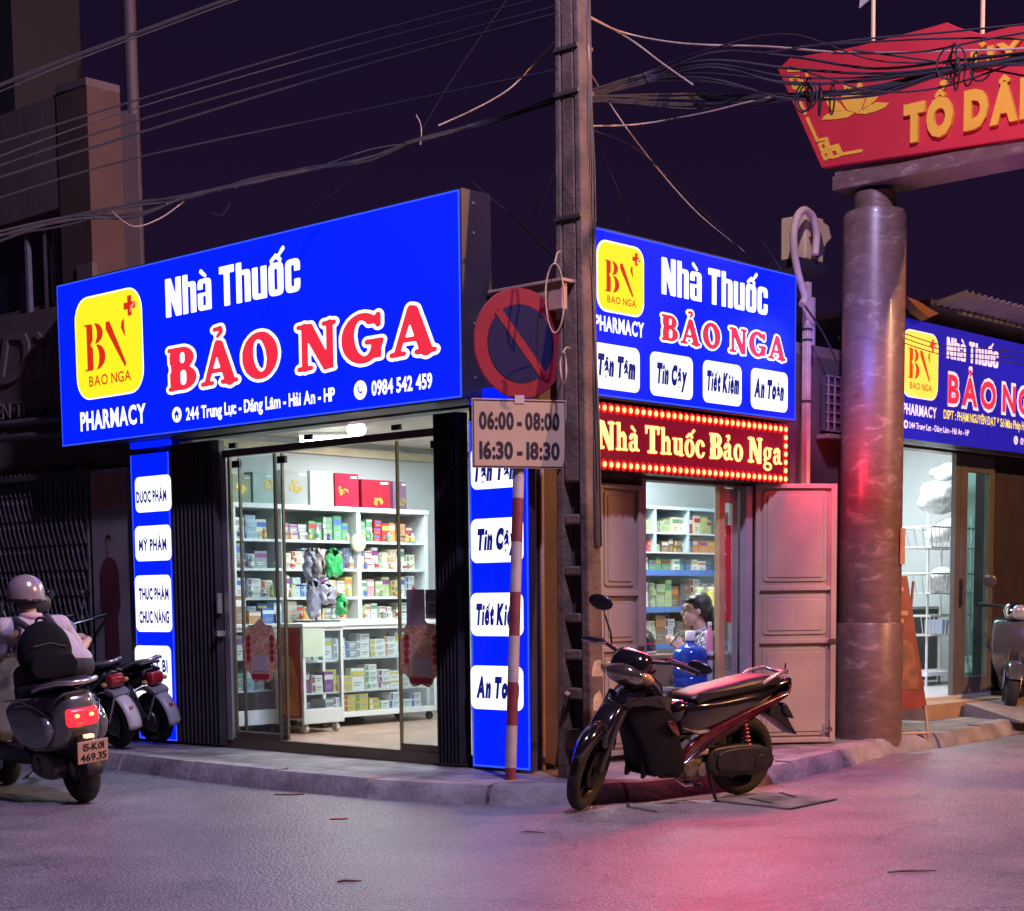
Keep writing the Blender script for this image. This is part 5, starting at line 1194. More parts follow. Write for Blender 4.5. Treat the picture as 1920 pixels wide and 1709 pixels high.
for ri in range(4):
    z0_ = zsh[ri + 1]; hm = (zsh[ri] - zsh[ri + 1]) - .035
    fill_row(XL + .05, XM0 - .04, YF + .045, z0_ + .001, hm, rg, ['pale blue', 'white', 'blue', 'white', 'white', 'cream', 'grey'], f'{SHN[ri]} board, left bay of wall shelf', 'medicine boxes on the wall shelf', wr=(.08, .13), stack=.4)
    fill_row(XM0 + .03, XM1 - .03, YF + .045, z0_ + .001, hm, rg, WARM if ri == 0 else ['white', 'yellow', 'white', 'cream', 'white', 'pale blue', 'grey'], f'{SHN[ri]} board, middle bay of wall shelf', 'medicine boxes on the wall shelf', wr=(.06, .105))
    fill_row(XM1 + .03, XR - .03, YF + .045, z0_ + .001, hm, rg, ['green', 'orange', 'white', 'orange', 'red'] if ri == 0 else (['green', 'white', 'white', 'cream'] if ri == 1 else ['white', 'blue', 'pink', 'white', 'white', 'lime', 'grey']), f'{SHN[ri]} board, right bay of wall shelf', 'medicine boxes on the wall shelf', wr=(.06, .105))
BOT = {}
def bottle(x, y, z, r, h, c, lc, label):
    k = (c, lc)
    if k not in BOT:
        t = thing('medicine_bottle', label, 'bottle', (x, y, z), group='small bottles on the wall shelf')
        MB().lathe([(.9, 0), (1, .03), (1, .66), (.5, .78), (.45, .84)], n=14).build('body', boxm(c), t, smooth=50); MB().lathe([(.55, .84), (.55, 1), (0, 1)], n=12).build('cap', boxm('white' if lc != 'white' else 'grey'), t, smooth=50); MB().lathe([(1.03, .15), (1.03, .5)], n=14).build('paper_band', boxm(lc), t, smooth=50); BOT[k] = t
    else: t = copy_tree(BOT[k]); t['label'] = label
    t.location = (x, y, z); t.scale = (r, r, h)
rb_ = random.Random(21)
for bi, (xa, xb_, nmb) in enumerate(((XL + .06, XM0 - .06, 'left'), (XM0 + .06, XM1 - .06, 'middle'), (XM1 + .06, XR - .06, 'right'))):
    for ri in range(4):
        x = xa + rb_.uniform(0, .04); k = 0
        while x < xb_ and k < len(ORD):
            c = rb_.choice(['white', 'brown', 'white', 'green', 'maroon', 'pale blue', 'white', 'orange']); bottle(x, YF + .012, zsh[ri + 1] + .0012, rb_.uniform(.014, .021), rb_.uniform(.06, .12), c, rb_.choice(['red', 'blue', 'green', 'white', 'yellow']) if c != 'white' else rb_.choice(['red', 'blue', 'green', 'orange']), f'small {c} bottle, {ORD[k]} from left, {SHN[ri]} board, {nmb} bay of wall shelf')
            x += rb_.uniform(.06, .26); k += 1
# big gift boxes on top
zt_ = zsh[0] + .041
def gift(p0, p1, ytop, color, rough, label, marks_=None, metal=0.0, nm='gift_box'):
    x0_, x1_ = sx_(p0), sx_(p1); h = PY((p0 + p1) / 2, ytop, YF)[2] - zt_
    t = thing(nm, label, 'gift box', ((x0_ + x1_) / 2, YF + .02, zt_)); w = x1_ - x0_ - .012
    MB().bx(-w / 2, 0, 0, w / 2, .12, h).build('carton', mat('gift_' + color.replace(' ', '_'), {'silver': (.62, .68, .68), 'pearl': (.80, .82, .80), 'red': (.42, .02, .05), 'dark red': (.26, .015, .03), 'plum': (.16, .08, .14), 'green': (.22, .30, .20), 'teal': (.34, .44, .42)}[color], rough, metal, var=.10, scale=10), t, bevel=.003)
    if marks_:
        m = MB(); r = random.Random(int(p0))
        cx_, cz_, mw, mh = marks_
        for k in range(9): m.obx((cx_ * w + r.uniform(-.5, .5) * mw * w, -.002, cz_ * h + r.uniform(-.5, .5) * mh * h), (r.uniform(.02, .05), .002 + k * .0002, r.uniform(.008, .03)), (0, r.uniform(-1, 1), 0))
        m.build('gold_print', mat('gold_print', (.75, .52, .10), .25, .6, var=.1), t)
    MB().bx(w * .15, -.0025, h * .86, w * .42, -.0005, h * .92).build('print_strip', mat('print_pale', (.7, .7, .7), .5), t)
gift(442, 478, 890, 'green', .3, 'dull green gift box leftmost on top of the wall shelf', (0, .5, .5, .4)); gift(480, 520, 886, 'teal', .25, 'grey green gift box with gold script behind the glass door post', (.2, .6, .5, .3))
gift(535, 584, 882, 'silver', .12, 'silver gift box with gold script on the wall shelf', (0, .55, .45, .35), .5); gift(587, 632, 884, 'pearl', .10, 'shiny white gift box between the silver and red gift boxes', None, .3)
gift(634, 679, 888, 'red', .18, 'bright red gift box in the middle of the shelf top', (-.2, .5, .4, .3)); gift(683, 738, 900, 'dark red', .2, 'dark red twin gift box right of the bright red one', (.1, .25, .3, .2)); gift(742, 768, 903, 'plum', .3, 'dull plum gift box rightmost on top of the wall shelf', (.1, .25, .5, .2))
# glass counters in front
def counter(name, label, x0_, x1_, y0_, y1_, z1_, shelves, face_x=None, castors='white', front_glass=True):
    t = thing(name, label, 'cabinet', ((x0_ + x1_) / 2, y0_, .17)); W = (x1_ - x0_) / 2; D = y1_ - y0_; H = z1_ - .17
    f = MB(); s = .028
    for x in (-W, W - s):
        for y in (0, D - s): f.bx(x, y, .075, x + s, y + s, H - .03)
    f.bx(-W + s, 0, .075, W - s, s, .19 if front_glass else .12); f.bx(-W + s, 0, H - .06, W - s, s, H - .031); f.build('frame', SHW, t, bevel=.003)
    MB().bx(-W - .01, -.012, H - .03, W + .01, D, H).build('counter_top', mat('counter_top', (.74, .76, .77), .25, var=.04), t, bevel=.005)
    MB().bx(-W + s, s * 1.01, .10, W - s, D - .002, .118).build('bottom_board', SHW, t)
    MB().bx(-W + s, D - .02, .119, W - s, D - .004, H - .032).build('back_panel', mat('cab_back', (.36, .37, .37), .5, var=.06), t)
    for z in shelves: MB().bx(-W + s, s * 1.2, z - .17, W - s, D - .022, z - .17 + .012).build('shelf_board', SHW, t)
    MB().bx(-W + s + .001, .008, .191 if front_glass else .121, W - s - .001, .014, H - .061).build('front_glass', CAB_G, t)
    for x in (-W + .05, W - .05):
        for y in (.05, D - .05):
            c = MB(); c.lathe([(.0, -.018), (.03, -.018), (.034, -.008), (.034, .008), (.03, .018), (0, .018)], (x, y, .034), 'x' if castors == 'white' else 'y', n=18); c.bx(x - .012, y - .02, .0345, x + .012, y + .02, .0748)
            c.build('castor', mat('castor_' + castors, (.72, .70, .66) if castors == 'white' else (.03, .03, .03), .4), t, smooth=40)
    return t
c1 = counter('display_cabinet', 'narrow white glass cabinet on castors with red poster side', .68, 1.10, 2.98, 4.0 - .16, 1.03, [.47, .72])
# poster side of it (faces the road)
MB().bx(-.218, .03, .12, -.2105, .82, .83).build('side_poster', mat('side_poster_red', (.34, .04, .035), .4, var=.3, scale=3), c1)
MB().prism([(.05, .14), (.36, .14), (.40, .48), (.30, .62), (.12, .60), (.06, .42)], -.2135, -.2185, 'x').build('poster_figure', mat('poster_orange', (.55, .20, .05), .4, var=.4, scale=6), c1)
MB().prism([(.40, .12), (.62, .12), (.60, .42), (.55, .60), (.45, .58), (.42, .40)], -.2135, -.2180, 'x').build('poster_figure', mat('poster_bluegrey', (.22, .27, .33), .5, var=.4, scale=9), c1)
MB().bx(-.21, -.006, .60, -.01, -.001, .83).build('eyewear_card', mat('mint_card', (.55, .66, .52), .5, var=.04), c1)
c2 = counter('display_cabinet', 'wide white glass cabinet filled with rows of white boxes', 1.16, 2.46, 3.30, 3.80, 1.03, [.45, .72], castors='black', front_glass=False)
c3 = counter('display_cabinet', 'low glass cabinet behind the left glass door', .22, .66, 3.25, 3.80, 1.03, [.5, .75], castors='black')
for si, (z0_, hm, cols, nm) in enumerate(((.17 + .119, .16, ['white', 'white', 'white', 'yellow', 'white', 'cream'], 'bottom'), (.463, .24, ['white', 'white', 'white', 'yellow', 'white'], 'middle'), (.733, .22, ['white', 'white', 'white', 'grey', 'white'], 'top'))):
    fill_row(1.20, 2.42, 3.34, z0_ + .001, hm, rg, cols, f'{nm} board of wide glass cabinet', 'boxes in the wide glass cabinet', wr=(.10, .16), stack=.92, gap=.003)
fill_row(.72, 1.07, 3.03, .29, .16, rg, ['white', 'blue', 'pale blue', 'white'], 'bottom board of narrow glass cabinet', 'boxes in the narrow glass cabinet', wr=(.08, .13), stack=.5)
fill_row(.72, 1.07, 3.03, .483, .18, rg, ['purple', 'purple', 'white', 'white'], 'middle board of narrow glass cabinet', 'boxes in the narrow glass cabinet', wr=(.08, .12), stack=.6)
fill_row(.72, 1.07, 3.10, .733, .2, rg, ['grey', 'white', 'grey'], 'top board of narrow glass cabinet', 'boxes in the narrow glass cabinet', wr=(.06, .1), stack=.3)
fill_row(.26, .62, 3.29, .513, .2, rg, ['grey', 'white', 'pale blue'], 'middle board of low cabinet behind left door', 'boxes in the low cabinet', wr=(.07, .12), stack=.6)
fill_row(.26, .62, 3.29, .763, .2, rg, ['white', 'maroon', 'grey'], 'top board of low cabinet behind left door', 'boxes in the low cabinet', wr=(.07, .12), stack=.6)
# things standing on the counters
def ontop(px, pz, y=3.45): return PY(px, pz, y)
stn = [(452, 1157, .10, .22, 'brown', 'tall brown carton on the counter behind the left glass door'), (478, 1157, .12, .10, 'orange', 'low orange box on the counter behind the left glass door'), (505, 1157, .14, .12, 'blue', 'blue box on the counter left of the glass door post'), (521, 1157, .08, .16, 'pale blue', 'pale blue box beside the glass door post on the counter'), (549, 1157, .09, .17, 'cream', 'cream box on the counter just right of the glass door post')]
for px, pz, w, h, c, lab in stn:
    q = ontop(px, pz, 3.5); add_box(q[0], 3.5, 1.031, w, .08, h, c, 'white', lab, 'boxes standing on the counter')
def bag(px, py, rx, rz_, m, label, y=3.3, seed=1):
    q = PY(px, py, y); b = MB(); r = random.Random(seed)
    P = [(-.75, -.95), (-.2, -1.02), (.4, -.98), (.85, -.88), (.95, -.3), (.88, .35), (.62, .72), (.22, .86), (.20, 1.15), (-.02, 1.02), (-.24, 1.18), (-.26, .84), (-.66, .70), (-.92, .25), (-.98, -.4)]
    b.pillow([(x * rx * r.uniform(.9, 1.1), z * rz_ * r.uniform(.95, 1.05)) for x, z in P], .045, 0, .04, k=5, wf=lambda x, z: 1.0 - .6 * max(0, z / rz_ - .3))
    b.v = [(x + .006 * math.sin(z * 90 + y_ * 60 + seed), y_ + .012 * math.sin(x * 70 + z * 55 + seed * 2), z + .006 * math.sin(x * 80 + seed)) for x, y_, z in b.v]
    o = b.build('plastic_bag', m, smooth=70); o.location = (q[0], y, q[2]); tagit(o, label, 'bag')
GRB = mat('green_bag', (.05, .46, .14), .3, var=.2, scale=20, bump=.8, bscale=25); GYB = mat('grey_bag', (.24, .24, .32), .3, var=.25, scale=20, bump=.8, bscale=25); TRB = mat('smoky_bag', (.42, .36, .36), .25, var=.3, scale=18, bump=.8, bscale=25)
bag(625, 1057, .085, .11, GRB, 'bright green plastic bag hanging above the counter', 3.35, 2); bag(581, 1060, .055, .12, GYB, 'dark grey plastic bag hanging left of the green bag', 3.36, 3); bag(599, 1060, .05, .12, TRB, 'pale brown plastic bag hanging between the grey and green bags', 3.4, 4)
bag(587, 1123, .06, .15, GYB, 'tall grey plastic bag hanging below the green bag', 3.3, 5); bag(614, 1112, .085, .09, mat('silver_bag', (.45, .45, .55), .2, .2, var=.2, scale=20, bump=.8, bscale=20), 'shiny silver plastic bag hanging below the green bag', 3.28, 6); bag(640, 1136, .05, .08, GRB, 'small green plastic bag hanging low beside the silver bag', 3.3, 7)
q0 = PY(575, 1158, 3.36)
bs_ = thing('bag_stand', 'black wire stand carrying plastic bags on the counter', 'stand', (q0[0] + .12, 3.38, 1.031)); b = MB(); b.tube([(0, 0, .011), (0, .04, .6)], .008, 8)
for z in (.3, .58): b.tube([(-.2, 0, z), (.2, 0, z)], .006, 6)
b.tube([(-.16, -.1, .011), (.16, -.1, .011), (.16, .1, .011), (-.16, .1, .011), (-.16, -.1, .011)], .007, 6); b.build('wire', BLK, bs_, smooth=60)
q = PY(675, 1018, 3.8); rd_ = thing('round_dial', 'round cream dial hanging on the middle post of the wall shelf', 'dial', (q[0], 3.82, q[2])); MB().lathe([(0, -.02), (.065, -.02), (.078, -.012), (.078, .015), (0, .015)], ax='y', n=30).build('case', mat('dial_cream', (.62, .56, .38), .4), rd_, smooth=40); MB().lathe([(0, -.0225), (.055, -.0225), (.055, -.0205)], ax='y', n=30).build('face', mat('dial_face', (.5, .55, .55), .3), rd_)
# stickers and notices on the road front glass
def sticker_mat():
    if 'sticker_print' in MATS: return MATS['sticker_print']
    m = mat('sticker_print', (.5, .3, .2), .5, var=.1, scale=9); n = m.node_tree; r = [x for x in n.nodes if x.type == 'VALTORGB'][0]; z = [x for x in n.nodes if x.type == 'TEX_NOISE'][0]; z.inputs['Scale'].default_value = 17; z.inputs['Distortion'].default_value = 1.5
    e = r.color_ramp.elements; e[0].position = .45; e[0].color = (.85, .62, .30, 1); e[1].position = .50; e[1].color = (.62, .05, .07, 1); x = e.new(.56); x.color = (.85, .66, .40, 1); x = e.new(.62); x.color = (.5, .28, .2, 1); return m
def sticker(px, py, label):
    q = PX(px, py, .012); t = thing('door_sticker', label, 'sticker', (.018, q[1], q[2]), -math.pi / 2)
    CR_, RD_ = mat('sticker_gold', (.58, .40, .20), .5, var=.2, scale=14), mat('sticker_red', (.45, .035, .06), .5, var=.2, scale=20)
    P = []; r = random.Random(4)
    for i in range(40):
        a = 2 * math.pi * i / 40; k = 1 + .07 * math.sin(a * 9); P.append((.20 * k * math.cos(a) * (1 + .12 * abs(math.sin(a))), .225 * k * math.sin(a)))
    MB().prism(P, 0, .002).build('backing', sticker_mat(), t)
    m = MB()
    for s in (-1, 1):
        for k in range(4): m.prism([(s * .135 + .026 * math.cos(j * .785), -.05 + k * .05 + .024 * math.sin(j * .785)) for j in range(8)], -.0022, -.0002)
    m.prism([(-.11, -.165), (.10, -.165), (.09, -.205), (-.10, -.205)], -.0022, -.0002)
    m.build('ornament', RD_, t)
    MB().prism([(-.085, -.145), (.085, -.145), (.085, -.03), (-.085, -.03)], -.0022, -.0002).build('printed_panel', mat('sticker_pale', (.58, .52, .48), .5, var=.15, scale=25), t)
sticker(487, 1222, 'gold and red ornate sticker on the left glass door'); sticker(788, 1225, 'gold and red ornate sticker on the right glass door')
q0, q1 = PX(760, 1106, .01), PX(795, 1172, .01)
tagit(MB().bx(.017, q1[1], q1[2], .021, q0[1], q0[2]).build('paper_notice', mat('paper_mauve', (.42, .34, .36), .7, var=.06)), 'blank mauve paper taped on the right glass door', 'notice')
q0, q1 = PX(797, 1106, .01), PX(822, 1160, .01); pc_ = thing('card_holder', 'grey card holder stuck beside the mauve paper on glass', 'card holder', (.012, q0[1], q1[2]), -math.pi / 2)
W_, H_ = q0[1] - q1[1], q0[2] - q1[2]; MB().bx(0, 0, 0, W_, .008, H_).build('backing', mat('holder_beige', (.45, .38, .32), .6), pc_); m = MB()
for k in range(2): m.prism(rrect(.01, H_ * (.12 + .46 * k), W_ - .008, H_ * (.46 + .46 * k), .015), -.012, -.001)
m.build('card', mat('card_grey', (.12, .12, .13), .4), pc_)
# ------------------------------------------------------------------ alley room: blue edged shelf, table, water bottle
YB = 1.42
def bx_(px): return PY(px, 1060, YB)[0]
def bz_(py): return PY(1280, py, YB)[2]
zb = [bz_(957), bz_(1000), bz_(1036), bz_(1072), bz_(1140), bz_(1208)]; x0_, x1_ = bx_(1203), bx_(1420)
bsf = thing('rack_shelf', 'shelf rack with blue edges behind the seated woman', 'shelf', ((x0_ + x1_) / 2, YB, .17)); ox = (x0_ + x1_) / 2
f = MB()
for x in (x0_, bx_(1229), bx_(1291), x1_): f.bx(x - ox - .014, 0, zb[2] - .17, x - ox + .014, .32, zb[0] - .17)
for x in (x0_, x1_): f.bx(x - ox - .0141, 0.001, 0, x - ox + .0141, .319, zb[2] - .1701)
f.bx(x0_ - ox, -.003, zb[0] - .1698, x1_ - ox, .33, zb[0] - .145); f.build('frame', mat('rack_pale', (.52, .64, .72), .4, var=.05), bsf)
MB().bx(x0_ - ox, .325, 0, x1_ - ox, .335, zb[0] - .16).build('back_panel', mat('rack_back', (.55, .60, .62), .6, var=.05), bsf)
for i, z in enumerate(zb[1:]):
    MB().bx(x0_ - ox + .0145, .002, z - .17 - .012, x1_ - ox - .0145, .32, z - .17).build('shelf_board', SHW, bsf)
    if i >= 2: MB().bx(x0_ - ox + .0145, -.012, z - .17 - .035, x1_ - ox - .0145, .0015, z - .17 + .012).build('blue_edge', SHB, bsf)
MB().bx(x0_ - ox, .15, zb[0] - .13, x0_ - ox + .05, .16, 2.35).build('blue_strip', SHB, bsf)
nm5 = ['top', 'second', 'third', 'fourth', 'lowest']
pal5 = [['orange', 'yellow', 'cream', 'red', 'lime'], ['orange', 'red', 'brown', 'lime', 'yellow'], ['white', 'green', 'pale blue', 'white', 'blue'], ['brown', 'white', 'grey', 'white', 'lime'], ['white', 'white', 'cream', 'white', 'brown']]
for ri in range(5):
    hm = zb[ri] - zb[ri + 1] - .035
    fill_row(x0_ + .03, bx_(1352), YB + .03, zb[ri + 1] + .001, hm, rg, pal5[ri], f'{nm5[ri]} board of blue edged rack', 'boxes on the blue edged rack', wr=(.06, .12) if ri < 3 else (.08, .13), stack=.45 if ri > 2 else .3, gap=.006)
tb_ = thing('table', 'small brown wooden table inside the side door', 'table', (1.55, .42, .17))
zt2 = PY(1235, 1228, .42)[2]; xr = PY(1268, 1228, .42)[0]
MB().bx(-.30, -.0, zt2 - .20, xr - 1.55, .55, zt2 - .17).build('tabletop', mat('table_wood', (.36, .22, .13), .4, var=.2, scale=6), tb_, bevel=.004)
MB().bx(-.28, .02, .0, xr - 1.57, .04, zt2 - .2002).build('front_panel', mat('table_front', (.24, .15, .10), .5, var=.2, scale=6), tb_)
l_ = MB()
for x in (-.27, xr - 1.60):
    for y in (.05, .5): l_.bx(x, y, 0, x + .035, y + .035, zt2 - .2003)
l_.build('legs', mat('table_front', (.24, .15, .10), .5), tb_)
hm_ = PY(1212, 1205, .55); t = thing('helmet', 'black motorcycle helmet on the small wooden table', 'helmet', (hm_[0] - .02, .6, zt2 + .001))
MB().lathe([(.11, 0), (.125, .04), (.12, .10), (.09, .16), (.04, .19), (0, .195)], n=28).build('shell', mat('helmet_black', (.03, .03, .035), .25, coat=.5), t, smooth=60); MB().torus((0, 0, .012), .115, .012, 'z').build('rim', mat('rim_cream', (.6, .55, .45), .5), t, smooth=60); MB().lathe([(.1225, .06), (.1222, .085)], n=28).build('red_stripe', mat('stripe_red', (.5, .05, .04), .4), t, smooth=60)
wbq = PY(1294, 1288, .22); t = thing('water_bottle', 'big blue water bottle on a low stand inside the side door', 'water bottle', (wbq[0], .22, wbq[2]))
BW = bpy.data.materials.new('blue_plastic'); BW.use_nodes = True; b_ = BW.node_tree.nodes['Principled BSDF']; b_.inputs['Base Color'].default_value = (.03, .10, .62, 1); b_.inputs['Roughness'].default_value = .12; b_.inputs['Transmission Weight'].default_value = .45
MB().lathe([(.118, 0), (.128, .012), (.128, .06), (.122, .07), (.128, .08), (.128, .14), (.122, .15), (.128, .16), (.128, .235), (.118, .265), (.08, .295), (.04, .31), (.033, .32), (.033, .34)], n=36).build('body', BW, t, smooth=50)
MB().lathe([(.036, .335), (.038, .34), (.036, .40), (.03, .405), (0, .405)], n=24).build('cap', mat('cap_white', (.75, .75, .76), .4), t, smooth=50)
hd = MB(); hd.tube([(.128, -.02, .06), (.16, -.03, .07), (.16, -.03, .14), (.128, -.02, .15)], .012, 8); hd.build('handle', BW, t, smooth=60)
st_ = thing('bottle_stand', 'low grey stand carrying the blue water bottle', 'stand', (wbq[0], .22, .17)); MB().bx(-.15, -.15, wbq[2] - .20, .15, .15, wbq[2] - .171).build('top', mat('stand_grey', (.35, .36, .38), .4), st_, bevel=.004); l_ = MB()
for x in (-.14, .115):
    for y in (-.14, .115): l_.bx(x, y, 0, x + .025, y + .025, wbq[2] - .2001)
l_.build('legs', mat('stand_grey', (.35, .36, .38), .4), st_)
pq_ = PY(1335, 1200, .12); t = thing('bottle', 'pink bottle standing beside the woman at the door jamb', 'bottle', (pq_[0], .14, PY(1335, 1222, .14)[2])); MB().lathe([(.028, 0), (.03, .01), (.03, .13), (.015, .16), (.013, .19)], n=20).build('body', mat('bottle_pink', (.62, .25, .35), .35), t, smooth=50); MB().lathe([(.016, .19), (.016, .215), (0, .216)], n=16).build('cap', mat('cap_white', (.75, .75, .76), .4), t, smooth=50)
t2 = thing('side_table', 'slim white side table behind the door jamb holding the pink bottle', 'table', (pq_[0] + .05, .2, .17)); zz = PY(1335, 1222, .14)[2] - .17
MB().bx(-.1, -.11, zz - .025, .12, .12, zz - .001).build('top', SHW, t2); MB().bx(-.08, -.09, .0, .1, .1, zz - .0252).build('body', mat('side_white', (.6, .62, .6), .5, var=.1), t2)
def jar(px, py, y, col, lid, label, s=1.0):
    q = PY(px, py, y); t = thing('candy_jar', label, 'jar', (q[0], y, zb[4] + .0015 if py > 1100 else zb[3] + .0015), group='jars of sweets by the rack')
    MB().lathe([(.05 * s, 0), (.055 * s, .02), (.055 * s, .14 * s), (.042 * s, .16 * s)], n=20).build('body', mat('jar_' + col, {'green': (.28, .5, .12), 'yellow': (.66, .52, .12)}[col], .25, var=.3, scale=40), t, smooth=50); MB().lathe([(.047 * s, .16 * s), (.047 * s, .19 * s), (0, .192 * s)], n=20).build('lid', mat('jar_lid', (.7, .66, .5), .4), t, smooth=50)
jar(1312, 1120, YB - .09, 'green', 0, 'green candy jar at the left of the fourth rack board', .9); jar(1334, 1120, YB - .09, 'yellow', 0, 'yellow candy jar right of the green jar on the fourth board', .9)

print('BOXES', NB_[0])
# ------------------------------------------------------------------ motorbikes
PBK = mat('bike_black', (.008, .007, .009), .13, var=0, coat=.9)
PBK2 = mat('bike_plastic', (.010, .009, .011), .40, var=.15, scale=20)
PMR = mat('bike_maroon', (.07, .006, .011), .16, var=.35, scale=14, coat=.8)
SEATM = mat('bike_seat', (.014, .012, .013), .40, var=.1, bump=.12, bscale=180)
TYRE = mat('tyre_rubber', (.020, .019, .019), .75, var=.2, scale=30, bump=.5, bscale=90)
ENG = mat('engine_metal', (.20, .18, .16), .45, .75, var=.3, scale=20)
CHR = mat('chrome', (.75, .72, .70), .08, 1.0, var=0)
RIMM = mat('rim_dark', (.055, .045, .045), .35, .7, var=.1)
LENS = mat('headlamp_lens', (.34, .27, .20), .10, .85, var=.45, scale=14, coat=1.0)
MIRR = mat('mirror_black', (.012, .010, .012), .25, var=0)
def wheel(parent, c, R, rt, spokes=5, mat3=None, rim=RIMM, disc=True, hub=.045, sq=1.0, steer=None):
    """wheel in the local x-z plane: tyre with rim, spokes and disc as its pieces"""
    def b(mb): mb.M = steer; return mb
    t = b(MB()); t.torus((0, 0, 0), R - rt, rt, 'y', 44, 12, sq=sq)
    M0 = Matrix.Translation(c)
    t.v = [tuple(M0 @ Vector(v)) for v in t.v] if steer is None else [tuple(steer @ (M0 @ (steer.inverted() @ Vector(v)))) for v in t.v]
    ty = t.build('wheel', TYRE, parent, smooth=50)
    r = MB(); Rr = R - rt * 1.75
    r.lathe([(Rr, -rt * .62), (Rr + .018, -rt * .7), (Rr + .006, -rt * .3), (Rr + .006, rt * .3), (Rr + .018, rt * .7), (Rr, rt * .62), (Rr - .014, 0), (Rr, -rt * .62)], ax='y', n=44)
    r.lathe([(0, -.05), (hub, -.05), (hub, .05), (0, .05)], ax='y', n=20)
    for i in range(spokes):
        a = 2 * math.pi * i / spokes + .3; L = Rr - hub + .01; m = hub + L / 2 - .008
        r.obx((m * math.cos(a), 0, m * math.sin(a)), (L, rt * .7, .030), (0, -a, 0))
    if disc: r.lathe([(.06, rt * .8), (.105, rt * .8), (.105, rt * .8 + .004), (.06, rt * .8 + .004)], ax='y', n=30)
    r.v = [tuple((steer @ (M0 @ Vector(v))) if steer is not None else M0 @ Vector(v)) for v in r.v]
    r.build('rim', rim, ty, smooth=40); return ty
def rotz_axis(p, d, ang): return Matrix.Translation(p) @ Matrix.Rotation(ang, 4, Vector(d).normalized()) @ Matrix.Translation(-Vector(p))
a_ = PZ(1385, 1490, 0); f_ = PZ(1085, 1520, 0)
hd_ = math.atan2(f_[1] - a_[1], f_[0] - a_[0])
mb_ = thing('motorbike', 'black and maroon motorbike parked on its side stand at the corner kerb', 'motorbike', (a_[0], a_[1], 0), rot=(R_(-4), 0, hd_))
WB, RW_ = 1.19, .247
wheel(mb_, (0, 0, RW_), RW_, .045, 5, disc=False)
ST = rotz_axis((.93, 0, .72), (-.40, 0, .92), R_(33))
wheel(mb_, (WB, 0, RW_), RW_, .038, 5, steer=ST)
def stb(mb): mb.v = [tuple(ST @ Vector(v)) for v in mb.v]; return mb
fk = MB()
for s in (-1, 1): fk.tube([(WB, s * .062, RW_), (WB - .10, s * .062, RW_ + .23), (.95, s * .055, .66)], [.017, .021, .024], 12)
fk.cyl((WB, -.07, RW_), (WB, .07, RW_), .013); stb(fk).build('fork', mat('fork_dark', (.10, .09, .09), .3, .8), mb_, smooth=50)
fd_ = MB(); n = 20; vs = []; fs = []
for i in range(n + 1):
    a = R_(24 + (158 - 24) * i / n); k = i / n; wd = .058 * (1 - .45 * abs(2 * k - 1) ** 3) * (1 if k > .2 else .75 + k)
    for j in range(7):
        b = -1 + 2 * j / 6; rr = .272 + .020 * (1 - b * b) + (.03 if .55 < k < .95 else 0) * (1 - b * b)
        vs.append((WB + rr * math.cos(a), wd * b, RW_ + rr * math.sin(a) - .03 * abs(b) ** 3))
for i in range(n):
    for j in range(6): fs.append((i * 7 + j, i * 7 + j + 1, (i + 1) * 7 + j + 1, (i + 1) * 7 + j))
fd_.add(vs, fs); o_ = stb(fd_).build('front_fender', PBK, mb_, smooth=60); sm = o_.modifiers.new('t', 'SOLIDIFY'); sm.thickness = .006
fdt = MB(); fdt.pillow([(WB - .10, .30), (WB + .02, .46), (WB - .10, .60), (WB - .20, .62), (WB - .16, .44)], .066, 0, .03); stb(fdt).build('fender_side', PBK, mb_, smooth=60)
rf_ = MB(); rf_.pillow([(WB + .075, .50), (WB + .05, .525), (WB + .00, .528), (WB + .02, .505)], .03, 0, .008); stb(rf_).build('fender_tip', CHR, mb_, smooth=60)
# leg shield and front body
def tap(x, z): return .55 + .45 * min(1, max(0, (1.04 - x) / .28))
MB().pillow([(1.03, .60), (.96, .68), (.88, .735), (.80, .73), (.73, .66), (.66, .58), (.80, .585), (.92, .575)], .15, 0, .07, wf=tap).build('front_cowl', PBK, mb_, smooth=60)
def shw(x, z): return .30 + .70 * min(1, max(0, (.95 - x) / .26)) ** .8
MB().pillow([(.96, .60), (.82, .625), (.70, .57), (.645, .44), (.60, .31), (.585, .23), (.63, .165), (.70, .20), (.78, .18), (.82, .24), (.85, .34), (.91, .46)], .168, 0, .022, wf=shw).build('leg_shield', mat('shield_black', (.0045, .004, .0045), .5, var=.2, scale=9, spec=.25), mb_, smooth=50)
for s in (-1, 1): MB().pillow([(.80, .19), (.84, .17), (.83, .27), (.79, .26)], .008, s * .075, .004).build('shield_flap', MATS['shield_black'], mb_, smooth=50)
MB().pillow([(.76, .50), (.70, .50), (.61, .30), (.56, .20), (.60, .18), (.68, .30)], .135, 0, .05).build('inner_shield', MATS['shield_black'], mb_, smooth=60)
for s in (-1, 1): MB().pillow([(.74, .505), (.68, .50), (.64, .42), (.69, .44)], .006, s * .164, .004).build('shield_decal', PMR, mb_, smooth=60)
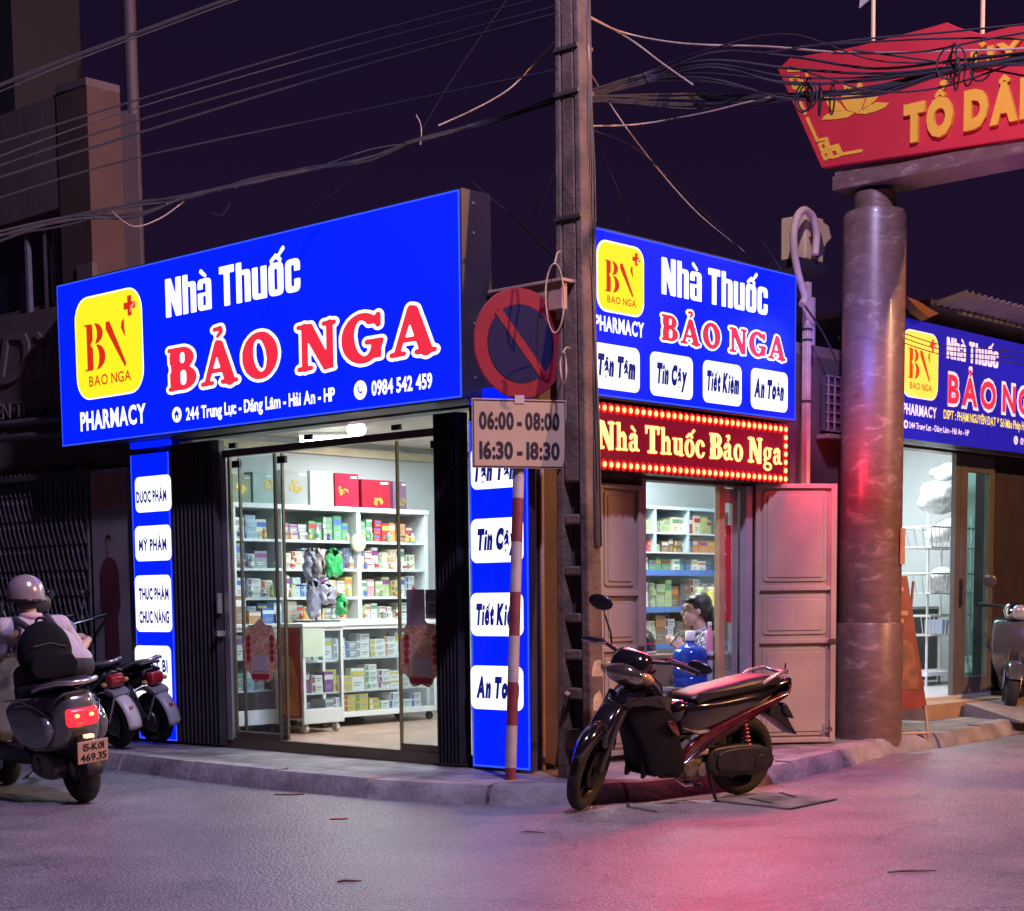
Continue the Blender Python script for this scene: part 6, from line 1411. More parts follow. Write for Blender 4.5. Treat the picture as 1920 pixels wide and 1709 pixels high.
# handlebar cowl with headlamp (turned with the fork)
hc = MB(); hc.pillow([(.985, .80), (.93, .90), (.84, .905), (.75, .84), (.73, .77), (.82, .745), (.92, .74)], .115, 0, .06); stb(hc).build('handlebar_cowl', PBK, mb_, smooth=60)
hl = MB(); hl.ell((.95, 0, .775), (.075, .125, .065), 24, 14, Matrix.Rotation(R_(-30), 3, 'Y')); hlo = stb(hl).build('headlight', LENS, mb_, smooth=70)
for s in (-1, 1):
    tl = MB(); tl.ell((.925, s * .115, .775), (.055, .055, .032), 16, 10, Matrix.Rotation(R_(-30), 3, 'Y')); stb(tl).build('turn_lamp', mat('amber_lens', (.6, .36, .12), .1, .2, coat=1.0), mb_, smooth=70)
hb = MB(); hb.tube([(.76, -.34, .865), (.80, -.22, .885), (.85, -.08, .86), (.85, .08, .86), (.80, .22, .885), (.76, .34, .865)], .013, 10); stb(hb).build('handlebar', mat('bar_dark', (.05, .05, .055), .35, .6), mb_, smooth=60)
for s in (-1, 1):
    g = MB(); g.tube([(.80, s * .235, .885), (.755, s * .365, .862)], .019, 12); stb(g).build('grip', PBK2, mb_, smooth=60)
    lv = MB(); lv.tube([(.83, s * .20, .885), (.86, s * .27, .875), (.81, s * .36, .862)], [.008, .007, .005], 8); stb(lv).build('brake_lever', CHR, mb_, smooth=60)
    ms = MB(); base = (.82, s * .17, .89)
    tip = (.80, s * .27, 1.06) if s < 0 else (.75, s * .33, .885); ms.tube([base, (.82, s * .19, .95 if s < 0 else .905), tip], .006, 8); m2 = stb(ms).build('mirror', MIRR, mb_, smooth=60)
    mg = MB(); mg.ell((tip[0], tip[1] + s * .03, tip[2] + (.045 if s < 0 else .01)), (.018, .078, .045 if s < 0 else .034), 20, 12); stb(mg).build('mirror_head', MIRR, m2, smooth=60)
# body: seat, side covers, maroon stripe, tail
def bodyw(x, z): return 1.0 - .45 * min(1, max(0, (-x - .02) / .32)) - .25 * min(1, max(0, (x - .45) / .15))
MB().pillow([(.50, .635), (.38, .672), (.20, .700), (.08, .722), (-.06, .738), (-.20, .728), (-.235, .69), (-.12, .655), (.05, .635), (.22, .615), (.40, .600), (.49, .600)], .125, 0, .055, wf=bodyw).build('seat', SEATM, mb_, smooth=60)
MB().pillow([(.52, .60), (.30, .612), (.10, .635), (-.12, .66), (-.30, .685), (-.325, .655), (-.22, .60), (.05, .52), (.30, .44), (.52, .40), (.58, .44), (.58, .54)], .128, 0, .045, wf=bodyw).build('side_cover', PBK, mb_, smooth=60)
MB().pillow([(.66, .56), (.60, .605), (.53, .61), (.50, .56), (.56, .48), (.63, .47)], .10, 0, .05).build('centre_hump', PBK, mb_, smooth=60)
for s in (-1, 1):
    MB().pillow([(.58, .285), (.52, .365), (.35, .445), (.10, .535), (-.14, .61), (-.24, .635), (-.22, .60), (.02, .50), (.28, .395), (.50, .29), (.57, .235)], .022, s * .122, .014, wf=lambda x, z: 1).build('stripe_panel', PMR, mb_, smooth=60)
    MB().tube([(.575, s * .146, .25), (.42, s * .150, .36), (.10, s * .150, .49)], .006, 6).build('chrome_line', CHR, mb_, smooth=60)
MB().pillow([(-.20, .69), (-.33, .715), (-.345, .68), (-.32, .61), (-.26, .575), (-.12, .61)], .07, 0, .04).build('tail_cowl', PBK, mb_, smooth=60)
MB().pillow([(-.325, .69), (-.352, .67), (-.335, .61), (-.31, .62)], .055, 0, .012).build('tail_light', mat('tail_red', (.35, .01, .015), .12, coat=1.0), mb_, smooth=60)
gr = MB(); gr.tube([(-.04, .115, .69), (-.14, .125, .745), (-.25, .10, .765), (-.30, .05, .745), (-.30, -.05, .745), (-.25, -.10, .765), (-.14, -.125, .745), (-.04, -.115, .69)], .011, 10); gr.build('grab_rail', mat('rail_grey', (.45, .40, .42), .25, .7), mb_, smooth=60)
MB().tube([(-.30, .03, .74), (-.305, .03, .80)], .005, 6).build('tail_stub', MIRR, mb_)
MB().pillow([(-.20, .56), (-.27, .53), (-.36, .42), (-.41, .355), (-.34, .39), (-.24, .45), (-.16, .50)], .06, 0, .01).build('rear_fender', PBK2, mb_, smooth=60)
MB().pillow([(-.28, .56), (-.33, .51), (-.36, .46), (-.30, .48), (-.26, .52)], .075, 0, .01).build('plate_flap', PBK2, mb_, smooth=60)
# engine, drive case, shock, stands, exhaust
en = MB(); en.pillow([(.58, .20), (.56, .28), (.44, .305), (.33, .29), (.29, .22), (.34, .145), (.50, .14)], .095, 0, .03); en.lathe([(.0, .09), (.055, .09), (.055, .118), (.04, .125), (0, .125)], (.50, 0, .215), 'y', 24); en.lathe([(0, .09), (.042, .09), (.042, .115), (0, .118)], (.40, 0, .20), 'y', 20)
for k in range(7): en.bx(.56 + k * .016, -.07, .19, .566 + k * .016, .07, .28)
en.build('engine', ENG, mb_, smooth=40)
MB().bx(.37, .06, .285, .46, .125, .325).build('engine_badge', mat('badge_metal', (.5, .42, .33), .35, .6, var=.2), mb_, bevel=.01)
MB().pillow([(.36, .17), (.36, .31), (.20, .335), (.05, .335), (-.08, .31), (-.155, .25), (-.14, .18), (-.06, .15), (.10, .145)], .04, .095, .02).build('drive_case', mat('case_dark', (.028, .024, .023), .42, .5, var=.25, scale=18), mb_, smooth=50)
dc = MB(); dc.pillow([(.30, .19), (.30, .29), (.16, .315), (.0, .31), (-.10, .27), (-.12, .215), (-.04, .175), (.12, .17)], .012, .137, .008); dc.pillow([(.02, .20), (-.02, .27), (-.09, .245), (-.07, .20)], .006, .151, .004)
for (x, z) in ((.33, .29), (.33, .19), (.05, .31), (-.12, .20), (.08, .165)): dc.lathe([(0, .13), (.009, .13), (.009, .142), (0, .142)], (x, 0, z), 'y', 10)
dc.build('case_ribs', MATS['case_dark'], mb_, smooth=50)
sh_ = MB(); sh_.tube([(.02, .10, .25), (.10, .10, .52)], .016, 10)
for k in range(8): sh_.torus((.038 + k * .0072, .10, .305 + k * .024), .024, .006, 'z', 18, 6)
sh_.build('shock_absorber', mat('shock_red', (.25, .05, .06), .35, .5), mb_, smooth=50)
MB().tube([(0, .095, RW_), (.16, .125, .30), (.30, .10, .26)], .016, 8).build('swing_arm', ENG, mb_, smooth=50)
MB().tube([(.36, .12, .17), (.35, .15, .08), (.345, .185, .012)], [.012, .011, .010], 8).build('side_stand', MIRR, mb_, smooth=50); MB().obx((.345, .19, .010), (.05, .03, .012)).build('stand_foot', MIRR, mb_)
MB().tube([(.50, .06, .12), (.50, .22, .125)], .012, 8).build('foot_peg', PBK2, mb_, smooth=50); MB().tube([(.60, .10, .15), (.57, .15, .12), (.45, .15, .12)], .008, 8).build('gear_pedal', CHR, mb_, smooth=50)
MB().tube([(.55, -.10, .14), (.30, -.13, .13), (.05, -.14, .18), (-.25, -.14, .26)], [.018, .02, .04, .042], 14).build('exhaust', mat('exhaust_dark', (.08, .075, .07), .35, .8), mb_, smooth=50)
fp = MB()
for k in range(4): fp.tube([(.52 - k * .03, .10, .44), (.45 - k * .03, .135, .425)], .006, 6)
fp.tube([(.56, .10, .45), (.48, .145, .42), (.40, .14, .425), (.38, .10, .44)], .007, 8); fp.build('foot_rail', ENG, mb_, smooth=50)
cbk = MB(); cbk.tube([(.86, .06, .86), (.92, .10, .76), (.88, .08, .66)], .005, 6); cbk.tube([(.84, -.06, .88), (.70, .05, .70), (.66, .03, .60)], .006, 6); cbk.build('control_cable', MIRR, mb_, smooth=50)
# ------------------------------------------------------------------ scooters (rider's and the one at the right edge)
def scooter(label, paint, loc, rz, plate_txt=None, lit=False, steer=0, seatm=SEATM, light=None, lean=0, over=0):
    t = thing('motor_scooter', label, 'scooter', loc, rot=(R_(lean), 0, rz)); L, R = 1.20, .215
    wheel(t, (-over, 0, R), R, .062, 5, rim=mat('rim_silver', (.4, .4, .4), .3, .8), disc=False, sq=1.0); S_ = rotz_axis((.95, 0, .6), (-.35, 0, .94), R_(steer))
    wheel(t, (L, 0, R), R, .052, 5, rim=MATS['rim_silver'], steer=S_)
    def sb(m): m.v = [tuple(S_ @ Vector(v)) for v in m.v]; return m
    # rear body: two bulging cowls joined over the wheel
    def wf(x, z): return (1.0 - .42 * min(1, max(0, (-x - .02) / .30))) * (1 - .22 * min(1, max(0, (z - .56) / .16)))
    MB().pillow([(.50, .63), (.20, .675), (-.10, .69), (-.27, .685), (-.31, .60), (-.28, .47), (-.18, .36), (.0, .32), (.24, .32), (.44, .40), (.53, .52)], .195, 0, .10, k=6, wf=wf).build('rear_body', paint, t, smooth=60)
    for s in (-1, 1): MB().pillow([(.40, .58), (.10, .62), (-.12, .58), (-.20, .48), (-.12, .37), (.08, .335), (.30, .37), (.42, .47)], .035, s * .168, .03, k=5).build('side_cowl', paint, t, smooth=60); MB().tube([(.44, s * .20, .63), (.15, s * .213, .655), (-.12, s * .19, .60), (-.24, s * .12, .50)], .006, 8).build('chrome_line', CHR, t, smooth=60)
    MB().pillow([(.54, .66), (.34, .70), (.10, .735), (-.10, .765), (-.24, .77), (-.27, .735), (-.12, .70), (.2, .675), (.48, .63)], .14, 0, .055, wf=lambda x, z: 1 - .25 * min(1, max(0, (x - .3) / .2))).build('seat', seatm, t, smooth=60)
    MB().tube([(.02, .155, .705), (-.14, .165, .735), (-.29, .12, .755), (-.34, .05, .75), (-.34, -.05, .75), (-.29, -.12, .755), (-.14, -.165, .735), (.02, -.155, .705)], .016, 10).build('grab_rail', mat('rail_silver', (.62, .60, .60), .22, .8), t, smooth=60)
    MB().pillow([(-.285, .60), (-.325, .575), (-.315, .50), (-.27, .485), (-.255, .55)], .10, 0, .03).build('tail_light', mat('tail_lit', (.6, .02, .03), .25, var=0, emit=(1.0, .03, .05), es=1.2) if lit else mat('tail_red', (.35, .01, .015), .12, coat=1.0), t, smooth=60)
    for s in (-1, 1): MB().ell((-.335, s * .045, .55), (.010, .016, .012), 12, 8).build('tail_bulb', mat('tail_amber', (1, .5, .2), .3, var=0, emit=(1, .42, .10), es=2.5) if lit else mat('amber_lens', (.6, .36, .12), .1, .2, coat=1.0), t, smooth=60)
    MB().pillow([(-.20, .42), (-.30, .40), (-.36, .27), (-.37, .20), (-.33, .20), (-.27, .33), (-.16, .36)], .055, 0, .02).build('rear_mudguard', PBK2, t, smooth=60)
    if plate_txt:
        p = MB().bx(-.095, -.004, -.07, .095, .004, .07).build('number_plate', mat('plate_lit', (.62, .40, .25), .45, var=.06), t, bevel=.002); p.location = (-.378, 0, .335); p.rotation_euler = (R_(18), 0, -math.pi / 2); 
        IK = mat('plate_ink', (.015, .010, .02), .5)
        put_text(p, plate_txt[0], -.060, .070, .012, .055, -.006, IK, off=.02, track=.06, space=.2); put_text(p, plate_txt[1], -.080, .085, -.055, -.010, -.006, IK, off=.02, track=.06, space=.2)
        MB().obx((-.35, 0, .425), (.05, .05, .02)).build('plate_lamp', mat('plate_lamp', (.8, .6, .4), .3, emit=(1, .62, .32), es=1.5, var=0), t)
    MB().pillow([(.42, .34), (.86, .34), (.90, .25), (.82, .21), (.30, .23), (.28, .32)], .15, 0, .03).build('floorboard', PBK2, t, smooth=60)
    MB().pillow([(.90, .86), (.98, .80), (1.02, .60), (.98, .40), (.90, .25), (.84, .27), (.90, .42), (.93, .60), (.86, .84)], .20, 0, .03, wf=lambda x, z: .55 + .45 * math.sin(min(1, max(0, (z - .2) / .5)) * math.pi * .6)).build('leg_shield', paint, t, smooth=60)
    fn = MB(); fn.pillow([(L - .24, .30), (L - .18, .44), (L - .02, .49), (L + .13, .44), (L + .21, .33), (L + .14, .36), (L, .43), (L - .12, .40)], .085, 0, .05); sb(fn).build('front_fender', paint, t, smooth=60)
    fk2 = MB(); fk2.tube([(L, .075, R), (L - .05, .075, .40), (.97, .03, .62)], .020, 10); fk2.tube([(L, -.075, R), (L - .05, -.075, .40), (.97, -.03, .62)], .020, 10); sb(fk2).build('fork', mat('fork_dark', (.10, .09, .09), .3, .8), t, smooth=60)
    hcw = MB(); hcw.pillow([(1.0, .90), (.96, .99), (.86, 1.0), (.80, .94), (.86, .87), (.95, .85)], .14, 0, .07, k=6); hco = sb(hcw).build('handlebar_cowl', light or paint, t, smooth=60)
    hl2 = MB(); hl2.ell((.985, 0, .925), (.045, .075, .07), 22, 14); sb(hl2).build('headlight', mat('lens_clear', (.6, .6, .6), .05, .5, var=0, coat=1.0), t, smooth=70)
    hb2 = MB(); hb2.tube([(.80, -.34, .95), (.86, -.16, .965), (.88, 0, .95), (.86, .16, .965), (.80, .34, .95)], .014, 10); sb(hb2).build('handlebar', PBK2, t, smooth=60)
    for s in (-1, 1):
        g2 = MB(); g2.tube([(.835, s * .235, .96), (.795, s * .355, .948)], .020, 12); sb(g2).build('grip', PBK2, t, smooth=60)
        m2 = MB(); m2.tube([(.86, s * .18, .965), (.86, s * .24, 1.08), (.85, s * .27, 1.14)], .006, 8); mo = sb(m2).build('mirror', MIRR, t, smooth=60); m3 = MB(); m3.ell((.85, s * .29, 1.18), (.016, .065, .06), 18, 12); sb(m3).build('mirror_head', mat('mirror_brown', (.06, .045, .04), .3), mo, smooth=60)
    MB().tube([(.30, -.11, .20), (.10, -.13, .19), (-.08, -.13, .22)], [.02, .04, .04], 14).build('exhaust', mat('exhaust_steel', (.05, .05, .05), .35, .8), t, smooth=60)
    en2 = MB(); en2.pillow([(.30, .17), (.30, .30), (.0, .30), (-.08, .22), (.02, .15)], .05, .09, .02); en2.lathe([(0, .08), (.05, .08), (.05, .15), (0, .15)], (.2, 0, .23), 'y', 20); en2.build('engine', ENG, t, smooth=50)
    MB().tube([(.36, .10, .18), (.30, .20, .15), (.22, .21, .17)], .010, 8).build('side_stand', CHR, t, smooth=50)
    return t
p_ = PZ(160, 1505, 0); f2 = PZ(50, 1479, 0); hd2 = math.atan2(f2[1] - p_[1], f2[0] - p_[0])
VSP = mat('vespa_grey', (.22, .23, .225), .16, .55, var=.06, coat=.9)
scooter('grey motor scooter with lit red tail light ridden along the road', VSP, (p_[0] + .13 * math.cos(hd2), p_[1] + .13 * math.sin(hd2), 0), hd2, ('15-K01', '469.35'), True, lean=-7, over=.13)
q = PZ(1888, 1338, PZT)
scooter('silver motor scooter cut by the right picture edge before the alley shop', mat('scooter_silver', (.16, .155, .16), .18, .6, var=.06, coat=.8), (q[0] + 1.17, q[1] + .30, PZT), R_(194), None, False, 22, light=CHR)
# ------------------------------------------------------------------ parked electric bikes
def ebike(label, loc, rz, col, fend, steer=-12):
    t = thing('electric_bike', label, 'electric bike', loc, rot=(R_(-11), 0, rz), group='electric bikes parked by the blue pylon'); R = .205; L = 1.12
    def EB(): b_ = MB(); b_.M = Matrix.Translation((.15, 0, -.09)); return b_
    wheel(t, (0, 0, R), R, .042, 6, rim=mat('rim_grey', (.16, .15, .15), .35, .7)); wheel(t, (L, 0, R), R, .042, 6, rim=MATS['rim_grey'])
    n = 16; vs = []; fs = []
    for i in range(n + 1):
        a = R_(62 + 128 * i / n); k = i / n
        for j in range(5):
            b = -1 + j / 2; rr = .238 + .018 * (1 - b * b) + .035 * max(0, k - .7)
            vs.append((rr * math.cos(a), .062 * b, R + rr * math.sin(a)))
    for i in range(n):
        for j in range(4): fs.append((i * 5 + j, i * 5 + j + 1, (i + 1) * 5 + j + 1, (i + 1) * 5 + j))
    o = MB().add(vs, fs).build('rear_fender', fend, t, smooth=60); o.modifiers.new('s', 'SOLIDIFY').thickness = .007
    fm = MB(); fm.prism([(-.222, .285), (-.205, .30), (-.213, .262)], -.012, .012)
    for s in (-1, 1): MB().tube([(0, s * .058, R), (-.14, s * .066, R + .20)], .008, 6).build('fender_stay', fend, t, smooth=60)
    MB().obx((-.235, 0, R + .115), (.004, .03, .025), (0, R_(28), 0)).build('reflector', mat('reflector_red', (.35, .02, .03), .3), t)
    EB().pillow([(.62, .46), (.40, .60), (.10, .66), (-.16, .70), (-.24, .665), (-.10, .56), (.16, .44), (.40, .32), (.58, .34)], .11, 0, .05).build('body', col, t, smooth=60)
    EB().pillow([(.50, .64), (.30, .68), (.05, .72), (-.15, .75), (-.21, .72), (-.02, .67), (.30, .625), (.48, .60)], .11, 0, .045).build('seat', SEATM, t, smooth=60)
    EB().tube([(.0, .10, .70), (-.20, .11, .765), (-.30, .05, .77), (-.30, -.05, .77), (-.20, -.11, .765), (.0, -.10, .70)], .013, 8).build('grab_rail', mat('rail_silver', (.62, .60, .60), .22, .8), t, smooth=60)
    EB().pillow([(-.20, .66), (-.29, .655), (-.28, .575), (-.20, .57)], .06, 0, .02).build('tail_light', mat('tail_red2', (.42, .02, .03), .15, coat=1.0), t, smooth=60)
    for s in (-1, 1): EB().ell((-.24, s * .10, .60), (.03, .022, .02), 12, 8).build('turn_lamp', mat('amber_lens', (.6, .36, .12), .1, .2, coat=1.0), t, smooth=60)
    EB().pillow([(-.20, .565), (-.285, .54), (-.30, .50), (-.20, .52)], .075, 0, .008).build('plate_holder', mat('holder_grey', (.22, .21, .21), .5), t, smooth=60)
    MB().tube([(-.02, .09, R + .02), (.10, .10, .50)], .02, 10).build('shock_absorber', CHR, t, smooth=60); MB().tube([(0, 0.07, R), (.40, .08, .24)], .018, 8).build('swing_arm', PBK2, t, smooth=60)
    MB().lathe([(0, -.055), (.075, -.055), (.085, -.03), (.085, .03), (.075, .055), (0, .055)], (0, 0, R), 'y', 24).build('hub_motor', mat('motor_dark', (.10, .10, .10), .4, .6), t, smooth=50)
    MB().pillow([(.50, .32), (.86, .32), (.92, .24), (.50, .22)], .11, 0, .03).build('floorboard', PBK2, t, smooth=60)
    MB().pillow([(.86, .80), (.92, .74), (.97, .50), (.92, .28), (.86, .26), (.90, .50), (.82, .76)], .15, 0, .03).build('leg_shield', col, t, smooth=60)
    MB().pillow([(L - .2, .36), (L - .05, .45), (L + .12, .40), (L + .2, .3), (L + .05, .40), (L - .1, .36)], .06, 0, .03).build('front_fender', fend, t, smooth=60)
    MB().tube([(L, .06, R), (.98, .03, .55), (.88, 0, .88)], .018, 8).build('fork', PBK2, t, smooth=60)
    MB().ell((.90, 0, .90), (.085, .12, .075), 20, 12).build('handlebar_cowl', mat('cowl_white', (.55, .55, .58), .3), t, smooth=60)
    MB().tube([(.78, -.30, .95), (.86, -.1, .93), (.86, .1, .93), (.78, .30, .95)], .012, 8).build('handlebar', CHR, t, smooth=60)
    for s in (-1, 1):
        MB().tube([(.80, s * .24, .946), (.76, s * .34, .952)], .018, 10).build('grip', PBK2, t, smooth=60); m = MB().tube([(.86, s * .16, .94), (.86, s * .20, 1.06), (.85, s * .22, 1.11)], .006, 8).build('mirror', CHR, t, smooth=60); MB().ell((.85, s * .24, 1.14), (.015, .05, .042), 16, 10).build('mirror_head', MIRR, m, smooth=60)
    MB().tube([(.40, .06, .20), (.36, .14, .02)], .010, 8).build('side_stand', MIRR, t, smooth=60)
FEN = mat('fender_cream', (.62, .55, .50), .35, var=.08)
b1 = PZ(226, 1402, PZT); b2 = PZ(297, 1394, PZT)
ebike('black electric bike with cream rear fender and red tail lamp, nearer the kerb', (b1[0], b1[1], PZT), R_(92), PBK, FEN); ebike('black electric bike with grey rear fender directly before the lit goods list', (b2[0], b2[1], PZT), R_(95), PBK, mat('fender_grey', (.34, .34, .36), .35, var=.08))
# ------------------------------------------------------------------ people
SKIN = mat('skin', (.50, .30, .22), .5, var=.08, scale=20); SHIRT = mat('shirt_pale', (.44, .40, .45), .75, var=.08, scale=8, bump=.3, bscale=30)
TROU = mat('trousers_dark', (.025, .023, .03), .8, var=.2, scale=12, bump=.3, bscale=40)
# rider: laid out in the scooter's own frame
SM = Matrix.Translation((p_[0], p_[1], 0)) @ Matrix.Rotation(hd2, 4, 'Z')
SN = np.array([-math.sin(hd2), math.cos(hd2), 0])
def sxz(px, py, off=0.0):
    d = ray(px, py); base = np.array([p_[0], p_[1], 0]) + SN * off; t = ((base - CAM) @ SN) / (d @ SN); q = CAM + d * t - np.array([p_[0], p_[1], 0])
    return float(q @ np.array([math.cos(hd2), math.sin(hd2), 0])), float(q[2])
hx, hz = .40, 0
def at_x(px, py, x):
    """scooter-frame point at distance x along the scooter seen at the pixel"""
    H = np.array([math.cos(hd2), math.sin(hd2), 0]); b = np.array([p_[0], p_[1], 0]) + H * x; d = ray(px, py); t = ((b - CAM) @ H) / (d @ H); q = CAM + d * t - np.array([p_[0], p_[1], 0]); return Vector((x, float(q @ SN), float(q[2])))
head = at_x(48, 1118, .42); neck = at_x(56, 1147, .38); shl = at_x(6, 1180, .36); shr = at_x(112, 1174, .36); hip = Vector((.20, .0, .84)); 
cy_ = (shl.y + shr.y) / 2; chest = Vector((.33, cy_ * .8, shl.z - .12)); waist = Vector((.24, cy_ * .4, .93))
rd = thing('person', 'helmeted scooter rider in pale shirt wearing a dark backpack', 'person', (p_[0], p_[1], 0), rot=(0, 0, hd2))
def hand(mb, wrist, d, side, curl=.6, s=1.0):
    """palm with five bent fingers; d = pointing direction, side = thumb side"""
    d = Vector(d).normalized(); side = Vector(side).normalized(); nrm = d.cross(side).normalized(); w = Vector(wrist)
    for k in (-1, 0, 1): cap(mb, w + side * .018 * k * s, w + d * .075 * s + side * .024 * k * s, .015 * s, .013 * s)
    for k, L in ((-1.5, .052), (-.5, .064), (.5, .068), (1.5, .060)):
        b = w + d * .08 * s + side * .0175 * k * s; m = b + (d * (1 - curl * .5) + nrm * curl * .6).normalized() * L * .55 * s; e = m + (d * (1 - curl) + nrm * curl * 1.1).normalized() * L * .5 * s
        cap(mb, b, m, .0092 * s, .0086 * s); cap(mb, m, e, .0086 * s, .0075 * s)
    b = w + d * .03 * s + side * .03 * s; m = b + (d * .6 + side * .6 + nrm * .3).normalized() * .035 * s; e = m + (d * .8 + nrm * .5).normalized() * .028 * s; cap(mb, b, m, .012 * s, .0105 * s); cap(mb, m, e, .0105 * s, .009 * s)
b = MB(); gl = Vector((.79, .34, .95)); gr_ = Vector((.79, -.34, .95)); ell_ = Vector((.46, .34, .88)); elr = at_x(148, 1222, .45)
for s_, sh_v, el_, g_ in ((1, shl, ell_, gl), (-1, shr, elr, gr_)):
    cap(b, sh_v, el_, .050, .040); wr = g_ + Vector((-.08, 0, .02)); cap(b, el_, wr, .040, .027); hand(b, wr, (.9, 0, -.1), (0, -s_, .1), .8)
cap(b, shl, shr, .062, .062); cap(b, chest, neck - Vector((0, 0, .05)), .10, .06); b.ell(chest, (.10, .155, .13)); b.ell(waist, (.10, .145, .12)); b.ell(hip, (.13, .155, .11)); cap(b, neck - Vector((0, 0, .04)), head, .045, .05)
b.ell(head, (.085, .072, .10)); b.ell(head + Vector((.085, 0, -.02)), (.018, .014, .02)); 
for s_ in (-1, 1):
    kn = Vector((.56, .15 * s_, .76)); ft = Vector((.58, .14 * s_, .42)); cap(b, hip + Vector((0, .08 * s_, -.02)), kn, .078, .055); cap(b, kn, ft, .052, .034); cap(b, ft, ft + Vector((.15, 0, -.045)), .034, .028); b.ell(head + Vector((-.005, .072 * s_, -.01)), (.018, .01, .028))
blob(b, 'body', SKIN, .009, rd)
c = MB(); cap(c, shl, shr, .072, .072); c.ell(chest, (.112, .168, .14)); c.ell(waist, (.112, .155, .13)); cap(c, chest, neck - Vector((.0, 0, .055)), .105, .066); c.ell(hip + Vector((0, 0, .03)), (.128, .156, .09))
for sh_v, el_ in ((shl, ell_), (shr, elr)): cap(c, sh_v, sh_v.lerp(el_, .72), .064, .060)
blob(c, 'shirt', SHIRT, .010, rd); c = MB(); c.torus(neck - Vector((.01, 0, .028)), .056, .016, 'z', sq=1.3); c.build('collar', mat('collar_pink', (.60, .42, .40), .7), rd, smooth=60)
c = MB(); c.ell(hip - Vector((0, 0, .01)), (.142, .168, .105))
for s_ in (-1, 1):
    kn = Vector((.56, .15 * s_, .76)); ft = Vector((.58, .14 * s_, .44)); cap(c, hip + Vector((0, .08 * s_, -.02)), kn, .088, .066); cap(c, kn, ft, .064, .050)
blob(c, 'trousers', TROU, .011, rd)
for s_ in (-1, 1):
    f_ = MB(); ft = Vector((.58, .14 * s_, .40)); cap(f_, ft + Vector((-.03, 0, -.025)), ft + Vector((.17, 0, -.052)), .040, .034); f_.bx(ft.x - .07, ft.y - .045, ft.z - .10, ft.x + .21, ft.y + .045, ft.z - .065); f_.build('shoe', mat('shoe_tan', (.30, .20, .16), .6, var=.2), rd, smooth=60)
MB().ell(head + Vector((-.03, 0, -.035)), (.075, .076, .055), 20, 12).build('hair', mat('hair_black', (.012, .010, .010), .5), rd, smooth=60)
hm = MB(); hr = .112
for i in range(1): hm.lathe([(hr * .99, -.025), (hr * 1.02, .0), (hr * 1.0, .04), (hr * .87, .085), (hr * .60, .115), (hr * .3, .128), (0, .132)], head + Vector((-.005, 0, .0)), n=32)
ho = hm.build('helmet', mat('helmet_silver', (.40, .32, .32), .22, .35, var=.12, scale=6, coat=.8), rd, smooth=60); so = ho.modifiers.new('s', 'SOLIDIFY'); so.thickness = .012
MB().torus(head + Vector((-.005, 0, -.028)), hr * 1.0, .010, 'z').build('helmet_rim', MIRR, rd, smooth=60); MB().tube([head + Vector((.02, .108, -.02)), head + Vector((.04, .07, -.10)), head + Vector((.05, 0, -.125)), head + Vector((.04, -.07, -.10)), head + Vector((.02, -.108, -.02))], .007, 6).build('chin_strap', MIRR, rd, smooth=60)
# backpack (worn, a thing of its own)
ba, bb_ = at_x(84, 1222, .10), None
bp_o = thing('backpack', 'black backpack on the back of the scooter rider', 'backpack', (p_[0], p_[1], 0), rot=(0, 0, hd2))
BPM = mat('backpack_black', (.006, .006, .008), .85, var=.2, scale=14, bump=.4, bscale=60, spec=.15); b = MB()
top_, bot = at_x(76, 1168, .20), at_x(92, 1282, .05); cc = (top_ + bot) / 2; hh = (top_.z - bot.z) / 2
b.ell(cc, (.10, .17, hh * 1.08), 20, 14); b.ell(cc + Vector((-.05, 0, -hh * .3)), (.07, .14, hh * .55)); b.ell(cc + Vector((.0, 0, hh * .45)), (.085, .14, hh * .5)); b.ell(cc + Vector((.03, 0, -hh * .5)), (.08, .145, hh * .45))
blob(b, 'bag_body', BPM, .012, bp_o, 3)
MB().pillow([(cc.y - .12, cc.z - hh * .75), (cc.y + .12, cc.z - hh * .75), (cc.y + .115, cc.z - hh * .05), (cc.y - .115, cc.z - hh * .05)], .03, 0, .02).M
fpk = MB(); fpk.pillow([(-.125, -hh * .78), (.125, -hh * .78), (.12, -hh * .08), (-.12, -hh * .08)], .03, 0, .02, smooth=2); fo = fpk.build('front_pocket', BPM, bp_o, smooth=60); fo.location = (cc.x - .105, cc.y, cc.z); fo.rotation_euler = (0, R_(8), R_(90))
for s_, sh_v in ((1, shl), (-1, shr)):
    y = cc.y + s_ * .085; MB().tube([(cc.x + .02, y, cc.z + hh * .82), (sh_v.x - .03, y + s_ * .015, sh_v.z + .055), (sh_v.x + .06, y + s_ * .02, sh_v.z + .03), (chest.x + .115, y + s_ * .01, chest.z - .02), (waist.x + .06, y + s_ * .05, waist.z)], [.02, .026, .026, .022, .016], 8).build('strap', mat('strap_grey', (.05, .05, .055), .7), bp_o, smooth=60)
MB().torus(cc + Vector((.05, 0, hh * 1.0)), .03, .008, 'x').build('carry_loop', BPM, bp_o, smooth=60); MB().tube([cc + Vector((-.088, -.10, hh * .22)), cc + Vector((-.098, 0, hh * .34)), cc + Vector((-.088, .10, hh * .22))], .004, 6).build('zip', mat('strap_grey', (.05, .05, .055), .7), bp_o)
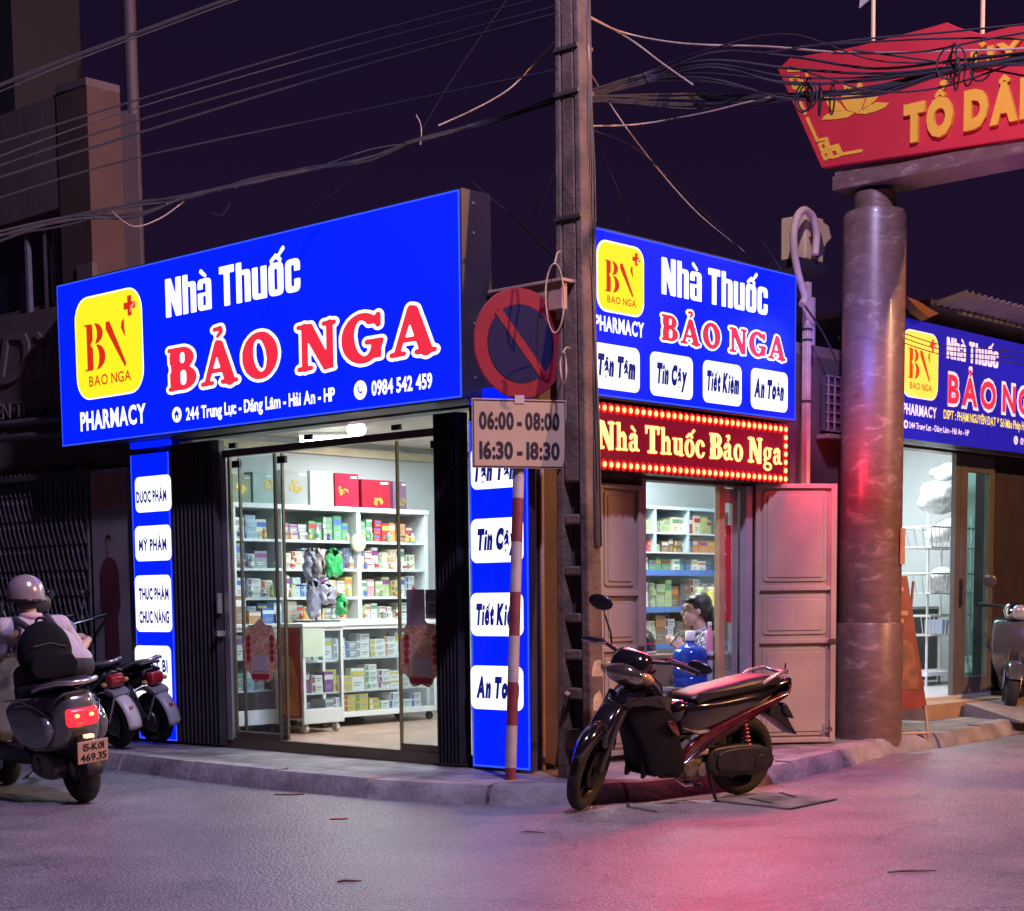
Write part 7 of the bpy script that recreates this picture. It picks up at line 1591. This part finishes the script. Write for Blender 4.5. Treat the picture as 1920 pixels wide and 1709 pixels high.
# woman sitting inside the side door, looking at her phone; local +x = the way she faces
wq = PY(1309, 1143, .40); wz = float(wq[2]); fa = math.atan2(.74, -.68) + R_(6)
wm = thing('person', 'seated woman with glasses in patterned blouse looking at her phone', 'person', (wq[0], wq[1], .17), rot=(0, 0, fa))
hz_ = wz - .17; H_ = Vector((0.02, 0, hz_)); nk_ = Vector((-.035, 0, hz_ - .14)); sL, sR = Vector((-.05, .165, hz_ - .215)), Vector((-.05, -.165, hz_ - .215)); hp_ = Vector((-.07, 0, hz_ - .66))
b = MB(); b.ell(H_ + Vector((-.012, 0, .02)), (.095, .075, .10), 20, 14); b.ell(H_ + Vector((.03, 0, -.055)), (.062, .058, .065)); b.ell(H_ + Vector((.062, 0, -.098)), (.022, .022, .02)); cap(b, H_ + Vector((.083, 0, .0)), H_ + Vector((.102, 0, -.032)), .010, .013); b.ell(H_ + Vector((.086, 0, -.062)), (.012, .024, .007)); b.ell(H_ + Vector((.084, 0, -.074)), (.011, .02, .006))
for s_ in (-1, 1): b.ell(H_ + Vector((-.015, s_ * .074, -.012)), (.02, .009, .03)); b.ell(H_ + Vector((.070, s_ * .036, -.045)), (.022, .02, .02)); b.ell(H_ + Vector((.078, s_ * .03, .028)), (.016, .026, .008))
cap(b, nk_ - Vector((0, 0, .05)), H_ - Vector((.02, 0, .06)), .048, .046); cap(b, sL, sR, .055, .055); b.ell(Vector((-.05, 0, hz_ - .33)), (.105, .15, .15)); b.ell(Vector((-.05, 0, hz_ - .5)), (.11, .14, .15)); b.ell(hp_, (.15, .17, .11))
phq = PY(1266, 1172, .40); ph = Vector((.195, 0.0, hz_ - .235))
for s_, sh_v in ((1, sL), (-1, sR)):
    el_ = Vector((.03, s_ * .20, hz_ - .46)); wr = ph + Vector((-.075, s_ * .055, -.045)); cap(b, sh_v, el_, .046, .037); cap(b, el_, wr, .036, .024); hand(b, wr, (.75, -s_ * .35, .45), (-.3, 0, .9), .7, .95)
    kn = Vector((.34, s_ * .12, hz_ - .66)); ft = Vector((.34, s_ * .12, .06)); cap(b, hp_ + Vector((0, s_ * .09, 0)), kn, .085, .06); cap(b, kn, ft, .055, .036); cap(b, ft - Vector((.03, 0, .02)), ft + Vector((.13, 0, -.03)), .034, .026)
blob(b, 'body', mat('skin_light', (.56, .36, .28), .45, var=.06, scale=20), .007, wm, 3)
b = MB(); b.ell(H_ + Vector((-.03, 0, .032)), (.098, .086, .100), 22, 14); b.ell(H_ + Vector((.022, 0, .066)), (.066, .076, .040)); b.ell(H_ + Vector((-.095, 0, -.03)), (.05, .06, .08)); cap(b, H_ + Vector((-.105, 0, -.02)), H_ + Vector((-.125, 0, -.16)), .045, .032)
for s_ in (-1, 1): b.ell(H_ + Vector((-.045, s_ * .06, .0)), (.045, .028, .06))
blob(b, 'hair', mat('hair_dark', (.018, .012, .012), .4, var=.3, scale=40), .007, wm, 2)
b = MB()
for s_ in (-1, 1): b.torus(H_ + Vector((.095, s_ * .032, .0)), .022, .0020, 'x', 20, 6); b.tube([H_ + Vector((.092, s_ * .054, .005)), H_ + Vector((.0, s_ * .078, .005))], .0020, 6); b.ell(H_ + Vector((.086, s_ * .031, .002)), (.006, .012, .006))
b.tube([H_ + Vector((.098, -.01, .003)), H_ + Vector((.098, .01, .003))], .0020, 6); b.build('glasses', mat('glasses_dark', (.06, .03, .03), .3), wm, smooth=60)
def blouse_mat():
    m = bpy.data.materials.new('blouse_print'); m.use_nodes = True; n = m.node_tree; b_ = n.nodes['Principled BSDF']; t = n.nodes.new('ShaderNodeTexCoord'); z = n.nodes.new('ShaderNodeTexNoise'); z.inputs['Scale'].default_value = 13; z.inputs['Detail'].default_value = 5; z.inputs['Distortion'].default_value = 2; n.links.new(t.outputs['Object'], z.inputs['Vector'])
    r = n.nodes.new('ShaderNodeValToRGB'); r.color_ramp.elements[0].position = .43; r.color_ramp.elements[0].color = (.62, .62, .66, 1); r.color_ramp.elements[1].position = .54; r.color_ramp.elements[1].color = (.05, .05, .09, 1); n.links.new(z.outputs['Fac'], r.inputs[0]); n.links.new(r.outputs[0], b_.inputs['Base Color']); b_.inputs['Roughness'].default_value = .8; return m
b = MB(); cap(b, sL, sR, .066, .066); b.ell(Vector((-.05, 0, hz_ - .33)), (.118, .165, .16)); b.ell(Vector((-.05, 0, hz_ - .5)), (.122, .155, .17)); b.ell(hp_ + Vector((0, 0, .03)), (.155, .178, .09)); cap(b, Vector((-.045, 0, hz_ - .24)), nk_ - Vector((0, 0, .035)), .09, .062)
for s_, sh_v in ((1, sL), (-1, sR)): cap(b, sh_v, sh_v.lerp(Vector((.03, s_ * .20, hz_ - .46)), .75), .060, .058)
blob(b, 'blouse', blouse_mat(), .008, wm, 2)
MB().torus(nk_ + Vector((.004, 0, -.032)), .058, .010, 'z', mat3=Matrix.Rotation(R_(14), 3, 'Y')).build('neckline', MIRR, wm, smooth=60)
b = MB(); b.ell(hp_ - Vector((0, 0, .01)), (.16, .18, .115))
for s_ in (-1, 1): kn = Vector((.34, s_ * .12, hz_ - .66)); cap(b, hp_ + Vector((0, s_ * .09, 0)), kn, .095, .07); cap(b, kn, Vector((.34, s_ * .12, .12)), .066, .05)
blob(b, 'trousers', TROU, .011, wm)
pho = thing('phone', 'mobile phone held in the hands of the seated woman', 'phone', tuple(Vector((wq[0], wq[1], .17)) + Matrix.Rotation(fa, 3, 'Z') @ ph), rot=(0, R_(-38), fa))
MB().bx(-.006, -.038, -.03, .006, .036, .085).build('body', mat('phone_dark', (.03, .03, .035), .25), pho, bevel=.004); MB().bx(-.0075, -.034, -.02, -.0062, .032, .078).build('screen', mat('phone_screen', (.4, .42, .5), .2, var=0, emit=(.8, .88, 1), es=.8), pho)
stq = thing('stool', 'plain low stool under the seated woman', 'stool', tuple(Vector((wq[0], wq[1], .17)) + Matrix.Rotation(fa, 3, 'Z') @ Vector((-.07, 0, 0))), rot=(0, 0, fa)); sh0 = hz_ - .66 - .115
MB().lathe([(.16, sh0 - .03), (.17, sh0 - .02), (.17, sh0 - .005), (.15, sh0)], n=28).build('seat', mat('stool_blue', (.10, .14, .35), .4), stq, smooth=50)
for k in range(4):
    a = math.pi / 4 + k * math.pi / 2; MB().tube([(.12 * math.cos(a), .12 * math.sin(a), sh0 - .031), (.16 * math.cos(a), .16 * math.sin(a), 0)], .014, 8).build('leg', MATS['stool_blue'], stq, smooth=50)
# ------------------------------------------------------------------ overhead wires
WBK = mat('wire_black', (.014, .012, .015), .7, var=.1); WGR = mat('wire_grey', (.013, .012, .016), .9, var=.1); WPA = mat('wire_pale', (.38, .28, .20), .5, var=.1)
def wire(pts, r, m, label, group=None, sag=None, name='overhead_wire', n=7):
    P = [np.array(PD(*p)) for p in pts]; Q = []
    for i in range(len(P) - 1):
        a, b, c, d = P[max(0, i - 1)], P[i], P[i + 1], P[min(len(P) - 1, i + 2)]
        for k in range(n):
            t = k / n; Q.append(.5 * (2 * b + (c - a) * t + (2 * a - 5 * b + 4 * c - d) * t * t + (-a + 3 * b - 3 * c + d) * t ** 3))
    Q.append(P[-1]); r = r * .78; tagit(MB().tube(Q, r, 6).build(name, m, smooth=60), label, 'wire', group)
dP = up_d
# left: strands sweeping down to the house on the left
G = 'wires strung to the left house'
wire([(-60, 185, 9.5), (100, 120, 10), (230, 72, 10.3), (430, -2, 10.7), (700, -95, 11.2)], .016, WGR, 'thick grey cable highest of the strands at upper left', G)
wire([(-60, 198, 9.5), (100, 130, 10), (230, 80, 10.3), (430, 6, 10.7), (700, -90, 11.2)], .007, WBK, 'thin black wire just under the thick upper left cable', G)
for i, (y0, y1, y2, y3, lab) in enumerate(((268, 193, 75, -30, 'uppermost wire of the middle left fan crossing the pale pipe'), (296, 208, 92, -12, 'second wire of the middle left fan crossing the pale pipe'), (312, 232, 118, 10, 'third wire of the middle left fan crossing the pale pipe'), (334, 256, 135, 24, 'fourth wire of the middle left fan crossing the pale pipe'), (372, 300, 215, 130, 'lowest sagging wire of the middle left fan'))):
    wire([(-40, y0 + 12, 9.3), (240, y1, 10.1), (640, y2, 10.8), (1050, y3, dP)], .006 + .002 * (i % 2 == 0) + (.004 if i == 3 else 0), WGR if i != 1 else WBK, lab, G)
rw = random.Random(8)
for k in range(7):
    j = lambda s=6: rw.uniform(-s, s)
    wire([(-40, 455 + j(14), 9.3), (130, 412 + j(10), 9.8), (250, 392 + j(16), 10.1), (360, 368 + j(4), 10.3), (470, 343 + j(9), 10.5), (570, 320 + j(4), 10.7), (690, 292 + j(12), 10.9), (790, 262 + j(5), 11), (930, 222 + j(9), 11.1), (1052, 184 + j(8), dP)], rw.choice((.006, .008, .011)), WBK if k % 3 else WGR, ['uppermost strand', 'second strand', 'third strand', 'fourth strand', 'fifth strand', 'sixth strand', 'lowest strand'][k] + ' of the tangled bundle above the long blue sign', 'bundle above the long sign')
wire([(210, 398, 10), (250, 425, 10.1), (300, 410, 10.2), (345, 378, 10.3)], .006, WPA, 'pale loop hanging from the tangled bundle at left', None)
wire([(395, 398, 10.2), (415, 405, 10.25), (432, 380, 10.3)], .004, WGR, 'short dangling wire end under the tangled bundle', None)
wire([(780, 216, 11), (788, 232, 11), (790, 252, 11), (788, 272, 11)], .006, WPA, 'short curled wire tail dangling above the long sign', None)
wire([(822, 236, 11), (900, 200, 11.05), (960, 163, 11.1), (1008, 112, 11.15), (1048, 70, dP)], .007, WPA, 'bright tan wire rising to the pole left side', None)
wire([(555, 425, 11.5), (640, 350, 11.4), (720, 290, 11.3), (790, 252, 11.2)], .004, WGR, 'faint slack wire above the middle of the long sign', None)
wire([(885, 342, 11.3), (985, 428, 11.3), (1045, 490, 11.3)], .007, WGR, 'dull wire slanting down to the pole right of the long sign', None)
wire([(790, 245, 11.1), (860, 130, 11.1), (950, 0, 11.1), (980, -40, 11.1)], .004, WGR, 'steep thin wire from the tangle to the top edge', None)
wire([(980, 432, 11.3), (1010, 390, 11.3), (1050, 300, 11.3)], .004, WGR, 'short faint wire climbing to the pole beside the long sign', None)
wire([(1100, 60, dP), (1104, 100, dP - .05), (1101, 150, dP)], .006, WPA, 'pale wire hugging the right side of the pole', None)
wire([(1098, 28, dP), (1140, 50, 11.1), (1190, 80, 11), (1240, 118, 10.9), (1300, 160, 10.8)], .008, WPA, 'tan wire falling right from the top of the pole', None)
wire([(1098, 30, dP), (1170, 62, 11.1), (1280, 82, 10.9), (1440, 88, 10.6), (1620, 100, 10.2), (1960, 90, 9.6)], .008, WPA, 'long tan wire from the pole across the top of the red board', None)
wire([(1098, 125, dP), (1135, 182, 11.3), (1180, 248, 11.5), (1240, 325, 11.8), (1310, 402, 12), (1395, 472, 12.3)], .007, WPA, 'bright wire slanting down to the side sign', None)
wire([(1098, 237, dP), (1200, 233, 11.1), (1320, 212, 10.9), (1450, 182, 10.6), (1560, 178, 10.4)], .007, WPA, 'sagging tan wire low between the pole and red board', None)
wire([(1098, 240, dP), (1200, 285, 11.3), (1320, 400, 11.8), (1420, 500, 12.2)], .005, WGR, 'dim wire slanting from pole down behind the side sign', None)
wire([(1100, 195, dP), (1130, 290, 11.3), (1160, 360, 11.5), (1180, 420, 11.7)], .004, WGR, 'thin dangling wire just right of the pole', None)
# right: heavy tangle crossing the red board
ORDW = ['first', 'second', 'third', 'fourth', 'fifth', 'sixth', 'seventh', 'eighth', 'ninth', 'tenth', 'eleventh', 'twelfth']
ups = [(30, 60, 100, 118), (60, 95, 112, 122), (95, 118, 122, 128), (120, 128, 128, 130), (150, 142, 134, 132), (172, 150, 138, 130), (180, 168, 150, 134), (184, 178, 168, 140), (190, 178, 160, 138)]
for k, (y0, y1, y2, y3) in enumerate(ups):
    j = lambda s=5: rw.uniform(-s, s)
    wire([(1098, 172 + k * 2.5 + j(), dP), (1200, 150 + j(10), 11.1), (1330, 115 + (y1 - 110) * .6 + j(8), 10.8), (1480, y1 + 10 + j(8), 10.5), (1640, y2 + 18 + j(6), 10.1), (1800, y3 - 6 + j(4), 9.7), (1960, y3 - 22 + j(6), 9.3)], rw.choice((.006, .008, .011)), WBK, f'{ORDW[k]} black strand from top in the tangle crossing the red board', 'tangle crossing the red board')
for k in range(9):
    j = lambda s=5: rw.uniform(-s, s)
    ya, yb = 178 + 3 * k, 128 + k * 2
    wire([(1098, 185 + j(8), dP), (1290, 190 + j(16), 11), (1420, 186 + j(9), 10.7), (1530, 175 + j(4), 10.4), (1640, 165 + j(10), 10.1), (1740, 142 + j(8), 9.9), (1810, 128 + j(6), 9.7), (1960, 105 + j(14), 9.3)], rw.choice((.005, .007, .009)), WBK if k % 4 else WGR, f'{ORDW[k]} strand of the lower tied cable bundle across the lotus', 'lower bundle across the lotus')
for (pts, lab) in (([(1430, 100, 10.4), (1600, 76, 10), (1780, 60, 9.7), (1960, 42, 9.4)], 'thin black wire crossing the peak of the red board'), ([(1500, 88, 10.3), (1700, 75, 9.9), (1860, 72, 9.6), (1960, 78, 9.4)], 'black wire crossing just under the board peak'), ([(1560, 100, 10.2), (1720, 98, 9.9), (1850, 74, 9.6), (1960, 55, 9.4)], 'black wire rising to the right over the board'), ([(1480, 125, 10.4), (1560, 150, 10.2), (1640, 172, 10), (1760, 165, 9.8), (1900, 120, 9.5)], 'slack loop of black wire below the board tangle'), ([(1600, 95, 10.1), (1700, 108, 9.9), (1860, 132, 9.6), (1960, 150, 9.4)], 'black wire falling to the right over the board')):
    wire(pts, .008, WBK, lab, 'single wires over the red board')
for i, (px, py) in enumerate(((1812, 128), (1535, 176))):
    q = PD(px, py, 9.72 if i == 0 else 10.4); b = MB()
    for k in range(7):
        a = rw.uniform(-.5, .5); b.torus((rw.uniform(-.12, .12), 0, rw.uniform(-.04, .04)), rw.uniform(.05, .10), .006, 'x', 20, 5, mat3=Matrix.Rotation(a, 3, 'Z'))
    tagit(b.build('wire_coil', WBK, loc=q, rz=-.5, smooth=60), ['knotted coil of cable before the board letters', 'small knot of cable tied over the lotus emblem'][i], 'wire')
for i, (px, py, rx, rz_, lab) in enumerate(((1040, 560, .055, .20, 'large tan wire coil hanging left of the pole over the disc'), (1054, 690, .018, .09, 'small tan wire loop hanging beside the no parking disc'))):
    q = PD(px if i == 0 else 1056, py, up_d - .25); b = MB(); P = [(rx * math.cos(a), .01 * math.sin(3 * a), rz_ * math.sin(a)) for a in [2 * math.pi * k / 36 for k in range(37)]]
    b.tube(P, .006, 6); b.tube([(0, 0, rz_), (.02, .03, rz_ * 1.35), (.05, .12, rz_ * 1.5)], .005, 6)
    tagit(b.build('wire_coil', WPA, loc=q, rz=-.75, smooth=60), lab, 'wire')
wire([(1430, 455, 12.2), (1500, 560, 12.4), (1540, 620, 12.6), (1570, 680, 12.7)], .010, WBK, 'black cable sagging behind the marble column', None)
for k in range(3):
    wire([(1675, 618 + k * 9, 13.0), (1760, 640 + k * 9 + 6, 13.0), (1850, 655 + k * 10, 12.9), (1960, 664 + k * 12, 12.8)], .005, WBK, ['top', 'middle', 'lowest'][k] + ' of three thin wires crossing the dim alley sign', 'wires before the dim alley sign')
